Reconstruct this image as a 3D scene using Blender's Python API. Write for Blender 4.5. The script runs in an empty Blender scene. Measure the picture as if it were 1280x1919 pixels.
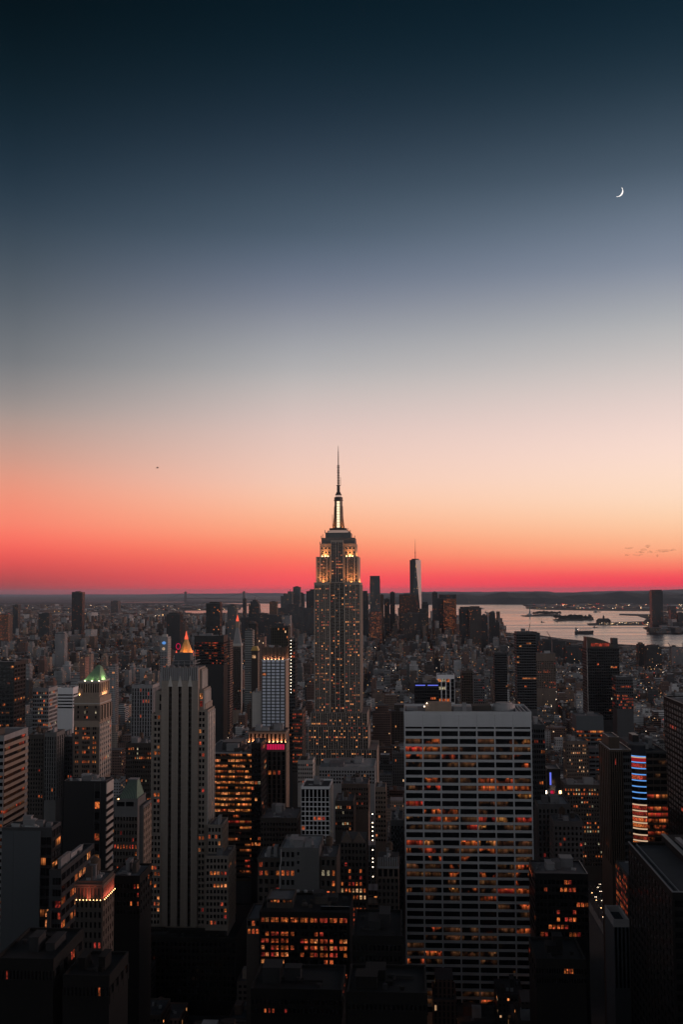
import bpy, math, random
import numpy as np
from mathutils import Matrix, Vector
RND = random.Random(11)
S = bpy.context.scene
C = S.collection
R = math.radians

# ------------------------------------------------------------------ camera
F_PX, EYE = 2040.0, Vector((0, 0, 265))
cam_d = bpy.data.cameras.new("camera"); cam = bpy.data.objects.new("camera", cam_d); C.objects.link(cam)
cam_d.sensor_fit = 'HORIZONTAL'; cam_d.sensor_width = 36; cam_d.lens = 36 * F_PX / 1280
cam_d.clip_start = 1; cam_d.clip_end = 400000
CAMR = Matrix.Rotation(R(3.5), 3, 'Z') @ Matrix.Rotation(R(90 + 4.16), 3, 'X') @ Matrix.Rotation(R(-0.25), 3, 'Z')
cam.matrix_world = Matrix.Translation(EYE) @ CAMR.to_4x4()
S.camera = cam
def P(u, v, Y):
    """point of the place seen at photograph position (u, v) at distance Y along the avenues"""
    d = CAMR @ Vector(((u - 640) / F_PX, -(v - 959.5) / F_PX, -1))
    return EYE + d * (Y / d.y)
def G(u, v, z=0.0):
    d = CAMR @ Vector(((u - 640) / F_PX, -(v - 959.5) / F_PX, -1))
    return EYE + d * ((z - EYE.z) / d.z)
CAMI = CAMR.transposed()
def PX(p):
    q = CAMI @ (Vector(p) - EYE)
    return (640 + F_PX * q.x / -q.z, 959.5 - F_PX * q.y / -q.z)

# ------------------------------------------------------------------ sky, afterglow, exposure
def lin(c):
    return tuple(((x / 255) / 12.92 if x <= 10.3 else (((x / 255) + 0.055) / 1.055) ** 2.4) for x in c) + (1,)
W = bpy.data.worlds.new("World"); S.world = W; W.use_nodes = True
nt = W.node_tree; nt.nodes.clear()
def N(t, kind, **kw):
    n = t.nodes.new(kind)
    for k, v in kw.items():
        setattr(n, k, v)
    return n
def math_n(t, op, a, b=None, clamp=False):
    n = N(t, 'ShaderNodeMath', operation=op); n.use_clamp = clamp
    for i, x in enumerate((a, b)):
        if x is None: continue
        if hasattr(x, 'links'): t.links.new(x, n.inputs[i])
        else: n.inputs[i].default_value = x
    return n.outputs[0]
def mix_n(t, fac, a, b, blend='MIX'):
    n = N(t, 'ShaderNodeMix', data_type='RGBA', blend_type=blend)
    for s, x in ((n.inputs[0], fac), (n.inputs[6], a), (n.inputs[7], b)):
        if hasattr(x, 'links'): t.links.new(x, s)
        else: s.default_value = x
    return n.outputs[2]
def maprange(t, x, a, b, c=0.0, d=1.0):
    n = N(t, 'ShaderNodeMapRange'); t.links.new(x, n.inputs[0])
    for i, q in enumerate((a, b, c, d)): n.inputs[i + 1].default_value = q
    return n.outputs[0]
tc = N(nt, 'ShaderNodeTexCoord'); nrm = N(nt, 'ShaderNodeVectorMath', operation='NORMALIZE')
nt.links.new(tc.outputs['Generated'], nrm.inputs[0])
sep = N(nt, 'ShaderNodeSeparateXYZ'); nt.links.new(nrm.outputs[0], sep.inputs[0])
elev = math_n(nt, 'MULTIPLY', math_n(nt, 'ARCSINE', sep.outputs[2]), 180 / math.pi)
hyp = math_n(nt, 'SQRT', math_n(nt, 'ADD', math_n(nt, 'MULTIPLY', sep.outputs[0], sep.outputs[0]), math_n(nt, 'MULTIPLY', sep.outputs[1], sep.outputs[1])))
sx = math_n(nt, 'DIVIDE', sep.outputs[0], hyp); cy = math_n(nt, 'DIVIDE', sep.outputs[1], hyp)
def v2e(v): return math.degrees(math.atan((1108 - v) / F_PX)) if v > 959 else 4.16 + math.degrees(math.atan((959.5 - v) / F_PX))
def ramp(t, fac_deg, stops, top=90.0):
    n = N(t, 'ShaderNodeValToRGB'); cr = n.color_ramp; cr.interpolation = 'B_SPLINE'
    t.links.new(maprange(t, fac_deg, 0.0, 40.0), n.inputs[0])
    st = sorted((max(0, e) / 40.0, c) for e, c in stops)
    cr.elements[0].position = st[0][0]; cr.elements[0].color = lin(st[0][1])
    cr.elements[1].position = st[-1][0]; cr.elements[1].color = lin(st[-1][1])
    for p_, c in st[1:-1]:
        e = cr.elements.new(p_); e.color = lin(c)
    return n.outputs[0]
SKY_L = [(1108, (150, 66, 72)), (1080, (190, 74, 76)), (1050, (232, 85, 83)), (1020, (253, 108, 94)), (985, (252, 134, 110)), (925, (240, 152, 126)), (870, (210, 156, 138)), (800, (166, 149, 142)), (750, (136, 132, 132)), (690, (110, 114, 119)), (580, (80, 90, 100)), (460, (50, 66, 80)), (350, (28, 46, 60)), (230, (14, 32, 42)), (115, (5, 21, 29)), (0, (2, 13, 19))]
SKY_M = [(1108, (262, 66, 80)), (1095, (272, 80, 90)), (1070, (255, 92, 90)), (1035, (255, 130, 100)), (1000, (255, 165, 125)), (950, (254, 194, 160)), (900, (248, 204, 184)), (810, (224, 197, 190)), (750, (204, 190, 186)), (690, (177, 177, 178)), (600, (138, 142, 154)), (520, (104, 115, 134)), (435, (74, 91, 107)), (290, (40, 56, 72)), (145, (16, 36, 48)), (0, (5, 24, 34))]
SKY_R = [(1108, (288, 52, 76)), (1090, (276, 60, 84)), (1070, (255, 110, 95)), (1040, (255, 170, 125)), (990, (255, 205, 165)), (940, (255, 221, 194)), (870, (254, 224, 210)), (800, (244, 219, 211)), (720, (221, 209, 204)), (640, (190, 191, 190)), (580, (168, 171, 178)), (520, (140, 150, 167)), (430, (114, 127, 144)), (350, (80, 96, 112)), (230, (45, 64, 78)), (115, (22, 44, 58)), (0, (12, 34, 48))]
def sample(stops, v):
    st = sorted(stops)
    for (a, c), (b, d) in zip(st, st[1:]):
        if a <= v <= b: return tuple(p + (q - p) * (v - a) / (b - a) for p, q in zip(c, d))
    return st[0][1] if v < st[0][0] else st[-1][1]
def toward(stops, other, k):
    return [(v, tuple(p + (q - p) * k * (1 if v < 760 else max(0, (900 - v) / 140)) for p, q in zip(c, sample(other, v)))) for v, c in stops]
SKY_R = toward(SKY_R, SKY_M, 0.34); SKY_L = toward(SKY_L, SKY_M, 0.12)
rl, rm, rr = [ramp(nt, elev, [(v2e(v), c) for v, c in s] + [(40, (4, 18, 28))]) for s in (SKY_L, SKY_M, SKY_R)]
east = mix_n(nt, maprange(nt, sx, -0.345, -0.105), rl, rm)
south = mix_n(nt, maprange(nt, sx, -0.105, 0.23), east, rr)
# north sky behind the camera: low band brightened to light the fronts; dim overhead
NORTH = lin((228, 229, 233))
ZENITH = lin((24, 36, 48))
north = mix_n(nt, maprange(nt, elev, 14.0, 36.0), NORTH, ZENITH)
up = mix_n(nt, maprange(nt, elev, 32.0, 60.0), south, ZENITH)
sky = mix_n(nt, maprange(nt, cy, 0.75, 0.0), up, mix_n(nt, maprange(nt, sx, 0.35, 0.9), mix_n(nt, maprange(nt, sx, -0.3, -0.9), north, mix_n(nt, 0.55, north, (0.01, 0.014, 0.02, 1))), mix_n(nt, 0.5, rr, north)))
ns = N(nt, 'ShaderNodeTexSky', sky_type='NISHITA'); ns.sun_disc = False
SUN_AZ, SUN_EL = R(58), R(2.0)      # afterglow: low, to the right of the view and ahead
ns.sun_elevation = SUN_EL; ns.sun_rotation = SUN_AZ
tot = mix_n(nt, 0.0012, sky, ns.outputs[0], 'ADD')
bg = N(nt, 'ShaderNodeBackground'); nt.links.new(tot, bg.inputs[0]); bg.inputs[1].default_value = 1.0
wo = N(nt, 'ShaderNodeOutputWorld'); nt.links.new(bg.outputs[0], wo.inputs[0])
sun_d = bpy.data.lights.new("sun", 'SUN'); sun_d.energy = 1.5; sun_d.angle = R(25); sun_d.color = (1.0, 0.60, 0.50)
sun = bpy.data.objects.new("sun", sun_d); C.objects.link(sun)
sdir = Vector((math.sin(SUN_AZ + R(25)) * math.cos(R(5)), math.cos(SUN_AZ + R(25)) * math.cos(R(5)), math.sin(R(5))))
sun.rotation_euler = sdir.to_track_quat('Z', 'Y').to_euler(); sun.location = (0, 0, 900)
vs = S.view_settings; S.display_settings.display_device = 'sRGB'
vs.view_transform = 'Standard'; vs.look = 'None'; vs.exposure = 0; vs.gamma = 1; vs.use_curve_mapping = False
S.render.engine = 'CYCLES'; S.cycles.max_bounces = 5; S.cycles.diffuse_bounces = 3; S.cycles.volume_bounces = 1
S.cycles.sample_clamp_indirect = 3.0
S.cycles.use_denoising = True
S.cycles.volume_step_rate = 4

# ------------------------------------------------------------------ materials
MATS = {}
def new_mat(name):
    m = bpy.data.materials.new(name); m.use_nodes = True; m.node_tree.nodes.clear(); MATS[name] = m
    t = m.node_tree; o = N(t, 'ShaderNodeOutputMaterial'); return m, t, o
def pos_noise(t, scale, detail=3.0, stretch=(1, 1, 1)):
    g = N(t, 'ShaderNodeNewGeometry'); mp = N(t, 'ShaderNodeMapping'); mp.inputs['Scale'].default_value = stretch
    t.links.new(g.outputs['Position'], mp.inputs[0])
    n = N(t, 'ShaderNodeTexNoise'); n.inputs['Scale'].default_value = scale; n.inputs['Detail'].default_value = detail
    t.links.new(mp.outputs[0], n.inputs['Vector']); return n.outputs['Fac']
def wall(name, rgb, rough=0.85, var=0.35, metal=0.0):
    m, t, o = new_mat(name)
    a = pos_noise(t, 0.06, 4.0, (1, 1, 0.25)); b = pos_noise(t, 1.1, 2.0, (1, 1, 2.2))
    c = pos_noise(t, 0.35, 3.0, (0.5, 0.5, 3.0)); st_ = pos_noise(t, 0.22, 3.0, (1.6, 1.6, 0.06))
    f = math_n(t, 'ADD', math_n(t, 'MULTIPLY', a, var * 1.0), math_n(t, 'MULTIPLY', b, var * 0.5))
    f = math_n(t, 'ADD', f, math_n(t, 'ADD', math_n(t, 'MULTIPLY', c, var * 0.7), math_n(t, 'MULTIPLY', st_, var * 1.0)))
    k = math_n(t, 'ADD', f, 1.0 - var * 1.6)
    mul = N(t, 'ShaderNodeVectorMath', operation='SCALE'); mul.inputs[0].default_value = rgb; t.links.new(k, mul.inputs['Scale'])
    p = N(t, 'ShaderNodeBsdfPrincipled'); t.links.new(mul.outputs[0], p.inputs['Base Color'])
    p.inputs['Roughness'].default_value = rough; p.inputs['Metallic'].default_value = metal
    p.inputs['Specular IOR Level'].default_value = 0.3
    t.links.new(p.outputs[0], o.inputs[0]); return m
def glass(name, rgb=(0.008, 0.009, 0.011), rough=0.12, metal=0.0):
    m, t, o = new_mat(name); p = N(t, 'ShaderNodeBsdfPrincipled')
    p.inputs['Base Color'].default_value = (*rgb, 1); p.inputs['Roughness'].default_value = rough; p.inputs['Metallic'].default_value = metal
    p.inputs['Specular IOR Level'].default_value = 0.35
    t.links.new(p.outputs[0], o.inputs[0]); return m
def glow(name, rgb, strength, sample=False):
    m, t, o = new_mat(name); e = N(t, 'ShaderNodeEmission'); e.inputs[0].default_value = (*rgb, 1); e.inputs[1].default_value = strength
    t.links.new(e.outputs[0], o.inputs[0]); m.cycles.emission_sampling = 'AUTO' if sample else 'NONE'; return m
def lit(name, rgb, s0, s1, bay=1.4, ribbon=False, thresh=0.5, furn=True):
    """a window with lamps on behind it: rooms of different brightness, blinds and furniture as dark shapes"""
    m, t, o = new_mat(name)
    g = N(t, 'ShaderNodeNewGeometry'); sp = N(t, 'ShaderNodeSeparateXYZ'); t.links.new(g.outputs['Position'], sp.inputs[0])
    def cell(sc, sz):
        cb = N(t, 'ShaderNodeCombineXYZ')
        xy = math_n(t, 'ADD', sp.outputs[0], sp.outputs[1])
        t.links.new(math_n(t, 'FLOOR', math_n(t, 'DIVIDE', xy, sc)), cb.inputs[0]); t.links.new(math_n(t, 'FLOOR', math_n(t, 'DIVIDE', sp.outputs[2], sz)), cb.inputs[1])
        w = N(t, 'ShaderNodeTexWhiteNoise'); w.noise_dimensions = '2D'; t.links.new(cb.outputs[0], w.inputs['Vector']); return w
    w1 = cell(bay, 3.1)
    br = maprange(t, math_n(t, 'POWER', w1.outputs['Value'], 1.6), 0, 1, s0, s1)
    uvn = N(t, 'ShaderNodeUVMap'); uvn.uv_map = 'UVMap'; us = N(t, 'ShaderNodeSeparateXYZ'); t.links.new(uvn.outputs[0], us.inputs[0]); vv = us.outputs[1]
    s1c = N(t, 'ShaderNodeSeparateColor'); t.links.new(w1.outputs['Color'], s1c.inputs[0])
    if ribbon:      # desks below, a bright ceiling of lamps above, partitions between rooms
        w2 = cell(bay * 0.37, 3.1); w3 = cell(bay * 4.1, 3.1)
        br = math_n(t, 'MULTIPLY', br, maprange(t, w2.outputs['Value'], 0, 1, 0.35, 1.15))
        lampband = math_n(t, 'MULTIPLY', maprange(t, vv, 0.50, 0.62), maprange(t, vv, 0.90, 0.80))
        prof = math_n(t, 'ADD', maprange(t, vv, 0.15, 0.45, 0.25, 0.7), math_n(t, 'MULTIPLY', lampband, maprange(t, w3.outputs['Value'], 0, 1, 0.1, 0.9)))
        br = math_n(t, 'MULTIPLY', br, prof)
        nr = pos_noise(t, 0.14, 3.0, (1, 1, 0.6))
        br = math_n(t, 'MULTIPLY', br, maprange(t, nr, thresh - 0.03, thresh + 0.07))
    elif furn:      # a blind drawn part of the way, furniture as dark shapes
        nf = pos_noise(t, 1.6, 2.0, (1, 1, 0.8))
        br = math_n(t, 'MULTIPLY', br, maprange(t, nf, 0.40, 0.62, 0.25, 1.2))
        blind = math_n(t, 'GREATER_THAN', vv, maprange(t, s1c.outputs[2], 0, 1, 0.35, 1.3))
        br = math_n(t, 'MULTIPLY', br, maprange(t, blind, 0, 1, 1.0, 0.4))
    hue = N(t, 'ShaderNodeHueSaturation'); hue.inputs['Color'].default_value = (*rgb, 1)
    sc = N(t, 'ShaderNodeSeparateColor'); t.links.new(w1.outputs['Color'], sc.inputs[0])
    t.links.new(maprange(t, sc.outputs[1], 0, 1, 0.49, 0.51), hue.inputs['Hue'])
    e = N(t, 'ShaderNodeEmission'); t.links.new(hue.outputs[0], e.inputs[0]); t.links.new(br, e.inputs[1])
    gl = N(t, 'ShaderNodeBsdfPrincipled'); gl.inputs['Base Color'].default_value = (0.01, 0.01, 0.012, 1); gl.inputs['Roughness'].default_value = 0.15
    a = N(t, 'ShaderNodeAddShader'); t.links.new(e.outputs[0], a.inputs[0]); t.links.new(gl.outputs[0], a.inputs[1])
    t.links.new(a.outputs[0], o.inputs[0]); m.cycles.emission_sampling = 'NONE'; return m
wall('limestone', (0.245, 0.212, 0.186)); wall('tower_stone', (0.30, 0.25, 0.215)); wall('travertine', (0.47, 0.48, 0.50), var=0.15); wall('grey_stone', (0.24, 0.24, 0.25)); wall('pale_stone', (0.42, 0.40, 0.38))
wall('brown_brick', (0.13, 0.10, 0.085)); wall('dark_brick', (0.07, 0.06, 0.055)); wall('red_brick', (0.16, 0.075, 0.06)); wall('tan_brick', (0.27, 0.21, 0.17))
wall('concrete', (0.30, 0.30, 0.31), var=0.2); wall('white_panel', (0.70, 0.70, 0.72), var=0.1); wall('black_panel', (0.018, 0.018, 0.02), rough=0.4, var=0.2)
wall('dark_panel', (0.045, 0.047, 0.052), rough=0.5); wall('slate_panel', (0.07, 0.08, 0.09), var=0.12, rough=0.6); wall('bronze_panel', (0.06, 0.045, 0.035), rough=0.4)
wall('dim_stone', (0.12, 0.12, 0.122)); wall('gloom_brick', (0.013, 0.0125, 0.0125)); wall('gloom_roof', (0.018, 0.018, 0.019)); wall('dark_plant', (0.035, 0.035, 0.037)); wall('roof_gravel', (0.15, 0.15, 0.16)); wall('roof_dark', (0.06, 0.06, 0.065)); wall('roof_pale', (0.34, 0.35, 0.36)); wall('steel', (0.2, 0.2, 0.21), rough=0.5); wall('copper_roof', (0.16, 0.24, 0.19))  # near-black brick, roof and plant: foreground gloom put into the base colour
wall('gold_leaf', (0.55, 0.36, 0.12), rough=0.5); wall('wood_tank', (0.09, 0.065, 0.05)); wall('hull_paint', (0.035, 0.035, 0.04)); wall('lamp_metal', (0.05, 0.05, 0.055)); wall('mast_dark', (0.06, 0.045, 0.045), rough=0.5)
glass('dark_glass'); glass('mirror_glass', (0.045, 0.045, 0.046), 0.3, 0.92); glass('blue_glass', (0.03, 0.035, 0.045), 0.2); glass('pale_blind', (0.66, 0.70, 0.80), 0.6)
lit('lit_orange', (1.0, 0.20, 0.055), 0.12, 0.95); lit('lit_amber', (1.0, 0.33, 0.11), 0.2, 1.1); lit('lit_red', (0.85, 0.10, 0.05), 0.12, 0.7); lit('lit_room', (1.0, 0.35, 0.12), 0.4, 1.25, furn=False); lit('lit_cool', (0.85, 0.72, 0.46), 0.15, 0.9); lit('lit_white', (1.0, 0.55, 0.28), 0.3, 1.3)
lit('ribbon_amber', (1.0, 0.36, 0.10), 0.05, 0.8, 1.2, True, 0.52); lit('ribbon_orange', (1.0, 0.19, 0.05), 0.04, 0.75, 1.2, True, 0.50); lit('ribbon_bright', (1.0, 0.27, 0.07), 0.12, 1.15, 1.9, True, 0.42); lit('ribbon_red', (0.9, 0.10, 0.04), 0.1, 0.6, 1.7, True, 0.47); lit('ribbon_dim', (0.6, 0.24, 0.10), 0.03, 0.2, 1.7, True, 0.46)
glow('lamp_white', (1.0, 0.78, 0.55), 9); glow('lamp_warm', (1.0, 0.55, 0.22), 7); glow('lamp_red', (1.0, 0.07, 0.05), 5); glow('mast_light', (1.0, 0.80, 0.52), 1.25); glow('neon_blue', (0.15, 0.42, 1.0), 0.85); glow('neon_white', (1.0, 0.66, 0.42), 0.65)
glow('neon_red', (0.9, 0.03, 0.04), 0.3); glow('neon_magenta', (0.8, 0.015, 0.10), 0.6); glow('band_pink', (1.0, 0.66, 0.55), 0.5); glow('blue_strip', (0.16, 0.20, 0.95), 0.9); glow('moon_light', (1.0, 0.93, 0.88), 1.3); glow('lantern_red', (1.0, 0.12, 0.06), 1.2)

def facade(name, Wd, Hh, mx, my, p, s, colr):
    """window grid for blocks too far off to show single windows as parts; UV runs in metres"""
    m, t, o = new_mat(name)
    uv = N(t, 'ShaderNodeUVMap'); uv.uv_map = 'UVMap'; sp = N(t, 'ShaderNodeSeparateXYZ'); t.links.new(uv.outputs[0], sp.inputs[0])
    U = math_n(t, 'DIVIDE', sp.outputs[0], Wd); V = math_n(t, 'DIVIDE', sp.outputs[1], Hh)
    def band(x, a):
        f = math_n(t, 'FRACT', x); return math_n(t, 'MULTIPLY', math_n(t, 'GREATER_THAN', f, a), math_n(t, 'LESS_THAN', f, 1 - a))
    mask = math_n(t, 'MULTIPLY', band(U, mx), band(V, my))
    def cell(kx, ky, off=0.0):
        cb = N(t, 'ShaderNodeCombineXYZ')
        t.links.new(math_n(t, 'FLOOR', math_n(t, 'DIVIDE', U, kx)), cb.inputs[0]); t.links.new(math_n(t, 'FLOOR', math_n(t, 'DIVIDE', V, ky)), cb.inputs[1]); cb.inputs[2].default_value = off
        w = N(t, 'ShaderNodeTexWhiteNoise'); w.noise_dimensions = '3D'; t.links.new(cb.outputs[0], w.inputs['Vector']); return w
    w1 = cell(1, 1); w2 = cell(7, 1, 3.3); w3 = cell(40, 400, 5.1)
    pr = math_n(t, 'MULTIPLY', maprange(t, w2.outputs['Value'], 0.3, 1.0, 0.15, 2.2), maprange(t, w3.outputs['Value'], 0, 1, 0.25, 1.8))
    on = math_n(t, 'LESS_THAN', w1.outputs['Value'], math_n(t, 'MULTIPLY', pr, p))
    sc = N(t, 'ShaderNodeSeparateColor'); t.links.new(w1.outputs['Color'], sc.inputs[0])
    cr = N(t, 'ShaderNodeValToRGB'); t.links.new(sc.outputs[1], cr.inputs[0]); e = cr.color_ramp
    e.elements[0].color = (*colr[0], 1); e.elements[1].color = (*colr[-1], 1)
    for i, q in enumerate(colr[1:-1]): e.elements.new((i + 1) / (len(colr) - 1)).color = (*q, 1)
    st = math_n(t, 'MULTIPLY', math_n(t, 'MULTIPLY', on, mask), maprange(t, math_n(t, 'POWER', sc.outputs[2], 2.0), 0, 1, s * 0.25, s))
    at = N(t, 'ShaderNodeAttribute'); at.attribute_name = 'tint'
    nz = pos_noise(t, 0.05, 3.0, (1, 1, 0.3))
    k = N(t, 'ShaderNodeVectorMath', operation='SCALE'); t.links.new(at.outputs['Color'], k.inputs[0]); t.links.new(maprange(t, nz, 0.2, 0.8, 0.7, 1.3), k.inputs['Scale'])
    base = mix_n(t, mask, k.outputs[0], (0.012, 0.012, 0.014, 1))
    pb = N(t, 'ShaderNodeBsdfPrincipled'); t.links.new(base, pb.inputs['Base Color'])
    t.links.new(maprange(t, mask, 0, 1, 0.85, 0.25), pb.inputs['Roughness']); pb.inputs['Specular IOR Level'].default_value = 0.3
    t.links.new(cr.outputs[0], pb.inputs['Emission Color']); t.links.new(st, pb.inputs['Emission Strength'])
    t.links.new(pb.outputs[0], o.inputs[0]); m.cycles.emission_sampling = 'NONE'; return m
WARM = [(1.0, 0.20, 0.06), (1.0, 0.33, 0.09), (1.0, 0.45, 0.16), (1.0, 0.66, 0.38)]
REDS = [(1.0, 0.13, 0.04), (1.0, 0.25, 0.06), (1.0, 0.36, 0.1)]
facade('facade_punched', 2.9, 3.4, 0.22, 0.27, 0.030, 1.7, WARM); facade('facade_small', 2.2, 3.1, 0.27, 0.3, 0.026, 2.2, WARM); facade('facade_ribbon', 1.6, 3.7, 0.04, 0.27, 0.035, 1.0, WARM)
facade('facade_piers', 2.4, 3.6, 0.27, 0.10, 0.028, 1.4, WARM); facade('facade_glow', 1.9, 3.8, 0.14, 0.26, 0.17, 0.9, REDS); facade('facade_dark', 2.1, 3.7, 0.06, 0.14, 0.018, 0.9, REDS)
def tinted(name, lo, hi):
    m, t, o = new_mat(name); at = N(t, 'ShaderNodeAttribute'); at.attribute_name = 'tint'
    nz = pos_noise(t, 0.15, 4.0); k = N(t, 'ShaderNodeVectorMath', operation='SCALE'); t.links.new(at.outputs['Color'], k.inputs[0]); t.links.new(maprange(t, nz, 0.25, 0.75, lo, hi), k.inputs['Scale'])
    pb = N(t, 'ShaderNodeBsdfPrincipled'); t.links.new(k.outputs[0], pb.inputs['Base Color']); pb.inputs['Roughness'].default_value = 0.9; pb.inputs['Specular IOR Level'].default_value = 0.2
    t.links.new(pb.outputs[0], o.inputs[0]); return m
tinted('tinted_roof', 0.6, 1.35)
# water, calm in the bay and rough out at sea
for wname, wrough, wbump in (('bay_water', 0.15, 0.35), ('sea_water', 0.45, 0.8)):
  m, t, o = new_mat(wname); p = N(t, 'ShaderNodeBsdfPrincipled'); p.inputs['Base Color'].default_value = (0.02, 0.022, 0.026, 1); p.inputs['Roughness'].default_value = wrough
  p.inputs['IOR'].default_value = 1.33
  g = N(t, 'ShaderNodeNewGeometry'); mp = N(t, 'ShaderNodeMapping'); mp.inputs['Scale'].default_value = (0.004, 0.02, 1); t.links.new(g.outputs['Position'], mp.inputs[0])
  n1 = N(t, 'ShaderNodeTexNoise'); n1.inputs['Scale'].default_value = 1.0; n1.inputs['Detail'].default_value = 7; n1.inputs['Roughness'].default_value = 0.65; t.links.new(mp.outputs[0], n1.inputs['Vector'])
  mp2 = N(t, 'ShaderNodeMapping'); mp2.inputs['Scale'].default_value = (0.0005, 0.0032, 1); t.links.new(g.outputs['Position'], mp2.inputs[0]); n2 = N(t, 'ShaderNodeTexNoise'); n2.inputs['Scale'].default_value = 1.0; n2.inputs['Detail'].default_value = 6; n2.inputs['Roughness'].default_value = 0.7; t.links.new(mp2.outputs[0], n2.inputs['Vector']); t.links.new(maprange(t, n2.outputs['Fac'], 0.35, 0.65, wrough * 0.4, wrough * 2.2), p.inputs['Roughness'])
  bp = N(t, 'ShaderNodeBump'); bp.inputs['Strength'].default_value = wbump; bp.inputs['Distance'].default_value = 5; t.links.new(n1.outputs['Fac'], bp.inputs['Height']); t.links.new(bp.outputs[0], p.inputs['Normal']); t.links.new(p.outputs[0], o.inputs[0])
wall('asphalt', (0.045, 0.045, 0.048)); wall('land_earth', (0.05, 0.05, 0.05)); wall('woodland', (0.045, 0.05, 0.045)); wall('pavement', (0.16, 0.16, 0.16)); wall('road_paint', (0.6, 0.6, 0.58))

# ------------------------------------------------------------------ mesh helpers
class MB:
    def __init__(s): s.v, s.f, s.m, s.uv, s.t = [], [], [], [], []
    def face(s, pts, mi=0, uv=None, tint=(0.2, 0.2, 0.2)):
        b = len(s.v); s.v += [tuple(p) for p in pts]; s.f.append(tuple(range(b, b + len(pts)))); s.m.append(mi); s.uv.append(uv or [(0, 0)] * len(pts)); s.t.append(tint)
    def box(s, x0, x1, y0, y1, z0, z1, mi=0, bottom=True):
        if x1 <= x0 or y1 <= y0 or z1 <= z0: return s
        a = [(x0, y0), (x1, y0), (x1, y1), (x0, y1)]; return s.prism(a, z0, z1, mi, bottom)
    def prism(s, poly, z0, z1, mi=0, bottom=True):
        n = len(poly)
        for i in range(n):
            p, q = poly[i], poly[(i + 1) % n]; s.face([(p[0], p[1], z0), (q[0], q[1], z0), (q[0], q[1], z1), (p[0], p[1], z1)], mi)
        s.face([(p[0], p[1], z1) for p in poly], mi)
        if bottom: s.face([(p[0], p[1], z0) for p in reversed(poly)], mi)
        return s
    def loft(s, a, za, b, zb, mi=0, caps=True):
        n = len(a)
        for i in range(n):
            j = (i + 1) % n; s.face([(*a[i], za), (*a[j], za), (*b[j], zb), (*b[i], zb)], mi)
        if caps: s.face([(*p, zb) for p in b], mi); s.face([(*p, za) for p in reversed(a)], mi)
        return s
    def cyl(s, x, y, z0, z1, r0, r1=None, n=12, ph=0.0, mi=0):
        r1 = r0 if r1 is None else r1; r1 = max(r1, 0.001)
        ring = lambda r: [(x + r * math.cos(ph + 2 * math.pi * i / n), y + r * math.sin(ph + 2 * math.pi * i / n)) for i in range(n)]
        return s.loft(ring(r0), z0, ring(r1), z1, mi)
    def bar(s, p, q, w, mi=0):
        p, q = Vector(p), Vector(q); d = (q - p).normalized(); u = d.orthogonal().normalized() * w / 2; k = d.cross(u).normalized() * w / 2
        a = [p + u + k, p - u + k, p - u - k, p + u - k]; b = [x + (q - p) for x in a]
        for i in range(4): s.face([a[i], a[(i + 1) % 4], b[(i + 1) % 4], b[i]], mi)
        s.face(list(reversed(a)), mi); s.face(b, mi); return s
    def fbox(s, x0, x1, y0, y1, z0, z1, tint, roof, seed, yaw=0.0, mi=0, ri=1):
        """far block: walls with metre UVs, roof in the second material"""
        cx, cy_ = (x0 + x1) / 2, (y0 + y1) / 2; c, sn = math.cos(yaw), math.sin(yaw)
        a = [(cx + (px - cx) * c - (py - cy_) * sn, cy_ + (px - cx) * sn + (py - cy_) * c) for px, py in ((x0, y0), (x1, y0), (x1, y1), (x0, y1))]
        L = 0.0
        for i in range(4):
            p, q = a[i], a[(i + 1) % 4]; w = math.hypot(q[0] - p[0], q[1] - p[1]); o_ = seed * 997.0 + L; L += math.ceil(w / 5) * 5 + 20
            s.face([(*p, z0), (*q, z0), (*q, z1), (*p, z1)], mi, [(o_, z0), (o_ + w, z0), (o_ + w, z1), (o_, z1)], tint)
        s.face([(*p, z1) for p in a], ri, None, roof); return s
    def mesh(s, name, mats, tint=False, uv=False):
        me = bpy.data.meshes.new(name); me.from_pydata(s.v, [], s.f)
        for mm in (mats if isinstance(mats, (list, tuple)) else [mats]): me.materials.append(MATS[mm])
        me.polygons.foreach_set('material_index', s.m)
        if uv:
            l = me.uv_layers.new(name='UVMap'); l.data.foreach_set('uv', [k for q in s.uv for p in q for k in p])
        if tint:
            at = me.attributes.new('tint', 'FLOAT_COLOR', 'FACE'); at.data.foreach_set('color', [k for q in s.t for k in (*q, 1.0)])
        me.update(); return me
    def build(s, name, mats, parent=None, tint=False, uv=False, loc=None):
        if not s.f: return None
        me = s.mesh(name, mats, tint, uv); ob = bpy.data.objects.new(name, me); C.objects.link(ob)
        if parent is not None:
            ob.parent = parent; L = world_loc(parent)
            me.transform(Matrix.Translation(-L))
        return ob
def world_loc(o):
    L = Vector(o.location)
    while o.parent is not None: o = o.parent; L += o.location
    return L
def tag(o, label, cat, group=None, kind=None):
    if label: o['label'] = label
    if cat: o['category'] = cat
    if group: o['group'] = group
    if kind: o['kind'] = kind
    return o
def empty(name, label, cat, loc, group=None):
    o = bpy.data.objects.new(name, None); C.objects.link(o); o.location = loc; return tag(o, label, cat, group)
def struct(name, mb, mats, **kw):
    o = mb.build(name, mats, **kw); o['kind'] = 'structure'; return o

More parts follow.
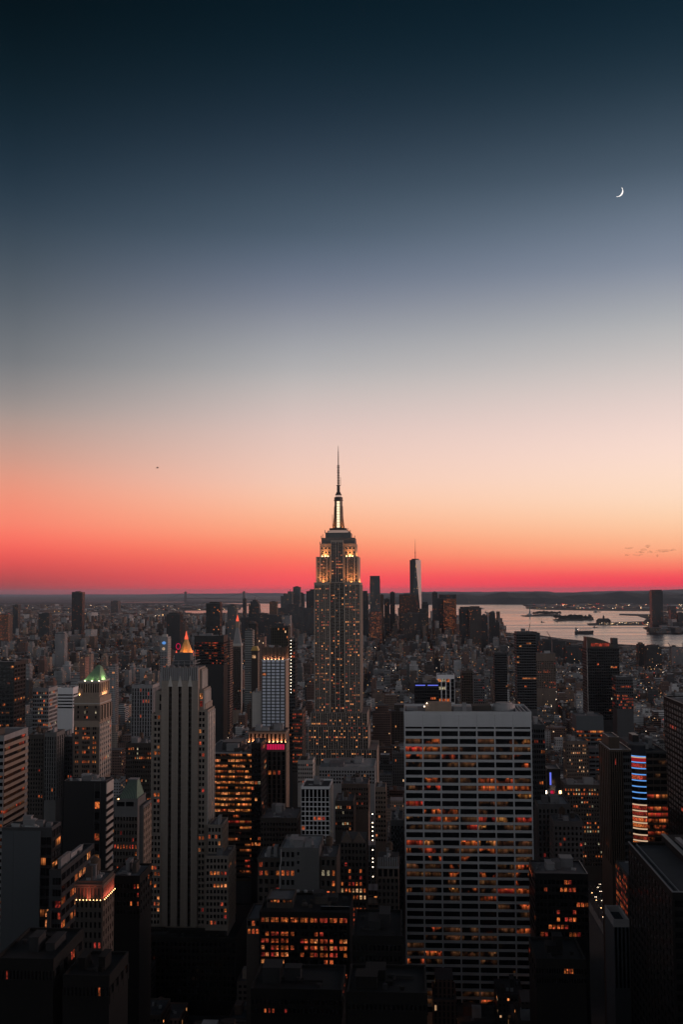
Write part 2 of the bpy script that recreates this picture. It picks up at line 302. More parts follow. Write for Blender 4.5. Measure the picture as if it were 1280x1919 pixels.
HERO_FOOT = []     # footprints (x0,x1,y0,y1,z) kept free of the smaller blocks
WIN_MESH = {}
DARKW = 'dark_glass'
class Bld:
    def __init__(s, name, label, x, y, cat='building', group=None):
        s.o = empty(name, label, cat, (x, y, 0), group); s.parts = {}; s.win = []; s.strip = []
    def mb(s, part, mat):
        k = (part, mat if isinstance(mat, str) else tuple(mat))
        if k not in s.parts: s.parts[k] = MB()
        return s.parts[k]
    def one(s, part, mat, mb, parent=None): return mb.build(part, mat, parent or s.o)
    def core(s, mat, x0, x1, y0, y1, z0, z1, roof='roof_gravel', par=1.1, parmat=None, foot=True):
        s.mb('wall', mat).box(x0, x1, y0, y1, z0, z1 - (par if par else 0), bottom=False)
        if par:
            pm = MB(); w = 0.5; e = 0.06
            pm.box(x0 - e, x1 + e, y0 - e, y0 + w, z1 - par - 0.3, z1); pm.box(x0 - e, x1 + e, y1 - w, y1 + e, z1 - par - 0.3, z1)
            pm.box(x0 - e, x0 + w, y0 + w, y1 - w, z1 - par - 0.3, z1); pm.box(x1 - w, x1 + e, y0 + w, y1 - w, z1 - par - 0.3, z1)
            s.one('parapet', parmat or mat, pm); s.one('roof', roof, MB().box(x0 + w, x1 - w, y0 + w, y1 - w, z1 - par + 0.005, z1 - par + 0.15))
        if foot: HERO_FOOT.append((x0, x1, y0, y1, z1))
    def roofkit(s, x0, x1, y0, y1, z, n=3, tank=True, seed=0, pipes=True, mats=None):
        r = random.Random(seed); w, d = x1 - x0, y1 - y0
        for i in range(n):
            a = r.uniform(0.14, 0.3) * w; b = r.uniform(0.2, 0.4) * d; px = r.uniform(x0 + 1.5, x1 - 1.5 - a); py = r.uniform(y0 + 1.5, y1 - 1.5 - b); h = r.uniform(2.2, 5.5)
            mbb = MB().box(px, px + a, py, py + b, z - 0.5, z + h); mbb.box(px - 0.2, px + a + 0.2, py - 0.2, py + b + 0.2, z + h, z + h + 0.25)
            s.one('roof_bulkhead', r.choice(mats or ['grey_stone', 'concrete', 'dark_brick', 'steel', 'roof_gravel']), mbb)
        for i in range(2 * n if pipes else 0):
            px, py = r.uniform(x0 + 1, x1 - 3), r.uniform(y0 + 1, y1 - 3); mbb = MB()
            if r.random() < 0.5: mbb.box(px, px + r.uniform(1, 2.4), py, py + r.uniform(1, 2.4), z - 0.2, z + r.uniform(0.9, 1.8))
            else: mbb.cyl(px, py, z - 0.2, z + r.uniform(1, 2), 0.7, 0.7, 10); mbb.cyl(px, py, z + 1.0, z + 1.3, 0.95, 0.95, 10)
            s.one('roof_vent', r.choice(mats or ['roof_gravel', 'steel', 'concrete', 'roof_pale']), mbb)
        for i in range(n if pipes else 0):
            px, py, ln = r.uniform(x0 + 1, x0 + w * .6), r.uniform(y0 + 1, y1 - 2), r.uniform(.15, .38) * w; mbb = MB().box(px, px + ln, py, py + .7, z + .35, z + 1.0)
            for q in range(3): mbb.box(px + ln * (.1 + .4 * q), px + ln * (.1 + .4 * q) + .2, py + .1, py + .6, z - .2, z + .34)
            s.one('roof_duct', r.choice(mats or ['steel', 'roof_pale', 'concrete']), mbb)
        if tank:
            px, py = r.uniform(x0 + 3, x1 - 3), r.uniform(y0 + 3, y1 - 3); water_tank(s, px, py, z)
    def grid(s, face, a0, a1, c, z0, z1, nx, fh, pf=0.4, sf=0.42, pd=0.45, sd=0.25, litp=0.15, lits=('lit_orange',), mat='limestone', dark=None, cols=None, row=0.5, seed=None, pmat=None, smat=None, win=True, free=False):
        """piers and floor bands stand proud of the wall; each pane sits between them"""
        r = random.Random(seed if seed is not None else int(a0 * 7 + c * 13 + z1 * 3)); dark = dark or DARKW
        n = max(1, int(round((z1 - z0) / fh))); fh = (z1 - z0) / n
        if cols is None:
            pt = (a1 - a0) / nx; cols = [(a0 + (i + pf / 2) * pt, a0 + (i + 1 - pf / 2) * pt) for i in range(nx)]
        def put(mb, p0, p1, q0, q1, depth, sink=0.2):
            if face == 'F': mb.box(p0, p1, c - depth, c + sink, q0, q1)
            elif face == 'R': mb.box(c - sink, c + depth, p0, p1, q0, q1)
            else: mb.box(c - depth, c + sink, p0, p1, q0, q1)
        pm = s.mb('wall', pmat or mat); edges = [a0 + 0.03] + [e for q in cols for e in q] + [a1 - 0.03]
        if pd > 0:
            for i in range(0, len(edges), 2):
                if edges[i + 1] - edges[i] > 0.05: put(pm, edges[i], edges[i + 1], z0 - 0.02, z1 - 0.04, pd)
        sm = s.mb('wall', smat or mat)
        for k in range(n):
            zb = z0 + k * fh
            if sf > 0:
                put(sm, a0 + 0.06, a1 - 0.06, zb + 0.01, zb + sf * fh, sd)
            rowlit = r.choice([0.25, 0.6, 1.0, 2.1]) if row else 1.0
            run = False
            for i, (p0, p1) in enumerate(cols):
                if not win: continue
                run = r.random() < min(0.97, litp * rowlit) if (free or not run or r.random() < 0.55) else run
                m_ = r.choice(lits) if run else dark
                s.win.append((face, p0 - 0.02, p1 + 0.02, c, zb + sf * fh - 0.02, zb + fh + 0.02, m_))
    def finish(s, cap=100, solo=True):
        for (part, mat), b in s.parts.items(): b.build(part, list(mat) if isinstance(mat, tuple) else mat, s.o)
        L = s.o.location
        order = sorted(s.win, key=lambda w: (w[0] != 'F', w[6] == DARKW, -w[5]))
        rest = MB(); mats = []
        for i, (face, p0, p1, c, z0, z1, m_) in enumerate(order):
            e = 0.07
            if face == 'F': pts = [(p0, c - e, z0), (p1, c - e, z0), (p1, c - e, z1), (p0, c - e, z1)]
            elif face == 'R': pts = [(c + e, p0, z0), (c + e, p1, z0), (c + e, p1, z1), (c + e, p0, z1)]
            else: pts = [(c - e, p1, z0), (c - e, p0, z0), (c - e, p0, z1), (c - e, p1, z1)]
            if solo and i < cap:
                w, h = round(p1 - p0, 2), round(z1 - z0, 2); key = (face, w, h, m_)
                me = WIN_MESH.get(key)
                if me is None:
                    q = MB(); f = min(0.12, w * 0.05)
                    hw, hh = (p1 - p0) / 2, (z1 - z0) / 2; ctr = sum((Vector(p) for p in pts), Vector()) / 4
                    q.face([Vector(p) - ctr for p in pts], 0, [(0, 0), (1, 0), (1, 1), (0, 1)]); me = WIN_MESH[key] = q.mesh('window', m_, uv=True)
                ob = bpy.data.objects.new('window', me); C.objects.link(ob); ob.parent = s.o
                ob.location = sum((Vector(p) for p in pts), Vector()) / 4 - L
            else:
                if m_ not in mats: mats.append(m_)
                rest.face(pts, mats.index(m_), [(0, 0), (1, 0), (1, 1), (0, 1)])
        if rest.f:
            ob = rest.build('window', mats, s.o, uv=True)
            ob['kind'] = 'stuff'
        return s.o
def water_tank(b, x, y, z, r=1.9):
    mbb = MB()
    for sx_ in (-1, 1):
        for sy_ in (-1, 1): mbb.box(x + sx_ * r * 0.6 - 0.12, x + sx_ * r * 0.6 + 0.12, y + sy_ * r * 0.6 - 0.12, y + sy_ * r * 0.6 + 0.12, z - 0.2, z + 3)
    mbb.cyl(x, y, z + 3, z + 6.6, r, r * 0.95, 14); mbb.cyl(x, y, z + 6.6, z + 8.0, r * 1.06, 0.05, 14)
    return mbb.build('water_tank', 'wood_tank', b.o if hasattr(b, 'o') else b)
def area(parent, loc, size, power, color, direction, sy=0.4):
    l = bpy.data.lights.new('floodlight', 'AREA'); l.shape = 'RECTANGLE'; l.size = size; l.size_y = sy; l.energy = power; l.color = color; l.spread = R(150)
    ob = bpy.data.objects.new('floodlight', l); C.objects.link(ob)
    ob.rotation_euler = Vector(direction).to_track_quat('-Z', 'X' if abs(direction[0]) < abs(direction[1]) else 'Y').to_euler()
    ob.parent = parent; ob.location = Vector(loc) - world_loc(parent); return ob
def fixture(parent, x0, x1, y0, y1, z0, z1, mat='lamp_warm'):
    return MB().box(x0, x1, y0, y1, z0, z1).build('floodlight_fixture', mat, parent)

def tower(name, label, u0, u1, v, Y, dep, mat, nx=6, nd=4, fh=3.6, pf=0.4, sf=0.42, pd=0.4, sd=0.2, litp=0.12, lits=('lit_orange', 'lit_amber'), vbot=None, blank=2.5, kit=2, tank=False, roof='roof_gravel', par=1.1, side=True, dark=None, fin=True, row=0.5, cat='building', group=None, pmat=None, smat=None, solo=True, front=True, cap=100, plant=None):
    p0, p1 = P(u0, v, Y), P(u1, v, Y); x0, x1, z = p0.x, p1.x, (p0.z + p1.z) / 2
    b = Bld(name, label, (x0 + x1) / 2, Y + dep / 2, cat, group); b.x0, b.x1, b.z, b.y0, b.y1 = x0, x1, z, Y, Y + dep
    b.core(mat, x0, x1, Y, Y + dep, 0, z, roof, par)
    zb = max(3, P((u0 + u1) / 2, vbot, Y).z) if vbot else 4
    if front: b.grid('F', x0, x1, Y, zb, z - par - blank, nx, fh, pf, sf, pd, sd, litp, lits, mat, dark, row=row, pmat=pmat, smat=smat)
    if side and nd:
        f, c = ('R', x1) if (u0 + u1) / 2 < 765 else ('L', x0)
        b.grid(f, Y, Y + dep, c, zb, z - par - blank, nd, fh, pf, sf, pd, sd, litp * 0.6, lits, mat, dark, row=row, pmat=pmat, smat=smat)
    if kit: b.roofkit(x0 + 0.8, x1 - 0.8, Y + 0.8, Y + dep - 0.8, z - par, kit, tank, seed=int(u0 * 3 + v), mats=plant)
    if fin: b.finish(solo=solo, cap=cap)
    return b

# ------------------------------------------------------------------ the setting
struct('water', MB().box(-90000, 90000, -3000, 29000, -40, -3), 'bay_water')
struct('sea', MB().box(-90000, 90000, 29000, 110000, -40, -3), 'sea_water')
def land(name, pts, mat='land_earth', z=0.0):
    return struct(name, MB().prism(pts, -30, z), mat)
g2 = lambda u, v: tuple(G(u, v)[:2])
land('ground', [(-2600, -900), (2300, -900), (1900, 2500), (1330, 5050), g2(1150, 1206), g2(1050, 1196), g2(1000, 1188), g2(938, 1184), (520, 8000), (-250, 8400), (-900, 8200), g2(400, 1178), g2(330, 1180), (-2600, 7000)], 'asphalt')
land('land', [g2(-300, 1240), (-2590, 4000), (-2590, 7010), g2(300, 1182), g2(338, 1177), g2(330, 1163), g2(560, 1160), g2(545, 1151), g2(350, 1149), g2(345, 1144), g2(440, 1142), g2(470, 1133), g2(380, 1128.5), g2(-300, 1129.5)], 'land_earth', 1.0)
land('shore', [g2(540, 1131), g2(545, 1128), g2(330, 1126.5), g2(360, 1129)], 'land_earth', 2.0)
land('harbour_shore', [g2(985, 1140), g2(1010, 1142), g2(1130, 1144), g2(1400, 1146), g2(1400, 1132), g2(1050, 1130), g2(1040, 1135)], 'land_earth', 1.0)
land('park_shore', [g2(1160, 1152), g2(1195, 1153.5), g2(1212, 1159), g2(1206, 1164), g2(1100, 1168), g2(1104, 1171), g2(1222, 1171), g2(1205, 1176), g2(1218, 1182), g2(1262, 1181), g2(1400, 1192), g2(1400, 1150), g2(1220, 1151), g2(1162, 1150)], 'land_earth', 1.0)
land('statue_island', [g2(976, 1153.5), g2(985, 1155), g2(1052, 1153.6), g2(1050, 1151), g2(1020, 1150)], 'woodland', 1.5)
land('harbour_island', [g2(1036, 1161), g2(1050, 1163.5), g2(1113, 1161.6), g2(1112, 1158), g2(1060, 1157)], 'woodland', 1.5)
def ridge(name, u0, u1, vb, prof, thick, mat, n=90, seed=1):
    r = random.Random(seed); mb = MB(); rows = []
    for i in range(n + 1):
        t = i / n; u = u0 + (u1 - u0) * t; b = G(u, vb); h = prof(t) * (1 + 0.16 * math.sin(t * 23 + seed) + 0.1 * math.sin(t * 61) + r.uniform(-.05, .05))
        rows.append([(b.x, b.y, -8), (b.x, b.y + thick * .15, max(2, h * .55)), (b.x, b.y + thick * .45, max(2, h)), (b.x, b.y + thick * .8, max(2, h * .7)), (b.x, b.y + thick, -8)])
    for i in range(n):
        for k in range(4): mb.face([rows[i][k], rows[i + 1][k], rows[i + 1][k + 1], rows[i][k + 1]])
    o = struct(name, mb, mat)
    for pl in o.data.polygons: pl.use_smooth = True
    return o
ridge('hills', 610, 1420, 1132.5, lambda t: 225 * min(1, t * 3.2) ** 0.8 * (0.9 + 0.1 * math.cos(t * 5)), 6000, 'woodland', 120, 3)
ridge('far_hills', 600, 1420, 1122, lambda t: 190 * min(1, t * 6), 9000, 'woodland', 80, 8)
ridge('horizon_hills', -250, 1420, 1116.2, lambda t: 60 + 190 * t, 9000, 'woodland', 140, 5)

def moon():
    c = P(1158, 359.5, 60000); px = 60000 / F_PX; r = 10.2 * px; mb = MB(); n = 22
    ax = CAMR @ Vector((1, 0, 0)); ay = CAMR @ Vector((0, 1, 0)); az = CAMR @ Vector((0, 0, 1)); rot = R(-30)
    out, inn = [], []
    for i in range(n + 1):
        a = -R(74) + R(148) * i / n
        q = Vector((r * math.cos(a), r * math.sin(a))); w = 2.6 * px * max(0.04, math.cos(a * 90 / 76)); q2 = q - Vector((w, 0))
        for arr, s_ in ((out, q), (inn, q2)):
            arr.append((s_.x * math.cos(rot) - s_.y * math.sin(rot), s_.x * math.sin(rot) + s_.y * math.cos(rot)))
    V3 = lambda p, d: tuple(ax * p[0] + ay * p[1] + az * d)
    th = 1.6 * px
    for i in range(n):
        for s_ in (1, -1):
            mid = [((out[j][0] + inn[j][0]) / 2, (out[j][1] + inn[j][1]) / 2) for j in (i, i + 1)]
            mb.face([V3(out[i], 0), V3(out[i + 1], 0), V3(mid[1], th * s_), V3(mid[0], th * s_)]); mb.face([V3(mid[0], th * s_), V3(mid[1], th * s_), V3(inn[i + 1], 0), V3(inn[i], 0)])
    o = mb.build('moon', 'moon_light'); o.location = c
    tag(o, 'thin bright crescent moon in the dark upper sky', 'moon')
moon()
def clouds():
    m, t, o = new_mat('cloud_grey'); d = N(t, 'ShaderNodeBsdfDiffuse'); d.inputs[0].default_value = (0.22, 0.10, 0.08, 1); tr = N(t, 'ShaderNodeBsdfTransparent'); mx = N(t, 'ShaderNodeMixShader')
    nz = pos_noise(t, 0.004, 4); t.links.new(maprange(t, nz, 0.35, 0.75, 0.0, 0.2), mx.inputs[0]); t.links.new(tr.outputs[0], mx.inputs[1]); t.links.new(d.outputs[0], mx.inputs[2]); t.links.new(mx.outputs[0], o.inputs[0])
    mb = MB(); r = random.Random(4)
    for (u, v, w, h) in ((1178, 1027, 8, 1), (1176, 1040, 5, .9), (1200, 1035, 8, 1.2), (1206, 1030, 6, 1.6), (1214, 1024, 5, 2), (1196, 1040, 9, .9), (1218, 1034, 5, 1.2), (1246, 1032, 15, 1.5), (1236, 1034, 8, 1.0), (1262, 1030, 5, .9), (1232, 1041, 2, 1.6)):
        c = P(u, v, 56000); px = 56000 / F_PX; nseg, nr = 16, 8
        rows = []
        for i in range(nr + 1):
            th = math.pi * i / nr; row = []
            for j in range(nseg):
                ph = 2 * math.pi * j / nseg; k = 1 + r.uniform(-.22, .22)
                row.append((c.x + w * px * k * math.sin(th) * math.cos(ph), c.y + w * px * .6 * k * math.sin(th) * math.sin(ph), c.z + h * px * k * math.cos(th) + 1.0 * px * math.sin(ph * 2 + u)))
            rows.append(row)
        for i in range(nr):
            for j in range(nseg): mb.face([rows[i][j], rows[i][(j + 1) % nseg], rows[i + 1][(j + 1) % nseg], rows[i + 1][j]])
    o = mb.build('clouds', 'cloud_grey'); o['kind'] = 'stuff'
    for pl in o.data.polygons: pl.use_smooth = True
clouds()
def bird():
    c = P(295, 877, 420); mb = MB(); px = 420 / F_PX
    o = empty('bird', 'tiny dark bird gliding alone in the pink sky', 'bird', c)
    b = MB(); prev = None
    st = [(-0.62, 0.02), (-0.45, 0.10), (-0.2, 0.15), (0.1, 0.14), (0.36, 0.09), (0.5, 0.1), (0.62, 0.02)]
    for i in range(len(st) - 1):
        (xa, ra), (xb, rb) = st[i], st[i + 1]
        ring = lambda x, rr: [(x, rr * math.cos(k * math.pi / 4), rr * 0.85 * math.sin(k * math.pi / 4)) for k in range(8)]
        A, B = ring(xa, ra), ring(xb, rb)
        for k in range(8): b.face([A[k], A[(k + 1) % 8], B[(k + 1) % 8], B[k]])
    for s_ in (-1, 1):
        pts = [(0.18, 0.08), (0.30, 0.5), (0.12, 1.05), (-0.05, 0.6), (-0.16, 0.08)]
        up = [(x, s_ * y, 0.12 + 0.28 * y) for x, y in pts]; dn = [(x, y, z - 0.04) for x, y, z in up]
        b.face(up); b.face(list(reversed(dn)))
        for k in range(5): b.face([up[k], up[(k + 1) % 5], dn[(k + 1) % 5], dn[k]])
    b.face([(-0.5, 0.05, 0.02), (-0.5, -0.05, 0.02), (-0.85, -0.16, 0.03), (-0.85, 0.16, 0.03)])
    q = b.mesh('bird_body', 'mast_dark'); ob = bpy.data.objects.new('bird_body', q); C.objects.link(ob); ob.parent = o
bird()

# ------------------------------------------------------------------ the tall spired tower in the middle
def spired_tower():
    Y0 = 1300.0; px = Y0 / F_PX; cx = P(632.2, 1093, Y0).x; zz = lambda v: P(632, v, Y0).z; X = lambda u: P(u, 1200, Y0).x
    b = Bld('spired_skyscraper', 'tall stone skyscraper with floodlit setback crown, glowing mast and needle spire', cx, Y0 + 30)
    st = 'tower_stone'; lits = ('lit_orange', 'lit_amber', 'lit_amber', 'lit_room', 'lit_red')
    # shaft: side wings with a recessed middle
    zt = zz(1093); xa, xb = X(589), X(675.5); xc0, xc1 = X(618.5), X(645.5); zs = zz(1335); zl = zz(1360)
    b.core(st, xa, xb, Y0 + 3, Y0 + 60, 0, zt, par=0); b.mb('wall', st).box(xa, xc0, Y0, Y0 + 3.2, 0, zt - .01); b.mb('wall', st).box(xc1, xb, Y0, Y0 + 3.2, 0, zt - .01)
    b.one('roof', 'roof_gravel', MB().box(xa + .3, xb - .3, Y0 + .3, Y0 + 59.7, zt + 0.01, zt + .15))
    pm = b.mb('parapet', st)
    for q0, q1 in ((xa - .1, xc0), (xc1, xb + .1)): pm.box(q0, q1, Y0 - .1, Y0 + .5, zt - .5, zt + 1.2)
    pm.box(xb - .5, xb + .1, Y0 + .6, Y0 + 60, zt - .5, zt + 1.2)
    def bays(a0, a1, groups, pier, mull):
        n = sum(groups); tot = a1 - a0; w = (tot - pier * (len(groups) + 1) - mull * sum(q - 1 for q in groups)) / n; cols = []; x = a0 + pier
        for q in groups:
            for k in range(q): cols.append((x, x + w)); x += w + mull
            x += pier - mull
        return cols
    fh = 3.62
    def front(a0, a1, y, z0, z1, groups, pier=1.5, mull=0.95, p=.3, row=True, pd=.7):
        b.grid('F', a0, a1, y, z0, z1, 0, fh, pd=pd, sd=0.15, sf=.58, litp=p * .75, lits=lits, mat=st, cols=bays(a0, a1, groups, pier, mull), row=row, smat='dark_panel', free=True)
    front(xa, xc0, Y0, zs, zt - 2, (2, 3, 2), p=.33); front(xc1, xb, Y0, zs, zt - 2, (2, 3, 2), p=.33)
    front(xc0, xc1, Y0 + 3, zs - 5, zt + 1, (2, 2, 2), 1.3, .5, p=.30)
    b.grid('R', Y0 + .3, Y0 + 59, xb, zs, zt - 2, 0, fh, pd=.6, sd=.1, sf=.5, litp=.08, lits=lits, mat=st, cols=bays(Y0 + .3, Y0 + 59, (2, 3, 3, 3, 3, 2), 2.6, .9), smat=st)
    # shoulders and base
    b.core(st, X(582), X(688), Y0 - 2.5, Y0 + 66, 0, zs, par=0); b.core(st, X(577.7), X(690), Y0 - 6, Y0 + 72, 0, zl, par=0); b.core(st, X(573), X(706), Y0 - 9, Y0 + 74, 0, zz(1402), par=0)
    for q in ((X(582), X(688), Y0 - 2.5, zs), (X(577.7), X(690), Y0 - 6, zl), (X(573), X(706), Y0 - 9, zz(1402))): b.one('roof', 'roof_gravel', MB().box(q[0] + .2, q[1] - .2, q[2] + .2, q[2] + 60, q[3] + .005, q[3] + .12))
    front(X(582), X(688), Y0 - 2.5, zl, zs - .5, (2, 2, 3, 2, 2, 2, 2, 2, 3, 2, 2), p=.55, row=True)
    front(X(577.7), X(690), Y0 - 6, zz(1402), zl - .5, (2,) * 12, p=.32); front(X(573), X(706), Y0 - 9, zz(1432), zz(1402) - .5, (2,) * 14, p=.32)
    # crown tiers
    def tier(u0, u1, v0, v1, y, groups=None, p=.25, pd=.6, st=st):
        x0, x1, z0, z1 = X(u0), X(u1), zz(v0), zz(v1); b.mb('wall', st).box(x0, x1, y, Y0 + 57 - (y - Y0), z0, z1)
        b.one('roof', 'roof_gravel', MB().box(x0 + .2, x1 - .2, y + .2, Y0 + 56, z1 + .01, z1 + .1))
        if groups: front(x0, x1, y, z0 + .5, z1 - .3, groups, 1.3, .5, p=p, pd=pd)
        return x0, x1, z0, z1
    t3 = tier(592, 672.5, 1093, 1043, Y0 + 5); front(X(592), X(620.5), Y0 + 5, t3[2] + .5, t3[3] - 1, (1, 3, 1), 2.2, .5, p=.28); front(X(644), X(672.5), Y0 + 5, t3[2] + .5, t3[3] - 1, (1, 3, 1), 2.2, .5, p=.28)
    b.mb('wall', st).box(X(620.5), X(644), Y0 + 1.2, Y0 + 6, zt + .2, zz(1012)); front(X(620.5), X(644), Y0 + 1.2, zt + 1.5, zz(1016), (2, 1, 2), 1.1, .5, p=.28)
    t4 = tier(599, 667.5, 1043, 1018, Y0 + 9); b.grid('F', X(600), X(620), Y0 + 9, t4[2] + 1, t4[3] - 4, 3, 4.5, .55, .5, .5, .1, .0, lits, st); b.grid('F', X(645), X(667), Y0 + 9, t4[2] + 1, t4[3] - 4, 3, 4.5, .55, .5, .5, .1, .0, lits, st)
    t5 = tier(601.5, 665, 1018, 1007, Y0 + 11, st='dim_stone'); t6 = tier(608.5, 656.5, 1007, 996.5, Y0 + 16, st='dim_stone'); t7 = tier(612.5, 653, 996.5, 993, Y0 + 18, st='dim_stone')
    for t_ in (t4, t5, t6):
        for q in (0, 1):
            xx = t_[q]; pm.box(xx - .4, xx + .4, Y0 + 10, Y0 + 10.8, t_[3] - 1, t_[3] + 2.6)
    ym = Y0 + 28
    b.one('lit_band', 'band_pink', MB().box(X(615.5), X(649), Y0 + 18.5, Y0 + 38, zz(993) + .01, zz(992))); b.one('observatory', 'mast_dark', MB().box(X(615.8), X(648.7), Y0 + 18.6, Y0 + 38, zz(992) + .01, zz(990.5))); b.one('lit_band', 'band_pink', MB().box(X(613.5), X(652), Y0 + 17.6, Y0 + 18, zz(996), zz(994.5)))
    b.one('observatory', 'mast_dark', MB().box(X(616), X(648.6), Y0 + 18.2, Y0 + 38.2, zz(990.5) + .01, zz(988)))
    # mooring mast
    mz0, mz1 = zz(988), zz(935); mast = MB().cyl(cx, ym, mz0, mz1, 5.2, 4.9, 16, R(11.25))
    for ang in (0, 180, 45, 135, 225, 315):
        a = R(ang); c_, s_ = math.cos(a), math.sin(a); per = Vector((-s_, c_, 0)) * .7
        for (r0, r1, h0, h1) in ((7.6, 6.6, 0, .18), (6.6, 5.7, .18, .42), (5.7, 5.3, .42, .8)):
            pts0 = [Vector((cx + c_ * r_, ym + s_ * r_, 0)) + sg * per for r_, sg in ((3, -1), (r0, -1), (r0, 1), (3, 1))]; pts1 = [Vector((cx + c_ * r_, ym + s_ * r_, 0)) + sg * per for r_, sg in ((3, -1), (r1, -1), (r1, 1), (3, 1))]
            mast.loft([(p_.x, p_.y) for p_ in pts0], mz0 + h0 * (mz1 - mz0), [(p_.x, p_.y) for p_ in pts1], mz0 + h1 * (mz1 - mz0))
    mo = b.one('mast', 'bronze_panel', mast)
    for k in range(10):
        za = mz0 + 1.0 + k * (mz1 - mz0 - 1.5) / 10; zb_ = za + (mz1 - mz0 - 1.5) / 10 - .45
        b.one('mast_window', 'mast_light', MB().box(cx - 1.75, cx + 1.75, ym - 5.75, ym - 4.4, za, zb_), mo)
    cap = MB().cyl(cx, ym, mz1, mz1 + 1.2, 5.6, 5.6, 20).cyl(cx, ym, mz1 + 1.2, mz1 + 3.2, 5.1, 5.1, 20).cyl(cx, ym, mz1 + 3.2, mz1 + 3.8, 5.5, 5.5, 20).cyl(cx, ym, mz1 + 3.8, zz(928), 4.9, 4.6, 20)
    b.one('mast_cap', 'mast_dark', cap); b.one('lit_band', 'band_pink', MB().cyl(cx, ym, zz(928), zz(924.5), 3.6, 3.6, 20))
    cone = MB().cyl(cx, ym, zz(924.5), zz(922), 4.0, 3.6, 16).cyl(cx, ym, zz(922), zz(917), 3.3, 1.9, 16).cyl(cx, ym, zz(917), zz(906), 1.7, 1.6, 12)
    for k in range(5): cone.cyl(cx, ym, zz(916 - k * 2.2), zz(915.2 - k * 2.2), 2.1, 2.1, 12)
    cone.cyl(cx, ym, zz(906), zz(905), 2.6, 2.6, 12); b.one('dome', 'mast_dark', cone)
    an = MB().cyl(cx, ym, zz(905), zz(866), .8, .65, 8).cyl(cx, ym, zz(866), zz(850), .6, .5, 8).cyl(cx, ym, zz(850), zz(830), .48, .22, 8)
    for k in range(12): an.cyl(cx, ym, zz(903 - k * 3.1), zz(901.6 - k * 3.1), 1.7 if k % 3 else 1.2, 1.7, 8)
    for k in range(6): an.cyl(cx, ym, zz(863 - k * 4), zz(862 - k * 4), .7, .7, 8)
    an.bar((cx + 2.6, ym, zz(906)), (cx + 2.6, ym, zz(890)), .35)
    b.one('antenna', 'mast_dark', an)
    for (uu, v0, v1, yy) in ((613, 1007, 996, 16), (622, 990, 962, 20), (652, 1000, 988, 18), (660, 1010, 1000, 12), (604, 1012, 1000, 12)):
        b.one('rod_aerial', 'mast_dark', MB().bar((X(uu), Y0 + yy, zz(v0)), (X(uu), Y0 + yy, zz(v1)), .4))
    o = b.finish()
    warm = (1.0, 0.34, 0.095)
    # floodlights standing on the setbacks
    for (q0, q1) in ((592, 620), (644.5, 672.5)):
        area(o, ((X(q0) + X(q1)) / 2, Y0 + 2.6, zt + 1.0), X(q1) - X(q0), 7500, warm, (0, .22, 1)); 
        for k in range(5): fixture(o, X(q0 + 2 + k * 5.6), X(q0 + 3.3 + k * 5.6), Y0 + 1.6, Y0 + 2.2, zt + .2, zt + 1.1)
    area(o, (X(674.3), Y0 + 28, zt + 1.0), 40, 7500, warm, (-.2, 0, 1))
    for (q0, q1) in ((599.5, 619), (646, 667)):
        area(o, ((X(q0) + X(q1)) / 2, Y0 + 6.6, zz(1043) + 1), X(q1) - X(q0) - 1, 4200, warm, (0, .25, 1))
        for k in range(3): fixture(o, X(q0 + 3 + k * 5.5), X(q0 + 5 + k * 5.5), Y0 + 5.6, Y0 + 6.3, zz(1043) + .2, zz(1043) + 1.3)
    area(o, (X(670.5), Y0 + 25, zz(1043) + 1), 30, 4200, warm, (-.3, 0, 1))
    for q in (622.5, 642): area(o, (X(q), Y0 + 20, zz(988) + .5), 4, 2600, warm, (0, .2, 1))
spired_tower()

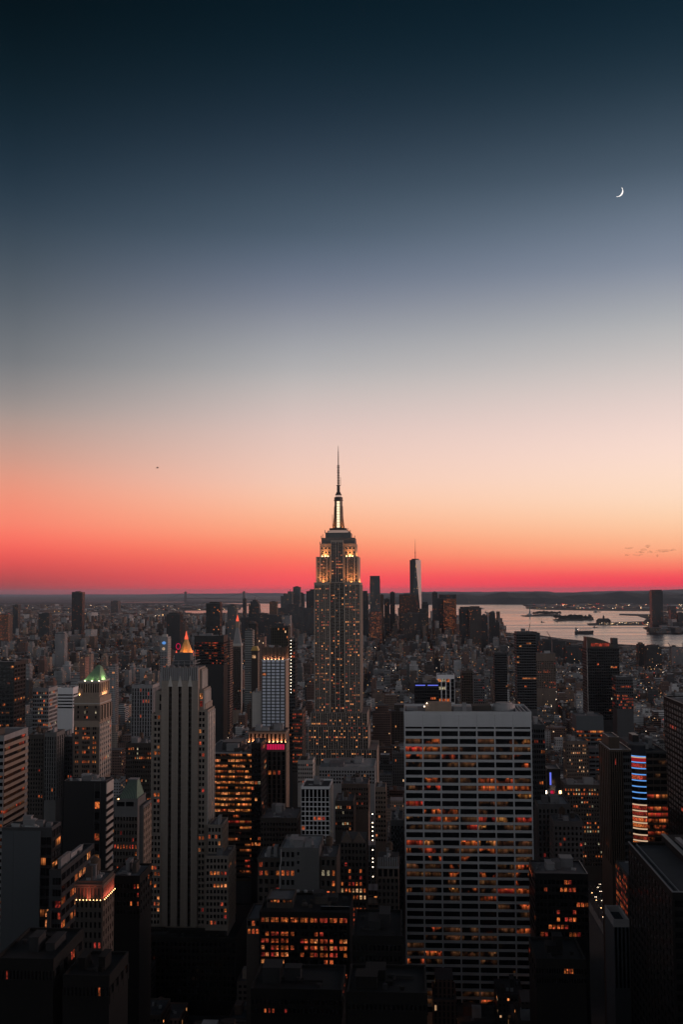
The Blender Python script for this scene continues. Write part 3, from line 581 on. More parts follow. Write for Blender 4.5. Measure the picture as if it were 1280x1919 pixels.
# ------------------------------------------------------------------ wide pale office tower with ribbon windows
def ribbon_tower():
    Y0 = 670.0; x0, x1 = P(757, 1333, Y0).x, P(996, 1333, Y0).x; z = P(876, 1333, Y0).z; zz = lambda v: P(876, v, Y0).z
    b = Bld('ribbon_office_tower', 'wide pale stone office tower with dark ribbon windows between broad white bands', (x0 + x1) / 2, Y0 + 22)
    Yb = Y0 + 45; b.core('travertine', x0, x1, Y0 + .4, Yb, 0, z, par=1.6)
    z1 = zz(1369.5); fh = 4.63; n = 36; z0 = z1 - n * fh
    b.mb('wall', 'travertine').box(x0 + .02, x1 - .02, Y0 - .15, Y0 + .6, zz(1361.5), z - 1.75)
    cols = []; pw = .85; bay = (x1 - x0 - pw) / 7
    for i in range(7): cols.append((x0 + pw + i * bay, x0 + (i + 1) * bay))
    b.grid('F', x0, x1, Y0 + .4, z0, z1 - 23 * fh, 7, fh, sf=.33, pd=.75, sd=.62, litp=.26, lits=('ribbon_dim', 'ribbon_dim', 'ribbon_orange'), mat='travertine', cols=cols, seed=6)
    b.grid('F', x0, x1, Y0 + .4, z1 - 23 * fh, z1, 7, fh, sf=.33, pd=.75, sd=.62, litp=.5, lits=('ribbon_orange', 'ribbon_orange', 'ribbon_dim', 'ribbon_dim', 'ribbon_dim', 'ribbon_red', 'ribbon_amber'), mat='travertine', cols=cols, seed=5)
    for c0, c1 in cols: b.win.append(('F', c0, c1, Y0 + .4, zz(1365.2), zz(1362), DARKW))
    b.mb('wall', 'travertine').box(x0 + .05, x1 - .05, Y0 - .2, Y0 + .5, z1 - .01, zz(1365.2))
    for i in range(8): b.mb('wall', 'travertine').box(x0 + i * bay + .04, x0 + i * bay + pw - .04, Y0 - .33, Y0 + .3, z1, zz(1361.5) + .02)
    for i in range(1, 7): b.mb('panel_joint', 'dark_panel').box(x0 + i * bay + .46, x0 + i * bay + .54, Y0 - .16, Y0, zz(1361), z - 1.9)
    # roof plant
    U = lambda u: P(u, 1325, Y0 + 15).x; zr = z - 1.6
    b.one('roof_bulkhead', 'tan_brick', MB().box(U(797), U(846), Y0 + 12, Y0 + 24, zr, zr + 5.0).box(U(800), U(840), Y0 + 14, Y0 + 22, zr + 5.0, zr + 5.6)); b.one('roof_bulkhead', 'steel', MB().box(U(850), U(884), Y0 + 14, Y0 + 22, zr, zr + 3.2))
    b.one('roof_bulkhead', 'dark_brick', MB().box(U(886), U(922), Y0 + 20, Y0 + 34, zr, zr + 3.0)); b.one('cooling_tower', 'concrete', MB().cyl(U(947), Y0 + 24, zr, zr + 4.0, 7.0, 6.6, 24).cyl(U(947), Y0 + 24, zr + 4.0, zr + 4.8, 5.2, 5.2, 24))
    b.one('roof_bulkhead', 'grey_stone', MB().box(U(866), U(874), Y0 + 12, Y0 + 15, zr, zr + 5.6)); b.one('roof_vent', 'roof_pale', MB().box(U(774), U(790), Y0 + 6, Y0 + 9, zr, zr + 1.0)); b.one('roof_vent', 'steel', MB().box(U(762), U(783), Y0 + 18, Y0 + 24, zr, zr + 2.2))
    for k in range(3): b.one('roof_rail', 'travertine', MB().box(x1 - 3.4 - k * 2.2, x1 - 3.0 - k * 2.2, Y0 + 3, Yb - 3, zr, zr + 1.5))
    b.one('roof_lamp', 'lamp_white', MB().cyl(U(795), Y0 + 11, zr + 3.2, zr + 3.7, .3, .3, 8)); b.one('roof_lamp', 'lamp_white', MB().cyl(U(800), Y0 + 11.4, zr + 5.2, zr + 5.6, .25, .25, 8))
    b.finish()
ribbon_tower()

# ------------------------------------------------------------------ stepped limestone tower with three dark window strips
def stepped_tower():
    Y0 = 720.0; U = lambda u, Y=Y0: P(u, 1400, Y).x; zz = lambda v, Y=Y0: P(330, v, Y).z; st = 'limestone'
    b = Bld('stepped_tower', 'stepped limestone tower with fluted crown and three dark vertical window strips', U(337), Y0 + 20)
    zp = zz(1735)
    def blk(u0, u1, v, y0, y1, par=.8): b.core(st, U(u0, y0), U(u1, y0), y0, y1, 0, zz(v, y0), par=par)
    blk(302, 371, 1252, Y0 + .8, Y0 + 26, par=0)
    x0, x1 = U(302), U(371)
    strips = [(U(316), U(321.5)), (U(334), U(339.5)), (U(353), U(358.5))]
    ed = [x0 - .02] + [q for s_ in strips for q in s_] + [x1 + .02]
    for i in range(0, 8, 2): b.mb('wall', st).box(ed[i], ed[i + 1], Y0 - .6, Y0 + 1.0, zp, zz(1280))
    b.mb('wall', st).box(x0 - .05, x1 + .05, Y0 - .62, Y0 + .9, zz(1280) + .01, zz(1275))
    for s0, s1 in strips:
        b.one('window_strip', 'dark_glass', MB().box(s0 - .05, s1 + .05, Y0 + .5, Y0 + .85, zp, zz(1280)))
        for k in range(int((zz(1280) - zp) / 3.85)): b.mb('strip_spandrel', 'black_panel').box(s0 - .02, s1 + .02, Y0 + .28, Y0 + .62, zp + k * 3.85, zp + k * 3.85 + 1.35)
        b.mb('strip_mullion', 'bronze_panel').box((s0 + s1) / 2 - .12, (s0 + s1) / 2 + .12, Y0 + .15, Y0 + .62, zp, zz(1280))
        b.one('strip_ornament', 'pale_stone', MB().loft([(s0 - .6, Y0 - .75), (s1 + .6, Y0 - .75), (s1 + .6, Y0 + .5), (s0 - .6, Y0 + .5)], zz(1286), [(s0 + .8, Y0 - .75), (s1 - .8, Y0 - .75), (s1 - .8, Y0 + .5), (s0 + .8, Y0 + .5)], zz(1266)))
    n = 19; w = (x1 - x0) / n
    for i in range(n): b.mb('crown_flute', 'grey_stone').box(x0 + i * w + .15, x0 + (i + 1) * w - .3, Y0 - .35 - .3 * (i % 2), Y0 + 1, zz(1274.8), zz(1251) + (.9 if i % 3 == 0 else 0))
    b.mb('parapet', st).box(x0, x1, Y0 + .4, Y0 + 1.4, zz(1252), zz(1250)); b.mb('roof', 'roof_gravel').box(x0 + .2, x1 - .2, Y0 + 1.6, Y0 + 25.8, zz(1252) + .01, zz(1252) + .2)
    b.one('penthouse', 'slate_panel', MB().box(U(321), U(351), Y0 + 8, Y0 + 17, zz(1250), zz(1225)).box(U(319), U(358), Y0 + 7, Y0 + 18, zz(1247), zz(1241)))
    rl_ = MB()
    for u in (319, 330, 341, 352, 361): rl_.bar((U(u), Y0 + 6, zz(1253)), (U(u), Y0 + 6, zz(1239)), .3)
    for v in (1239, 1245): rl_.bar((U(318), Y0 + 6, zz(v)), (U(361), Y0 + 6, zz(v)), .35); rl_.bar((U(361), Y0 + 6, zz(v)), (U(363), Y0 + 20, zz(v)), .35)
    rl_.bar((U(361), Y0 + 6, zz(1218)), (U(361), Y0 + 6, zz(1252)), .35); rl_.bar((U(357), Y0 + 7, zz(1222)), (U(357), Y0 + 7, zz(1247)), .35)
    b.one('railing', 'steel', rl_)
    # shoulders
    blk(291, 303, 1294, Y0 + 3, Y0 + 24); blk(283, 304, 1337, Y0 + 1.2, Y0 + 30); blk(369, 377, 1254, Y0 + 6, Y0 + 26); blk(369, 381.5, 1291, Y0 + 4, Y0 + 28); blk(369, 388.8, 1330, Y0 + 1.2, Y0 + 27)
    blk(369, 385, 1318, Y0 + 6, Y0 + 31)
    L_ = ('lit_orange', 'lit_orange', 'lit_amber', 'lit_red')
    b.grid('F', U(287), U(300), Y0 + 1.2, zp, zz(1341), 2, 3.85, .34, .42, .35, .3, .08, L_, st); b.grid('F', U(371.5), U(383.5), Y0 + 1.2, zp, zz(1334), 2, 3.85, .34, .42, .35, .3, .07, L_, st)
    b.grid('F', U(296), U(301.5), Y0 + 3, zz(1336), zz(1302), 1, 5, .2, .3, .3, .2, .1, L_, st); b.grid('F', U(371.5), U(378), Y0 + 4, zz(1329), zz(1300), 1, 5, .2, .3, .3, .2, .5, L_, st)
    for (u1, y0, y1, va, vb, nd) in ((377, 6, 26, 1258, 1291, 5), (381.5, 4, 28, 1295, 1330, 5), (388.8, 1.2, 27, 1335, 1545, 4)):
        b.grid('R', Y0 + y0, Y0 + y1, U(u1, Y0 + y0), zz(vb), zz(va), nd, 3.85, .55, .45, .5, .15, .04, L_, 'tan_brick', pmat='pale_stone')
    # lower wings on the far side
    def wing(u0, u1, v, y0, y1, cols, vb, p):
        b.core(st, U(u0, y0), U(u1, y0), y0, y1, 0, zz(v, y0), par=1.0); b.grid('F', U(u0 + 1, y0), U(u1 - 1, y0), y0, zz(vb, y0), zz(v + 6, y0), cols, 3.9, .36, .42, .35, .3, p, L_, st); b.grid('R', y0, y1, U(u1, y0), zz(vb, y0), zz(v + 6, y0), 5, 3.9, .5, .42, .4, .2, p * .3, L_, 'tan_brick')
        b.roofkit(U(u0 + 1, y0), U(u1 - 1, y0), y0 + 1, y1 - 1, zz(v, y0) - 1, 1, False, seed=int(v))
    wing(389.5, 416, 1544, Y0 - 6, Y0 + 18, 4, 1600, .18); wing(386, 428, 1602, Y0 - 14, Y0 + 16, 6, 1735, .1)
    wing(283, 303, 1560, Y0 - 1, Y0 + 20, 3, 1735, .1)
    b.core('gloom_brick', U(246), U(452), Y0 - 22, Y0 + 55, 0, zp, par=1.2, roof='gloom_roof'); b.grid('F', U(246), U(452), Y0 - 22, zp - 40, zp - 3, 26, 4.2, .4, .4, .4, .3, 0.0, L_, 'gloom_brick')
    b.roofkit(U(250), U(445), Y0 - 20, Y0 - 3, zp - 1.2, 5, False, seed=9, mats=['dark_plant', 'gloom_brick'])
    b.finish()
stepped_tower()

# ------------------------------------------------------------------ neighbours of the stepped tower, left part of the picture
LO = ('lit_orange', 'lit_orange', 'lit_amber', 'lit_cool'); LR = ('lit_orange', 'lit_red'); RB = ('ribbon_orange', 'ribbon_bright')
def banded_tower():
    Y0 = 620.0; x1 = P(7.7, 1378, Y0).x; z = P(7.7, 1378, Y0).z; y1 = Y0 * (765 - 7.7) / (765 - 53)
    b = Bld('banded_office_tower', 'office tower cut by the picture edge with pale and dark horizontal bands', x1 - 20, Y0 + 20)
    b.core('grey_stone', x1 - 45, x1, Y0, y1, 0, z, roof='roof_gravel', par=1.0)
    b.grid('R', Y0, y1, x1, 3, z - 3.2, 1, 3.9, .02, .5, 0, .5, .1, ('ribbon_dim', 'ribbon_red'), 'tan_brick', seed=3, cols=[(Y0 + i * 7 + .4, Y0 + i * 7 + 7.3) for i in range(int((y1 - Y0 - 1) / 7))])
    b.grid('F', x1 - 45, x1, Y0, 40, z - 3.2, 6, 3.9, .05, .5, .3, .5, .3, ('ribbon_orange',), 'grey_stone')
    b.roofkit(x1 - 40, x1 - 3, Y0 + 2, y1 - 2, z - 1, 3, False, 4); b.finish()
banded_tower()
def slate_tower():
    Y0 = 430.0; X = lambda u: P(u, 1550, Y0).x; z = P(60, 1550, Y0).z; zz = lambda v: P(60, v, Y0).z; y1 = Y0 * (765 - 97) / (765 - 114)
    b = Bld('slate_tower', 'office tower with blank slate grey wall and glowing amber corner windows', X(50), Y0 + 8)
    b.core('dark_panel', X(4), X(97), Y0, y1, 0, z, roof='roof_dark', par=1.0)
    b.one('wall_panel', 'slate_panel', MB().box(X(5), X(27) - .1, Y0 - .5, Y0 + .2, 20, z - 1.2).box(X(27), X(77), Y0 - .62, Y0 + .2, 20, z - 1.2))
    b.grid('F', X(77.5), X(96.8), Y0, zz(1780), zz(1568), 2, 4.1, .08, .28, .3, .25, .22, ('ribbon_bright', 'lit_amber'), 'black_panel', seed=8)
    b.grid('R', Y0 + .2, y1 - .2, X(97), zz(1780), zz(1556), 3, 4.1, .1, .3, .25, .2, .5, ('lit_amber', 'ribbon_bright', 'lit_amber'), 'black_panel', seed=12)
    b.grid('F', X(8), X(26), Y0 - .5, zz(1850), zz(1600), 3, 4.4, .3, .5, .0, .0, .08, ('lit_orange',), 'slate_panel', seed=2, win=True) if False else None
    b.roofkit(X(8), X(92), Y0 + 2, y1 - 2, z - 1, 4, False, 3); b.finish()
    b = Bld('terraced_office', 'dark terraced office wing with amber ribbon windows below the slate tower', X(115), Y0 + 20)
    b.core('dark_panel', X(98), X(120), Y0 - 3, Y0 + 42, 0, zz(1625), roof='roof_dark'); b.core('dark_panel', X(98), X(104), Y0 - 5, Y0 - 3.2, 0, zz(1700), roof='roof_dark', par=.5)
    b.grid('R', Y0 - 3, Y0 + 42, X(120), zz(1790), zz(1634), 8, 4.3, .12, .42, .25, .2, .34, ('ribbon_bright', 'lit_amber', 'lit_orange'), 'dark_panel', seed=4)
    b.grid('F', X(104.5), X(120), Y0 - 3, zz(1790), zz(1640), 3, 4.3, .12, .42, .25, .2, .5, ('lit_orange', 'lit_red', 'lit_amber'), 'dark_panel', seed=6)
    b.roofkit(X(99), X(119), Y0, Y0 + 40, zz(1625) - 1, 2, False, 8); b.finish()
slate_tower()
def black_tower():
    Y0 = 560.0; X = lambda u: P(u, 1463, Y0).x; z = P(160, 1463, Y0).z; zz = lambda v: P(160, v, Y0).z; y1 = Y0 + 13
    b = Bld('black_slab_tower', 'plain black slab tower with one column of lit windows and pale banded flank', X(160), Y0 + 7)
    b.core('black_panel', X(120), X(199), Y0, y1, 0, z, roof='roof_gravel', par=.9)
    b.one('corner_pier', 'dark_panel', MB().box(X(177), X(178), Y0 - .4, Y0 + .2, 10, z - 1)); b.one('corner_pier', 'dark_panel', MB().box(X(187.5), X(188.5), Y0 - .4, Y0 + .2, 10, z - 1))
    b.grid('F', X(178), X(187.5), Y0, zz(1640), zz(1482), 1, 5.4, .12, .35, .0, .2, .42, ('lit_orange', 'lit_amber'), 'black_panel', seed=21)
    b.one('flank_panel', 'pale_stone', MB().box(X(199) - .2, X(199) + .4, Y0 + .1, y1 - .1, zz(1487), z - 1))
    b.grid('R', Y0 + .1, y1 - .1, X(199), zz(1640), zz(1487), 1, 3.9, .02, .5, 0, .4, .0, LO, 'pale_stone')
    b.roofkit(X(124), X(196), Y0 + 1, y1 - 1, z - .9, 4, False, 6); b.finish()
black_tower()
def colonnade_tower():
    Y0 = 400.0; X = lambda u: P(u, 1650, Y0).x; zz = lambda v: P(170, v, Y0).z; z = zz(1650); y1 = Y0 + 15
    b = Bld('colonnade_tower', 'dark brick tower crowned by a red floodlit colonnade with small bulbs', X(170), Y0 + 7)
    x0, x1 = X(142), X(192)
    b.core('dark_brick', x0, x1, Y0, y1, 0, z, par=.8); b.mb('cornice', 'brown_brick').box(x0 - .5, x1 + .5, Y0 - .5, y1 + .5, z - 1.8, z - 1.1).box(x0 - .35, x1 + .35, Y0 - .35, y1 + .35, zz(1663), zz(1661))
    zc0, zc1 = zz(1684), zz(1663)
    b.mb('cornice', 'brown_brick').box(x0 - .4, x1 + .4, Y0 - .4, y1 + .4, zc0 - .5, zc0)
    for i in range(8):
        xx = x0 + .5 + i * (x1 - x0 - 1) / 7; b.one('column', 'red_brick', MB().cyl(xx, Y0 - .1, zc0, zc1, .28, .24, 10)); b.one('bulb', 'lamp_warm', MB().cyl(xx, Y0 - .75, zc0 - .25, zc0 + .02, .13, .13, 8))
    for i in range(8):
        yy = Y0 + .5 + i * (y1 - Y0 - 1) / 7; b.one('column', 'red_brick', MB().cyl(x1 + .1, yy, zc0, zc1, .28, .24, 10)); b.one('bulb', 'lamp_warm', MB().cyl(x1 + .75, yy, zc0 - .25, zc0 + .02, .13, .13, 8))
    b.grid('F', x0, x1, Y0, zz(1860), zc0 - 1, 6, 3.6, .5, .45, .3, .2, .05, LR, 'dark_brick', seed=4); b.grid('R', Y0, y1, x1, zz(1860), zc0 - 1, 5, 3.6, .5, .45, .3, .2, .03, LR, 'brown_brick')
    for i in range(5): b.win.append(('F', x0 + 1 + i * 1.9, x0 + 2 + i * 1.9, Y0, zz(1660.5), zz(1658.5), 'lit_red'))
    b.roofkit(x0 + 1, x1 - 1, Y0 + 1, y1 - 1, z - .8, 3, True, 2); o = b.finish()
    area(o, ((x0 + x1) / 2, Y0 - .9, zc0 + .1), x1 - x0, 450, (1, .25, .14), (0, .45, 1), .2); area(o, (x1 + .9, Y0 + 7, zc0 + .1), 14, 700, (1, .25, .16), (-.45, 0, 1), .2)
colonnade_tower()
def mansard_tower(name, label, u0, u1, ur, ve, vt, Y0, vbot, mat, fl=None, tall=True):
    X = lambda u: P(u, ve, Y0).x; zz = lambda v: P((u0 + u1) / 2, v, Y0).z; y1 = Y0 * (765 - u1) / (765 - ur)
    b = Bld(name, label, X((u0 + u1) / 2), (Y0 + y1) / 2); x0, x1 = X(u0), X(u1); z = zz(ve)
    return b, X, zz, x0, x1, Y0, y1, z
def green_roof_tower():
    b, X, zz, x0, x1, Y0, y1, ze = mansard_tower('green_roof_tower', 'tan stone tower with floodlit green pyramid roof and arched upper windows', 139, 187, 208.5, 1305, 1250, 800.0, 1460, 'tan_brick')
    st = 'tan_brick'
    zs = zz(1306); b.core(st, x0, x1, Y0, y1, 0, zs, par=.8)
    cx0, cx1, cy0, cy1 = X(145), X(184), Y0 + 2.5, y1 - 2; zc = zz(1279)
    b.mb('wall', st).box(cx0, cx1, cy0, cy1, zs - .5, zc); b.mb('cornice', 'pale_stone').box(cx0 - .6, cx1 + .6, cy0 - .6, cy1 + .6, zc, zc + .9)
    b.mb('cornice', 'pale_stone').box(x0 - .4, x1 + .4, Y0 - .4, y1 + .4, zz(1319), zz(1317))
    q = [(X(153), cy0 + 1), (X(182.5), cy0 + 1), (X(182.5), cy1 - 1), (X(153), cy1 - 1)]; mx, my = X(174), (cy0 + cy1) / 2
    t_ = [(mx - 1.6, my - 2), (mx + 1.6, my - 2), (mx + 1.6, my + 2), (mx - 1.6, my + 2)]
    rf = MB().loft(q, zc + .95, t_, zz(1251)); ro = b.one('roof', 'copper_roof', rf)
    sm = MB()
    for i in range(9):
        f = (i + .5) / 9; sm.bar((q[0][0] + (q[1][0] - q[0][0]) * f, q[0][1] - .05, zc + 1), (t_[0][0] + (t_[1][0] - t_[0][0]) * f, t_[0][1] - .05, zz(1251)), .25)
    b.one('roof_seam', 'copper_roof', sm, ro); b.one('finial', 'copper_roof', MB().box(mx - 1.2, mx + 1.2, my - 1.5, my + 1.5, zz(1251) + .01, zz(1249)).cyl(mx, my, zz(1249), zz(1246.5), .25, .05, 6))
    for (u, v, r_) in ((149, 1300, .8),): b.one('corner_turret', st, MB().cyl(X(u), Y0 + 1.6, zs - .6, zz(1292), r_ * 2.2, r_ * 2.2, 10).cyl(X(u), Y0 + 1.6, zz(1292), zz(1288), r_ * 2.3, .1, 10))
    b.grid('F', cx0, cx1, cy0, zs + 1.5, zc - 1, 9, 6.5, .5, .2, .4, .3, .05, LO, st); b.grid('R', cy0, cy1, cx1, zs + 1.5, zc - 1, 5, 6.5, .5, .2, .4, .3, .0, LO, st)
    b.grid('F', x0, x1, Y0, zz(1460), zz(1362), 8, 3.55, .42, .45, .35, .3, .32, ('lit_orange', 'lit_orange', 'lit_amber'), 'brown_brick', cols=[(X(c), X(c + 2.6)) for c in (142, 145.6, 155.5, 159.2, 162.9, 166.4, 175, 178.7)], seed=31)
    b.grid('F', x0, x1, Y0, zz(1350), zz(1322), 3, 3.55, .4, .45, .3, .2, .35, LO, 'brown_brick', cols=[(X(c), X(c + 2.6)) for c in (145.6, 158.5, 162.4, 178.7)], seed=8)
    for k in range(7): a = math.pi * (k + .5) / 7; b.win.append(('F', X(160 + 6.5 * k / 7), X(160 + 6.5 * (k + .85) / 7), Y0, zz(1329), zz(1329 - 4.5 * math.sin(a)), 'lit_amber'))
    b.grid('R', Y0, y1, x1, zz(1352), zz(1322), 4, 12, .45, .1, .8, .3, .0, LO, 'tan_brick'); b.grid('R', Y0, y1, x1, zz(1460), zz(1356), 6, 3.55, .4, .45, .5, .3, .06, LO, 'tan_brick', pmat='pale_stone')
    o = b.finish(); gr = (.75, 1.0, .35)
    for i in range(3): area(o, (q[0][0] + 1.4 + i * 5.3, cy0 - .2, zc + 1.1), 1.6, 420, gr, (0, .8, 1), .4); fixture(o, q[0][0] + 1.2 + i * 5.3, q[0][0] + 1.9 + i * 5.3, cy0 + .0, cy0 + .4, zc + .95, zc + 1.3, 'lamp_white')
    area(o, (q[1][0] + 1.1, my, zc + 1.1), 8, 700, gr, (-.8, 0, 1), .4)
    area(o, (X(149), cy0 - 1.0, zs + .8), 5, 700, (1, .55, .2), (0, .4, 1)); area(o, (cx1 + 1.2, my, zs + .6), 12, 1100, (1, .5, .22), (-.35, 0, 1))
green_roof_tower()
def slate_roof_tower():
    b, X, zz, x0, x1, Y0, y1, z = mansard_tower('copper_roof_tower', 'grey stone tower with dark green mansard roof and a single roof lamp', 214, 258, 266, 1496, 1463, 540.0, 1660, 'dim_stone')
    st = 'dim_stone'; b.core(st, x0, x1, Y0, y1 + 8, 0, z, par=.7); my = (Y0 + y1 + 8) / 2; mx = X(243)
    q = [(X(221), Y0 + .8), (X(261), Y0 + .8), (X(261), y1 + 7), (X(221), y1 + 7)]; t_ = [(mx - 2.2, my - 2), (mx + 2.2, my - 2), (mx + 2.2, my + 2), (mx - 2.2, my + 2)]
    q = [(min(a, x1 - .6), c) for a, c in q]
    ro = b.one('roof', 'copper_roof', MB().loft(q, z - .3, t_, zz(1465))); b.one('roof_rail', 'steel', MB().box(mx - 2.4, mx + 2.4, my - 2.2, my + 2.2, zz(1465) + .01, zz(1463)), ro)
    sm = MB()
    for i in range(10):
        f = (i + .5) / 10; sm.bar((q[0][0] + (q[1][0] - q[0][0]) * f, q[0][1] - .05, z), (t_[0][0] + (t_[1][0] - t_[0][0]) * f, t_[0][1] - .05, zz(1465)), .18)
    b.one('roof_seam', 'roof_dark', sm, ro)
    b.grid('F', X(218), X(252), Y0, zz(1516), zz(1502), 2, 3.2, .12, .4, .4, .3, .0, LO, st); b.grid('F', x0, x1, Y0, zz(1700), zz(1530), 8, 3.5, .45, .45, .35, .25, .1, LR, 'dark_brick', seed=4)
    b.core(st, x1 - .5, X(265), Y0 + 4, y1 + 12, 0, zz(1512), par=.6); b.grid('R', Y0 + 4, y1 + 12, X(265), zz(1650), zz(1518), 5, 3.5, .45, .45, .4, .25, .07, LR, 'tan_brick')
    b.one('roof_lamp', 'lamp_warm', MB().cyl(X(222), Y0 - .2, z - .4, z + .1, .28, .28, 8)); b.finish()
slate_roof_tower()
tower('dark_red_tower', 'dark tower at the picture edge with amber lit bands high up', -40, 27, 1240, 1000, 30, 'black_panel', 9, 4, 3.9, .2, .4, .3, .2, .12, ('ribbon_bright', 'ribbon_orange'), 1365, side=True, kit=2)
tower('gridded_office_block', 'grey gridded office block with a lit middle band, beside the white ribbed slab', 62, 91, 1289, 1050, 27, 'grey_stone', 9, 7, 3.7, .3, .4, .3, .25, .16, LO, 1400, smat='concrete')
tower('ribbed_slab', 'pale slab building of blank white ribs behind the gridded grey office block', 108, 137, 1288, 1150, 22, 'white_panel', 1, 3, 3.6, .05, .55, .2, .5, .0, LO, 1330, blank=6, kit=1)
tower('brown_loft_tower', 'brown brick loft tower under the gridded grey office block', 53, 82, 1376, 900, 26, 'dark_brick', 6, 5, 3.5, .5, .45, .3, .2, .03, LR, 1530, tank=True)
tower('fluted_grey_tower', 'narrow grey fluted tower between brown loft tower and green roofed tower', 84, 106, 1372, 880, 22, 'dim_stone', 5, 4, 3.5, .5, .2, .6, .2, .02, LR, 1500)
tower('plain_grey_tower', 'plain dark grey tower tucked against the green roofed tower', 108, 136, 1380, 900, 24, 'dark_panel', 6, 4, 3.6, .5, .45, .3, .2, .02, LR, 1460)
tower('pilastered_tower', 'grey pilastered tower standing just behind the stepped limestone tower', 247, 286, 1283, 1100, 30, 'grey_stone', 8, 5, 3.7, .45, .15, .7, .15, .04, LR, 1380)
tower('dotted_brick_block', 'dark brick block with rows of tiny lit windows beside the stepped limestone tower', 236, 284, 1392, 880, 40, 'dark_brick', 12, 6, 3.5, .5, .5, .3, .2, .2, LO, 1520, tank=True)
tower('small_gable_block', 'dark mid-rise with red lit windows below the copper roofed tower', 206, 262, 1640, 480, 22, 'gloom_brick', 9, 5, 3.5, .5, .5, .3, .2, .12, LR, 1720)
tower('low_street_block', 'low nearly black block at the bottom corner with a few lit windows', -10, 100, 1795, 330, 30, 'gloom_brick', 16, 4, 3.4, .5, .5, .3, .2, .14, LR, 1850, kit=2, roof='gloom_roof', plant=('dark_plant','gloom_brick'))
tower('dim_corner_block', 'low dark block in front of the colonnaded tower', 118, 205, 1826, 330, 22, 'gloom_brick', 12, 4, 3.4, .5, .5, .3, .2, .04, LR, 1880, kit=2, roof='gloom_roof', plant=('dark_plant','gloom_brick'))

def glowing_office():
    Y0 = 850.0; X = lambda u: P(u, 1410, Y0).x; zz = lambda v: P(440, v, Y0).z; z = zz(1409); y1 = Y0 + 70
    b = Bld('glowing_office_block', 'office block whose broad floors glow bright orange, beside the stepped limestone tower', X(443), Y0 + 35)
    x0, x1 = X(384), X(483.5); b.core('dark_panel', x0, x1, Y0, y1, 0, z, roof='roof_gravel', par=1.2, parmat='concrete')
    zb = zz(1640); n = 20; cols = [(X(u), X(u + w)) for u, w in ((385, 14), (400, 13), (414, 13), (428, 12), (441.5, 8), (450, 9), (459.5, 9), (469, 6), (475.8, 7))]
    for k, (va, vb, p) in enumerate(((1412, 1494, .95), (1494, 1526, .8), (1526, 1580, .5), (1580, 1650, .3))):
        b.grid('F', x0, x1, Y0, zz(vb), zz(va), 9, 4.33, sf=.54, pd=.35, sd=.3, litp=p, lits=('ribbon_bright', 'ribbon_bright', 'ribbon_orange', 'lit_amber') if k < 2 else ('ribbon_bright', 'ribbon_orange', 'ribbon_red'), mat='bronze_panel', cols=cols, row=k > 1, seed=40 + k)
    b.grid('R', Y0, y1, x1, zb, z - 4, 10, 4.33, .15, .45, .3, .2, .02, ('lit_orange',), 'black_panel')
    b.roofkit(x0 + 2, x1 - 2, Y0 + 4, y1 - 3, z - 1.2, 5, False, 12); b.one('penthouse', 'dark_panel', MB().box(X(408), X(444), Y0 + 20, Y0 + 40, z - 1.2, z + 5)); b.finish(cap=100)
glowing_office()
tower('black_flank_tower', 'black tower with amber top floor windows beside the glowing orange office block', 471, 489, 1392, 835, 30, 'black_panel', 3, 5, 4.2, .3, .45, .2, .2, .08, LO, 1620, roof='roof_gravel', kit=1)
def crown_tower():
    Y0 = 900.0; X = lambda u: P(u, 1372, Y0).x; zz = lambda v: P(500, v, Y0).z; z = zz(1369); y1 = Y0 + 24; st = 'brown_brick'
    b = Bld('crown_lit_tower', 'dark tower with floodlit fluted crown and a magenta band below it', X(500), Y0 + 12)
    x0, x1 = X(466.5), X(535.5); b.core(st, x0, x1, Y0, y1, 0, z, par=1.0)
    n = 9; w = (x1 - x0) / n; zc0, zc1 = zz(1390), zz(1374)
    b.mb('cornice', 'tan_brick').box(x0 - .4, x1 + .4, Y0 - .9, y1 + .3, zc1, zz(1371)); b.mb('cornice', 'dark_panel').box(x0 - .3, x1 + .3, Y0 - 1.6, y1 + .2, zc0 - .9, zc0)
    for i in range(n + 1): b.one('crown_pier', 'tan_brick', MB().box(max(x0 + .02, x0 + i * w - .95), min(x1 - .02, x0 + i * w + .95), Y0 - .6, Y0 + .2, zc0, zc1))
    for i in range(n): b.win.append(('F', x0 + i * w + .95, x0 + (i + 1) * w - .95, Y0, zc0 + .5, zc1 - .3, DARKW))
    for i in range(7): b.one('neon_panel', 'neon_magenta', MB().box(X(500.5 + i * 4.75), X(504.4 + i * 4.75), Y0 - .25, Y0 + .1, zz(1404), zz(1394)))
    b.one('dark_sign_box', 'black_panel', MB().box(X(469), X(498), Y0 - 3, Y0 - .1, zz(1404), zz(1396)))
    b.grid('F', x0, x1, Y0, zz(1540), zz(1408), 8, 3.7, .45, .15, .6, .15, .015, LR, 'dark_brick'); b.grid('R', Y0, y1, x1, zz(1540), zc0 - 1, 5, 3.7, .5, .45, .4, .2, .02, LR, 'tan_brick')
    b.roofkit(x0 + 1, x1 - 1, Y0 + 1, y1 - 1, z - 1, 5, False, 5); o = b.finish()
    for i in range(n + 1):
        area(o, (x0 + i * w, Y0 - 1.2, zc0 + .15), 1.6, 330, (1, .38, .16), (0, .4, 1), .3); fixture(o, x0 + i * w - .3, x0 + i * w + .3, Y0 - 1.5, Y0 - 1.25, zc0 + .01, zc0 + .3)
crown_tower()
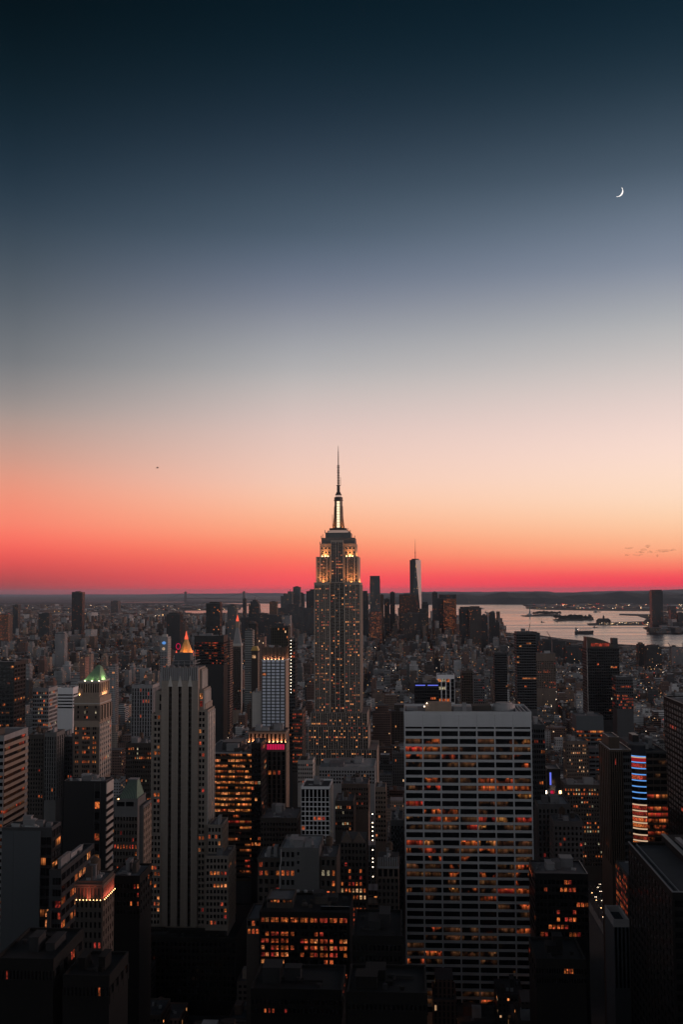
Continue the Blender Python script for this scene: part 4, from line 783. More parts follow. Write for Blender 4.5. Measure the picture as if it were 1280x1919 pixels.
def blue_grid_tower():
    Y0 = 960.0; X = lambda u: P(u, 1240, Y0).x; zz = lambda v: P(512, v, Y0).z; z = zz(1213); y1 = Y0 + 25
    b = Bld('pale_grid_tower', 'slim pale blue grid hotel tower with brown floodlit crown panels', X(512), Y0 + 12)
    x0, x1 = X(490.5), X(535); zc = zz(1236); b.core('white_panel', x0, x1, Y0, y1, 0, zc, par=0)
    b.mb('crown', 'brown_brick').box(x0 + 1, x1 - .3, Y0 + 1.5, Y0 + 2.2, zc - .2, z).box(x1 - .9, x1 - .3, Y0 + 2.2, y1 - 1, zc - .2, z).box(x0 + 1, x0 + 1.6, Y0 + 2.2, y1 - 1, zc - .2, z)
    for i in range(7): xx = x0 + .6 + i * (x1 - x0 - 1.6) / 6; b.one('crown_fin', 'bronze_panel', MB().box(xx, xx + .45, Y0 + .5, Y0 + 1.6, zc, z + .5))
    for i in range(4): yy = Y0 + 3 + i * (y1 - Y0 - 5) / 3; b.one('crown_fin', 'bronze_panel', MB().box(x1 - .4, x1 + .3, yy, yy + .45, zc, z + .5))
    b.one('roof', 'roof_dark', MB().box(x0 + 1.7, x1 - 1, Y0 + 2.3, y1 - 1, z - 3, z - 2.4)); b.roofkit(x0 + 2, x1 - 2, Y0 + 4, y1 - 2, z - 2.4, 3, False, 7)
    cols = [(X(u), X(u + 6.6)) for u in (491.8, 500.4, 508.9, 517.3, 526.3)]
    b.grid('F', x0, x1, Y0, zz(1362), zc - .6, 5, 2.78, sf=.34, pd=.5, sd=.3, litp=.03, lits=('lit_white', 'lit_amber', 'lit_red'), mat='slate_panel', cols=cols, dark='pale_blind', seed=4, row=0, smat='slate_panel')
    b.one('blank_flank', 'tan_brick', MB().box(x1 - .2, x1 + .25, Y0 + .2, y1 - .2, 60, zc - .3))
    o = b.finish()
    for i in range(6): xx = x0 + 1.6 + i * (x1 - x0 - 1.6) / 6; area(o, (xx + .6, Y0 + .9, zc + .25), 1.5, 220, (1, .42, .22), (0, .35, 1), .3); fixture(o, xx + .4, xx + .9, Y0 + .5, Y0 + .8, zc + .02, zc + .35)
    area(o, (x1 + .9, Y0 + 12, zc + .2), 20, 1500, (1, .45, .25), (-.35, 0, 1), .3)
    b.one('floodlight_shelf', 'white_panel', MB().box(x1 - .1, x1 + 1.4, Y0 + 2, y1 - 1, zc - .6, zc - .1))
blue_grid_tower()
tower('blank_slab', 'blank pale concrete slab attached to the slim blue grid hotel tower', 472.5, 489.5, 1297, 968, 14, 'pale_stone', kit=1, front=False, side=False)
tower('balcony_lamp_tower', 'slim dark tower with a column of tiny white balcony lamps', 542, 553, 1196, 1180, 20, 'dark_panel', 3, 4, 3.6, .3, .4, .3, .2, .05, LR, 1420, kit=1, solo=True)
bl = [o for o in C.objects if o.name == 'balcony_lamp_tower'][0]
for k in range(17):
    q = P(545.2, 1200 + k * 6.1, 1179); MB().cyl(q.x, q.y, q.z - .25, q.z + .25, .28, .28, 8).build('balcony_lamp', 'lamp_white', bl)

# ------------------------------------------------------------------ middle of the picture, low blocks in front of the spired tower
def white_grid_block():
    Y0 = 700.0; X = lambda u: P(u, 1473, Y0).x; zz = lambda v: P(590, v, Y0).z; z = zz(1473); y1 = Y0 + 29
    b = Bld('white_grid_block', 'small tower faced with a white grid of square dark windows', X(590), Y0 + 14); x0, x1 = X(564.5), X(617.5)
    b.core('black_panel', x0, x1, Y0, y1, 0, z, par=1.4, parmat='white_panel', roof='roof_dark'); b.grid('F', x0, x1, Y0, zz(1600), zz(1494), 7, 2.93, .2, .2, .5, .45, .015, LR, 'white_panel', row=0)
    pt = (x1 - x0) / 7; b.grid('F', x0, x1, Y0, zz(1494) + .02, z - 1.9, 7, 5.8, .2, .04, .5, .3, 0, LR, 'white_panel'); b.grid('R', Y0, y1, x1, zz(1600), z - 2, 3, 2.93, .6, .5, .45, .4, .0, LR, 'pale_stone')
    b.roofkit(x0 + 2, x1 - 2, Y0 + 8, y1 - 2, z - 1.4, 2, False, 3); b.finish()
white_grid_block()
def grey_loft():
    Y0 = 560.0; X = lambda u: P(u, 1590, Y0).x; zz = lambda v: P(560, v, Y0).z
    b = Bld('grey_loft_block', 'grey loft block with a big blank wall, lit window column and white roof edge', X(560), Y0 + 15)
    b.core('dim_stone', X(525), X(598), Y0, Y0 + 30, 0, zz(1588), par=1.0, roof='roof_pale'); b.core('dark_brick', X(480), X(524.6), Y0 + 5, Y0 + 28, 0, zz(1612), par=1.0); b.core('dark_brick', X(598.4), X(630), Y0 + 2, Y0 + 30, 0, zz(1606), par=1.0)
    b.core('dark_brick', X(553), X(597), Y0 - 8, Y0 - .3, 0, zz(1668), par=1.0)
    b.grid('F', X(526), X(553), Y0, zz(1700), zz(1596), 3, 4.4, .4, .45, .3, .2, .25, LR, 'dim_stone', seed=3); b.grid('F', X(481), X(524), Y0 + 5, zz(1700), zz(1620), 4, 4.4, .42, .45, .3, .2, .35, ('lit_red', 'lit_orange'), 'dark_brick', seed=5)
    b.grid('F', X(600), X(629), Y0 + 2, zz(1690), zz(1612), 3, 5.5, .5, .5, .3, .2, .25, LO, 'dark_brick', seed=9)
    for v in (1596, 1612, 1628): b.win.append(('F', X(557), X(560.5), Y0, zz(v + 6), zz(v), 'dark_glass'))
    pipe = MB(); pipe.bar((X(524.8), Y0 - .6, zz(1700)), (X(524.8), Y0 - .6, zz(1622)), .5); pipe.bar((X(524.8), Y0 - .6, zz(1622)), (X(527), Y0 - .6, zz(1616)), .5); pipe.bar((X(527), Y0 - .6, zz(1616)), (X(527), Y0 - .6, zz(1590)), .5)
    b.one('downpipe', 'concrete', pipe)
    for u in (560, 574, 590): b.one('roof_vent', 'roof_pale', MB().cyl(X(u), Y0 - 4, zz(1668) - 1, zz(1668) + 1.2, .8, .8, 12).cyl(X(u), Y0 - 4, zz(1668) + 1.2, zz(1668) + 1.6, 1.1, .4, 12))
    b.roofkit(X(527), X(596), Y0 + 2, Y0 + 28, zz(1588) - 1, 3, False, 8); b.roofkit(X(482), X(523), Y0 + 7, Y0 + 26, zz(1612) - 1, 2, False, 18); b.roofkit(X(600), X(628), Y0 + 3, Y0 + 28, zz(1606) - 1, 1, True, 9); b.finish()
grey_loft()
def orange_loft():
    Y0 = 470.0; X = lambda u: P(u, 1712, Y0).x; zz = lambda v: P(570, v, Y0).z
    b = Bld('lit_loft_block', 'long dark loft block with many pairs of bright orange windows', X(565), Y0 + 15)
    b.core('gloom_brick', X(486), X(655.5), Y0, Y0 + 30, 0, zz(1708), par=1.0, roof='gloom_roof'); b.core('dark_brick', X(460), X(485.6), Y0 + 3, Y0 + 26, 0, zz(1726), par=.8); b.core('dark_brick', X(495), X(545), Y0 + 8, Y0 + 24, 0, zz(1694), par=.8)
    pr = []
    for i in range(9):
        a = 490 + i * 18.3; pr += [(X(a), X(a + 6)), (X(a + 7.6), X(a + 13.6))]
    for k, p in enumerate((.95, .05, .3, .62, .62, .62, .4, .1, .1)):
        zt_ = zz(1719 + k * 12.9); b.grid('F', X(486), X(655.5), Y0, zt_ - 2.95, zt_, 9, 2.95, sf=.38, pd=.4, sd=.25, litp=p, lits=('lit_orange', 'lit_orange', 'lit_red', 'lit_amber'), mat='gloom_brick', cols=pr, row=0, seed=60 + k)
    b.grid('F', X(496), X(544), Y0 + 8, zz(1708) + 1, zz(1696), 8, 2.9, .3, .4, .3, .2, .9, ('ribbon_bright', 'lit_orange'), 'dark_brick', row=0); b.grid('F', X(461), X(485), Y0 + 3, zz(1760), zz(1730), 3, 2.95, .35, .4, .3, .2, .6, ('lit_orange',), 'dark_brick', row=0)
    b.one('glass_screen', 'dark_glass', MB().box(X(600), X(654), Y0 + 4, Y0 + 4.5, zz(1709), zz(1702))); b.roofkit(X(548), X(650), Y0 + 8, Y0 + 28, zz(1708) - 1, 4, False, 3, mats=['dark_plant', 'dark_brick']); b.finish()
orange_loft()
def gothic_loft():
    Y0 = 640.0; X = lambda u: P(u, 1590, Y0).x; zz = lambda v: P(662, v, Y0).z
    b = Bld('gabled_loft', 'dark brick loft with two steep gables and bright windows near its foot', X(662), Y0 + 12); x0, x1 = X(638), X(686)
    b.core('dark_brick', x0, x1, Y0, Y0 + 26, 0, zz(1578), par=0); b.one('roof', 'roof_dark', MB().box(x0 + .2, x1 - .2, Y0 + 4.2, Y0 + 25.8, zz(1578) + .01, zz(1576)))
    for u0, u1, vt in ((640, 660, 1557), (660.5, 684, 1560)):
        g_ = MB(); a, c = X(u0), X(u1); zb, zt_ = zz(1578), zz(vt)
        for y in (Y0 - .3, Y0 + 3.8): g_.face([(a, y, zb), (c, y, zb), ((a + c) / 2, y, zt_)] if y < Y0 else [(c, y, zb), (a, y, zb), ((a + c) / 2, y, zt_)])
        g_.face([(a, Y0 - .3, zb), ((a + c) / 2, Y0 - .3, zt_), ((a + c) / 2, Y0 + 3.8, zt_), (a, Y0 + 3.8, zb)]); g_.face([(c, Y0 - .3, zb), (c, Y0 + 3.8, zb), ((a + c) / 2, Y0 + 3.8, zt_), ((a + c) / 2, Y0 - .3, zt_)]); b.one('gable', 'brown_brick', g_)
    for va, vb, p, lt in ((1580, 1628, .02, LR), (1628, 1664, .35, ('lit_red', 'lit_orange')), (1664, 1690, .75, ('lit_white', 'lit_orange')), (1690, 1740, .05, LR)): b.grid('F', x0, x1, Y0, zz(vb), zz(va), 7, 3.3, .45, .45, .4, .2, p, lt, 'dark_brick', seed=int(va), row=0)
    b.grid('R', Y0, Y0 + 26, x1, zz(1700), zz(1582), 6, 3.3, .5, .45, .3, .2, .04, LR, 'dark_brick'); b.finish()
gothic_loft()
def crenel_tower():
    Y0 = 600.0; X = lambda u: P(u, 1612, Y0).x; zz = lambda v: P(727, v, Y0).z
    b = Bld('crenellated_tower', 'dark tower with a crenellated top beside the wide ribbon windowed office tower', X(727), Y0 + 10); x0, x1 = X(707.5), X(747)
    b.core('brown_brick', x0, x1, Y0, Y0 + 22, 0, zz(1614), par=0); b.one('roof', 'roof_dark', MB().box(x0 + .3, x1 - .3, Y0 + .6, Y0 + 21.7, zz(1614) + .01, zz(1613)))
    pm = b.mb('parapet', 'grey_stone'); n = 9; w = (x1 - x0) / n
    for i in range(n): pm.box(x0 + i * w + .1, x0 + i * w + w * .62, Y0 - .35, Y0 + .5, zz(1622), zz(1606)); 
    b.mb('cornice', 'grey_stone').box(x0 - .3, x1 + .3, Y0 - .7, Y0 + 22.3, zz(1626), zz(1622.5))
    b.grid('F', x0, x1, Y0, zz(1645), zz(1628), 4, 5, .3, .2, .4, .3, 0, LR, 'brown_brick'); b.grid('F', x0, x1, Y0, zz(1760), zz(1646), 5, 3.5, .55, .45, .3, .2, .02, LR, 'dark_brick')
    b.roofkit(x0 + 2, x1 - 2, Y0 + 6, Y0 + 20, zz(1613), 2, True, 3); b.finish()
crenel_tower()
tower('narrow_yellow_block', 'narrow yellowish block of small windows in front of the spired tower', 703, 723, 1474, 830, 20, 'tan_brick', 4, 3, 3.5, .4, .5, .3, .2, .1, ('lit_amber',), 1580, kit=1)
tower('flat_roof_block', 'wide low block with pale flat roof at the foot of the spired tower', 598, 702, 1437, 1120, 60, 'concrete', 20, 4, 3.8, .4, .4, .3, .2, .05, LO, 1470, roof='roof_pale', kit=5)
tower('white_plant_block', 'small block with pale rooftop plant left of the flat pale roof', 558, 586, 1424, 1060, 24, 'pale_stone', 7, 4, 3.6, .4, .5, .3, .2, .05, LO, 1470, roof='roof_pale', kit=3)
tower('magenta_side_block', 'dark block with small red lit windows right of the slim blue grid tower', 548, 566, 1330, 1150, 40, 'dark_brick', 5, 6, 3.5, .4, .5, .3, .2, .3, ('lit_red', 'lit_orange'), 1450, kit=1)
tower('dim_slab_block', 'dark bare slab tucked against the wide ribbon windowed tower', 732, 756, 1536, 690, 30, 'dark_panel', 4, 5, 3.5, .5, .5, .2, .2, .0, LR, 1700)
tower('brick_court_block', 'dark brick block below the yellowish block with scattered orange windows', 628, 662, 1500, 790, 30, 'dark_brick', 8, 5, 3.5, .45, .5, .3, .2, .18, LO, 1560, tank=True)
tower('plain_court_block', 'dim block between the white grid tower and the spired tower base', 640, 690, 1468, 930, 36, 'brown_brick', 11, 6, 3.6, .45, .5, .3, .2, .1, LR, 1520, kit=3)
tower('dark_court_block', 'black low block below the crown lit dark tower', 488, 556, 1532, 800, 40, 'dark_brick', 12, 6, 3.6, .45, .5, .3, .2, .08, LR, 1600, kit=3)
tower('roof_yard_block', 'dark low roof with pale vents between lit loft block and ribbon windowed tower', 660, 752, 1752, 420, 34, 'gloom_brick', 12, 5, 3.5, .5, .5, .3, .2, .0, LR, 1830, kit=2, roof='gloom_roof', plant=('dark_plant','gloom_brick'))
tower('dark_foot_block', 'nearly black low block at the bottom edge under the long lit loft', 470, 640, 1852, 370, 24, 'gloom_brick', 22, 4, 3.4, .5, .5, .3, .2, .04, LR, 1905, kit=2, roof='gloom_roof', plant=('dark_plant','gloom_brick'))
tower('shadow_foot_block', 'nearly black low roof at the bottom edge below the wide ribbon windowed tower', 650, 800, 1858, 330, 24, 'gloom_brick', 18, 4, 3.4, .5, .5, .3, .2, .02, LR, 1900, kit=2, roof='gloom_roof', plant=('dark_plant','gloom_brick'))
def stair_lights():
    o = empty('lamp_mast', 'slim hoist mast with a vertical string of white lamps', 'mast', (P(699, 1640, 720).x, 720, 0)); x = P(699, 1640, 720).x; ztop = P(699, 1522, 720).z; m_ = MB()
    for sx_ in (-.5, .5):
        for sy_ in (-.5, .5): m_.bar((x + sx_, 720 + sy_, 0), (x + sx_, 720 + sy_, ztop), .12)
    for k in range(int(ztop / 3)): m_.bar((x - .5, 719.5, k * 3), (x + .5, 719.5, k * 3 + 3), .1); m_.bar((x - .5, 719.5, k * 3), (x + .5, 719.5, k * 3), .1)
    m_.build('mast_frame', 'lamp_metal', o)
    for v in (1525, 1541, 1549, 1557, 1566, 1574, 1592, 1608, 1615, 1624, 1642):
        q = P(699, v, 719); MB().cyl(x, 719.2, q.z - .22, q.z + .22, .26, .26, 8).build('mast_lamp', 'lamp_white', o)
stair_lights()

# ------------------------------------------------------------------ right part of the picture
def neon_tower():
    Y0 = 760.0; X = lambda u: P(u, 1500, Y0).x; zz = lambda v: P(1200, v, Y0).z; z = zz(1396)
    b = Bld('neon_corner_tower', 'tower with rounded corner striped in blue, red and white neon', X(1218), Y0 + 18)
    xl, xr = X(1183.5), X(1252); r_ = 9.5; cx, cyy = xl + 6.5, Y0 + r_
    b.core('dark_panel', xl + 9.6, xr, Y0 + 1, Y0 + 45, 0, z - 4, roof='roof_dark')
    arc = [(xl + 9.8 - math.cos(R(a)) * 9.8, cyy + 1 - math.sin(R(a)) * 10.6) for a in range(-20, 96, 8)]
    poly = arc + [(arc[-1][0], Y0 + 40), (arc[0][0], Y0 + 40)]
    b.mb('wall', 'dark_panel').prism(poly, 0, z); b.mb('roof', 'roof_gravel').prism([(x + (.6 if i < len(arc) else 0), y + .5) for i, (x, y) in enumerate(poly)], z + .005, z + .3)
    def ring(name, mat, v0, v1, off, k0=0, k1=None):
        ctr = (xl + 9.8, cyy + 1); A = arc[k0:k1]; outp = [(ctr[0] + (x - ctr[0]) * off, ctr[1] + (y - ctr[1]) * off) for x, y in A]; mb = MB()
        for i in range(len(A) - 1): mb.prism([outp[i], outp[i + 1], A[i + 1], A[i]], zz(v1), zz(v0))
        return b.one(name, mat, mb)
    for i in range(8): ring('neon_strip', 'neon_blue', 1416.3 + i * 11.3, 1418.0 + i * 11.3, 1.05)
    for i in range(7): ring('neon_strip', 'neon_white', 1507 + i * 11.2, 1509 + i * 11.2, 1.05)
    ring('neon_strip', 'neon_white', 1418.6, 1420, 1.05); ring('neon_band', 'neon_red', 1420.3, 1427, 1.03); ring('neon_band', 'lit_red', 1431, 1438, 1.03); ring('glass_band', 'blue_glass', 1398, 1415, 1.02)
    for i, mm in enumerate(('ribbon_dim', 'lit_red', 'dark_glass', 'dark_glass', 'dark_glass', 'dark_glass', 'lit_red', 'lit_red', 'lit_orange', 'lit_orange', 'dark_glass', 'lit_red', 'lit_orange', 'dark_glass')): ring('window', mm, 1441.6 + i * 11.25 + (1 if i > 6 else 0), 1449 + i * 11.25, 1.02)
    b.grid('F', arc[-1][0] + .5, xr, Y0 + 1, zz(1580), zz(1488), 3, 4.18, .05, .36, .3, .25, .75, ('ribbon_orange', 'ribbon_bright', 'ribbon_red'), 'bronze_panel', seed=77); b.grid('F', arc[-1][0] + .5, xr, Y0 + 1, zz(1486), zz(1412), 3, 4.18, .05, .36, .3, .25, .10, ('ribbon_dim',), 'bronze_panel', seed=78)
    b.roofkit(cx + 2, xr - 2, Y0 + 14, Y0 + 42, z - 4.8, 4, False, 5); b.one('roof_bulkhead', 'black_panel', MB().box(X(1196), X(1208), Y0 + 14, Y0 + 28, z - 1, z + 5)); b.finish()
neon_tower()
def ribbed_dark_tower():
    Y0 = 640.0; X = lambda u: P(u, 1410, Y0).x; zz = lambda v: P(1152, v, Y0).z
    b = Bld('ribbed_dark_tower', 'dark brown ribbed tower with pale roof edges beside the neon striped corner', X(1158), Y0 + 16)
    b.core('bronze_panel', X(1143), X(1183), Y0, Y0 + 34, 0, zz(1404), par=.8, parmat='bronze_panel'); b.core('bronze_panel', X(1146), X(1166), Y0 + 8, Y0 + 30, 0, zz(1384), par=.8, foot=False)
    b.one('roof_edge', 'travertine', MB().box(X(1143) - .2, X(1166), Y0 - .25, Y0 + .3, zz(1404) + .01, zz(1403)).box(X(1143) - .25, X(1143) + .3, Y0 + .31, Y0 + 34, zz(1404) + .01, zz(1403)))
    b.grid('F', X(1143), X(1167), Y0, zz(1620), zz(1408), 6, 3.8, .5, .05, .8, .1, .01, LR, 'bronze_panel', seed=1); b.grid('F', X(1167.5), X(1183), Y0, zz(1620), zz(1408), 4, 3.8, .2, .4, .2, .3, .06, ('ribbon_dim',), 'dark_panel', seed=2); b.grid('L', Y0, Y0 + 34, X(1143), zz(1620), zz(1408), 6, 3.8, .5, .1, .5, .1, .02, LR, 'bronze_panel'); b.finish()
ribbed_dark_tower()
def edge_tower():
    y1, y0 = 833.0, 715.0; x0 = P(1244, 1304, y1).x; z = P(1244, 1304, y1).z
    b = Bld('black_edge_tower', 'near black tower filling the picture edge with a thin pale roof line', x0 + 25, (y0 + y1) / 2); b.core('gloom_brick', x0, x0 + 60, y0, y1, 0, z, par=.9)
    b.one('roof_edge', 'pale_stone', MB().box(x0 - .2, x0 + .2, y0, y1, z + .005, z + .5)); b.grid('L', y0, y1, x0, 40, z - 3, 16, 3.9, .2, .4, .2, .15, .012, ('lit_red', 'ribbon_red'), 'gloom_brick', seed=5); b.grid('F', x0, x0 + 60, y0, 40, z - 3, 12, 3.9, .2, .4, .2, .15, .012, LR, 'gloom_brick'); b.roofkit(x0 + 4, x0 + 50, y0 + 4, y1 - 4, z - 1, 3, False, 5); b.finish(cap=60)
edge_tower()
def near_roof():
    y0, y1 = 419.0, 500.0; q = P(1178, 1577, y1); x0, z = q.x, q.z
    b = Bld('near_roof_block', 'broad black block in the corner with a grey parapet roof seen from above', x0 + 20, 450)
    b.core('gloom_brick', x0, x0 + 75, y0, y1, 0, z, roof='roof_dark', par=1.4); pm = b.mb('parapet', 'grey_stone')
    b.one('parapet_edge', 'concrete', MB().box(x0 - .25, x0 + .35, y0 - .2, y1, z + .005, z + .35).box(x0 + .36, x0 + 75, y0 - .25, y0 + .3, z + .005, z + .35)); b.one('roof_rail', 'concrete', MB().box(x0 + 3.0, x0 + 3.35, y0 + 3, y1 - 1, z - 1.3, z - .4))
    xx = P(1240, 1563, y1 + 6).x; zq = P(1240, 1563, y1 + 6).z
    b.one('penthouse', 'gloom_brick', MB().box(xx, xx + 50, y0 + 36, y1 + 6, z - 1, zq)); b.one('penthouse_edge', 'pale_stone', MB().box(xx - .2, xx + 1.6, y0 + 36, y1 + 6.2, zq + .005, zq + .35)); r = random.Random(4)
    for k in range(7): u = xx + 3 + k * 3.6; b.one('roof_vent', r.choice(['steel', 'concrete', 'slate_panel']), MB().box(u, u + 2.2, y0 + 40 + r.uniform(0, 18), y0 + 62 + r.uniform(0, 18), zq, zq + r.uniform(.8, 2.2)))
    b.grid('L', y0, y1, x0, 30, z - 3, 14, 3.8, .25, .4, .25, .2, .005, ('lit_red', 'ribbon_red'), 'gloom_brick', seed=15); b.grid('F', x0, x0 + 75, y0, 30, z - 3, 14, 3.8, .25, .4, .25, .2, .004, LR, 'gloom_brick'); b.finish(cap=60)
near_roof()
def lit_flank():
    y1 = 560.0; q = P(1154, 1611, y1); x0, z = q.x, q.z; y0 = 531.0
    b = Bld('lit_flank_block', 'dark block whose narrow flank is full of small red and orange windows', x0 + 6, 545); b.core('dark_brick', x0, x0 + 22, y0, y1, 0, z, par=.8); b.grid('L', y0, y1, x0, P(1160, 1730, 545).z, z - 1.5, 9, 3.0, .3, .35, .25, .2, .75, ('lit_red', 'ribbon_red', 'lit_orange'), 'dark_brick', seed=8); b.roofkit(x0 + 1, x0 + 20, y0 + 1, y1 - 1, z - .8, 2, False, 5); b.finish()
    Y = 500.0; x0, x1, z = P(1150, 1722, Y).x, P(1179, 1722, Y).x, P(1165, 1722, Y).z
    b = Bld('pale_shaft', 'small pale grey rooftop shaft with open top below the red lit flank', (x0 + x1) / 2, Y + 12)
    b.core('slate_panel', x0, x1, Y, Y + 22, 0, z, roof='roof_dark', par=3.0, parmat='concrete'); b.grid('F', x0, x1, Y, z - 30, z - 3.4, 4, 27, .4, 0.02, .3, .1, 0, LR, 'slate_panel'); b.finish()
lit_flank()
tower('stepped_dotted_tower', 'broad dark stepped tower dotted with small amber windows right of the ribbon tower', 1058, 1137, 1470, 1030, 34, 'dark_brick', 16, 6, 3.7, .5, .5, .3, .2, .2, LO, 1625, tank=True)
tower('stepped_crown_tower', 'tan upper tower rising from behind the dark stepped tower with rows of lit windows', 1062, 1102, 1388, 1085, 26, 'brown_brick', 11, 5, 3.5, .5, .5, .3, .2, .2, ('lit_amber', 'lit_white'), 1470, kit=2)
tower('warm_floor_tower', 'grey tower with blue grey top panel and warm lit floors', 1080, 1131, 1341, 1150, 30, 'slate_panel', 4, 4, 4.0, .08, .4, .2, .3, .55, ('ribbon_bright', 'ribbon_orange'), 1420, blank=14, kit=1)
tower('terrace_stack', 'grey stack of terraces between the warm floored tower and the ribbed dark tower', 1104, 1140, 1402, 1105, 26, 'slate_panel', 3, 4, 4.2, .1, .5, .2, .4, .15, ('ribbon_orange',), 1480, kit=1)
tower('ornate_grey_block', 'pale grey ornate setback block just right of the ribbon windowed tower', 1008, 1068, 1506, 770, 34, 'dim_stone', 8, 6, 3.6, .5, .35, .5, .2, .02, LR, 1640, kit=3, roof='roof_pale')
tower('pale_pier_block', 'pale block with central shaft standing before the ornate grey block', 1038, 1092, 1538, 735, 24, 'dim_stone', 7, 5, 3.6, .5, .45, .3, .2, .04, ('lit_red',), 1640, kit=2, tank=True)
tower('window_group_block', 'black block with a row of large orange windows right of the ribbon tower', 1003, 1102, 1636, 620, 30, 'black_panel', 13, 5, 4.2, .25, .45, .3, .2, .16, ('lit_orange', 'lit_red'), 1760, kit=3, row=.5)
tower('plain_dark_tower', 'dark grid tower directly behind the right edge of the ribbon windowed tower', 996, 1021, 1357, 790, 28, 'dark_panel', 6, 5, 3.6, .35, .4, .3, .2, .04, LR, 1570)
tower('sign_lit_block', 'block with small glowing red and white rooftop signs beside the blue lit strip', 1020, 1056, 1486, 840, 24, 'dark_panel', 8, 5, 3.7, .4, .45, .3, .2, .05, LR, 1510, kit=1)
def blue_strip_block():
    Y = 860.0; X = lambda u: P(u, 1450, Y).x; zz = lambda v: P(1035, v, Y).z
    b = Bld('blue_strip_block', 'dark block with a glowing blue vertical strip on its wall', X(1036), Y + 10); b.core('black_panel', X(1026), X(1050), Y, Y + 22, 0, zz(1440), par=.8); b.one('blue_sign', 'blue_strip', MB().box(X(1030), X(1033), Y - .4, Y + .1, zz(1480), zz(1447))); b.one('blue_panel', 'blue_glass', MB().box(X(1033.2), X(1046), Y - .3, Y + .1, zz(1481), zz(1446)))
    b.grid('L', Y, Y + 22, X(1026), zz(1500), zz(1444), 5, 3.7, .4, .4, .2, .2, .03, LR, 'black_panel')
    for u, mm in ((1023, 'lamp_white'), (1034, 'neon_magenta'), (1037, 'neon_red'), (1050, 'lamp_warm')): q = P(u, 1484, 838); b.one('rooftop_sign', mm, MB().box(q.x - .8, q.x + .8, q.y - .2, q.y + .2, q.z - 1, q.z + 1.2))
    b.finish()
blue_strip_block()
tower('foot_roof_block', 'black low block at the bottom with a dotted grey roof, right of the ribbon tower', 1005, 1098, 1796, 430, 26, 'gloom_brick', 20, 4, 3.6, .4, .5, .3, .2, .04, LR, 1850, kit=2, roof='gloom_roof', plant=('dark_plant','gloom_brick'))
def striped_dark_tower(name, label, u0, u1, v, Y, dep, vb, **kw): return tower(name, label, u0, u1, v, Y, dep, 'dark_panel', kw.pop('nx', 8), 5, kw.pop('fh', 3.6), .1, .45, .25, .3, kw.pop('p', .04), ('lit_orange', 'lit_amber'), vb, kit=2, solo=False, **kw)
striped_dark_tower('dark_banded_tower', 'tall dark tower with fine horizontal bands right of the harbour side blocks', 968, 1004, 1184, 1500, 30, 1330)
striped_dark_tower('dark_twin_tower', 'plain dark tower just left of the dark banded tower', 927, 950, 1222, 1700, 26, 1320)
tower('pale_cap_block', 'brown mid-rise with a pale grey blank cap below the harbour', 1001, 1041, 1224, 2300, 40, 'brown_brick', 12, 5, 3.6, .45, .4, .3, .2, .06, LR, 1290, blank=15, pmat='brown_brick', kit=1, solo=False)
def arched_tower():
    Y0 = 1500.0; X = lambda u: P(u, 1210, Y0).x; zz = lambda v: P(1130, v, Y0).z
    b = Bld('curved_roof_tower', 'tall dark tower with a sloping curved roof and square stack against the harbour', X(1130), Y0 + 18); x0, x1 = X(1100), X(1160); b.core('black_panel', x0, x1, Y0, Y0 + 40, 0, zz(1213), par=0)
    prof = [(1100.5, 1193.5), (1110, 1194), (1120, 1196.5), (1132, 1200), (1142, 1204), (1149, 1208)]; poly = [(X(u), zz(v)) for u, v in prof]; mb = MB(); base = zz(1213) + .01
    for i in range(len(poly) - 1):
        (xa, za), (xb, zb) = poly[i], poly[i + 1]
        for y, fl in ((Y0 + 2, False), (Y0 + 30, True)):
            pts = [(xa, y, base), (xb, y, base), (xb, y, zb), (xa, y, za)]; mb.face(list(reversed(pts)) if fl else pts)
        mb.face([(xa, Y0 + 2, za), (xb, Y0 + 2, zb), (xb, Y0 + 30, zb), (xa, Y0 + 30, za)])
    mb.face([(poly[0][0], Y0 + 30, base), (poly[0][0], Y0 + 2, base), (poly[0][0], Y0 + 2, poly[0][1]), (poly[0][0], Y0 + 30, poly[0][1])]); b.one('curved_roof', 'bronze_panel', mb)
    b.one('glazed_arch', 'lit_red', MB().box(X(1108), X(1142), Y0 + 1.6, Y0 + 1.95, zz(1211), zz(1205))); b.one('roof_stack', 'dark_panel', MB().box(X(1149.5), X(1160) - .3, Y0 + 6, Y0 + 22, zz(1213) + .01, zz(1196)))
    b.one('corner_trim', 'pale_stone', MB().box(x0 - .3, x0 + .3, Y0 - .3, Y0 + .3, 50, zz(1200)))
    b.grid('F', x0 + .5, x1, Y0, zz(1350), zz(1216), 14, 3.8, .2, .35, .25, .2, .035, LO, 'black_panel', seed=6); b.grid('L', Y0, Y0 + 40, x0, zz(1350), zz(1216), 7, 3.8, .2, .35, .25, .2, .01, LO, 'black_panel'); b.finish(solo=False)
arched_tower()
tower('orange_dotted_tower', 'dark tower with pale roof line and scattered orange windows below the curved roof', 1155, 1186, 1268, 1420, 30, 'dark_panel', 9, 5, 3.7, .3, .45, .3, .2, .2, LR, 1330, kit=1, roof='roof_pale', solo=False)
tower('white_pier_block', 'mid-rise carried by tall white piers beyond the ribbon windowed tower', 819, 852, 1264, 1350, 30, 'white_panel', 4, 5, 4.6, .22, .25, .7, .1, .3, LO, 1316, blank=4, smat='dark_panel', kit=2, solo=True)
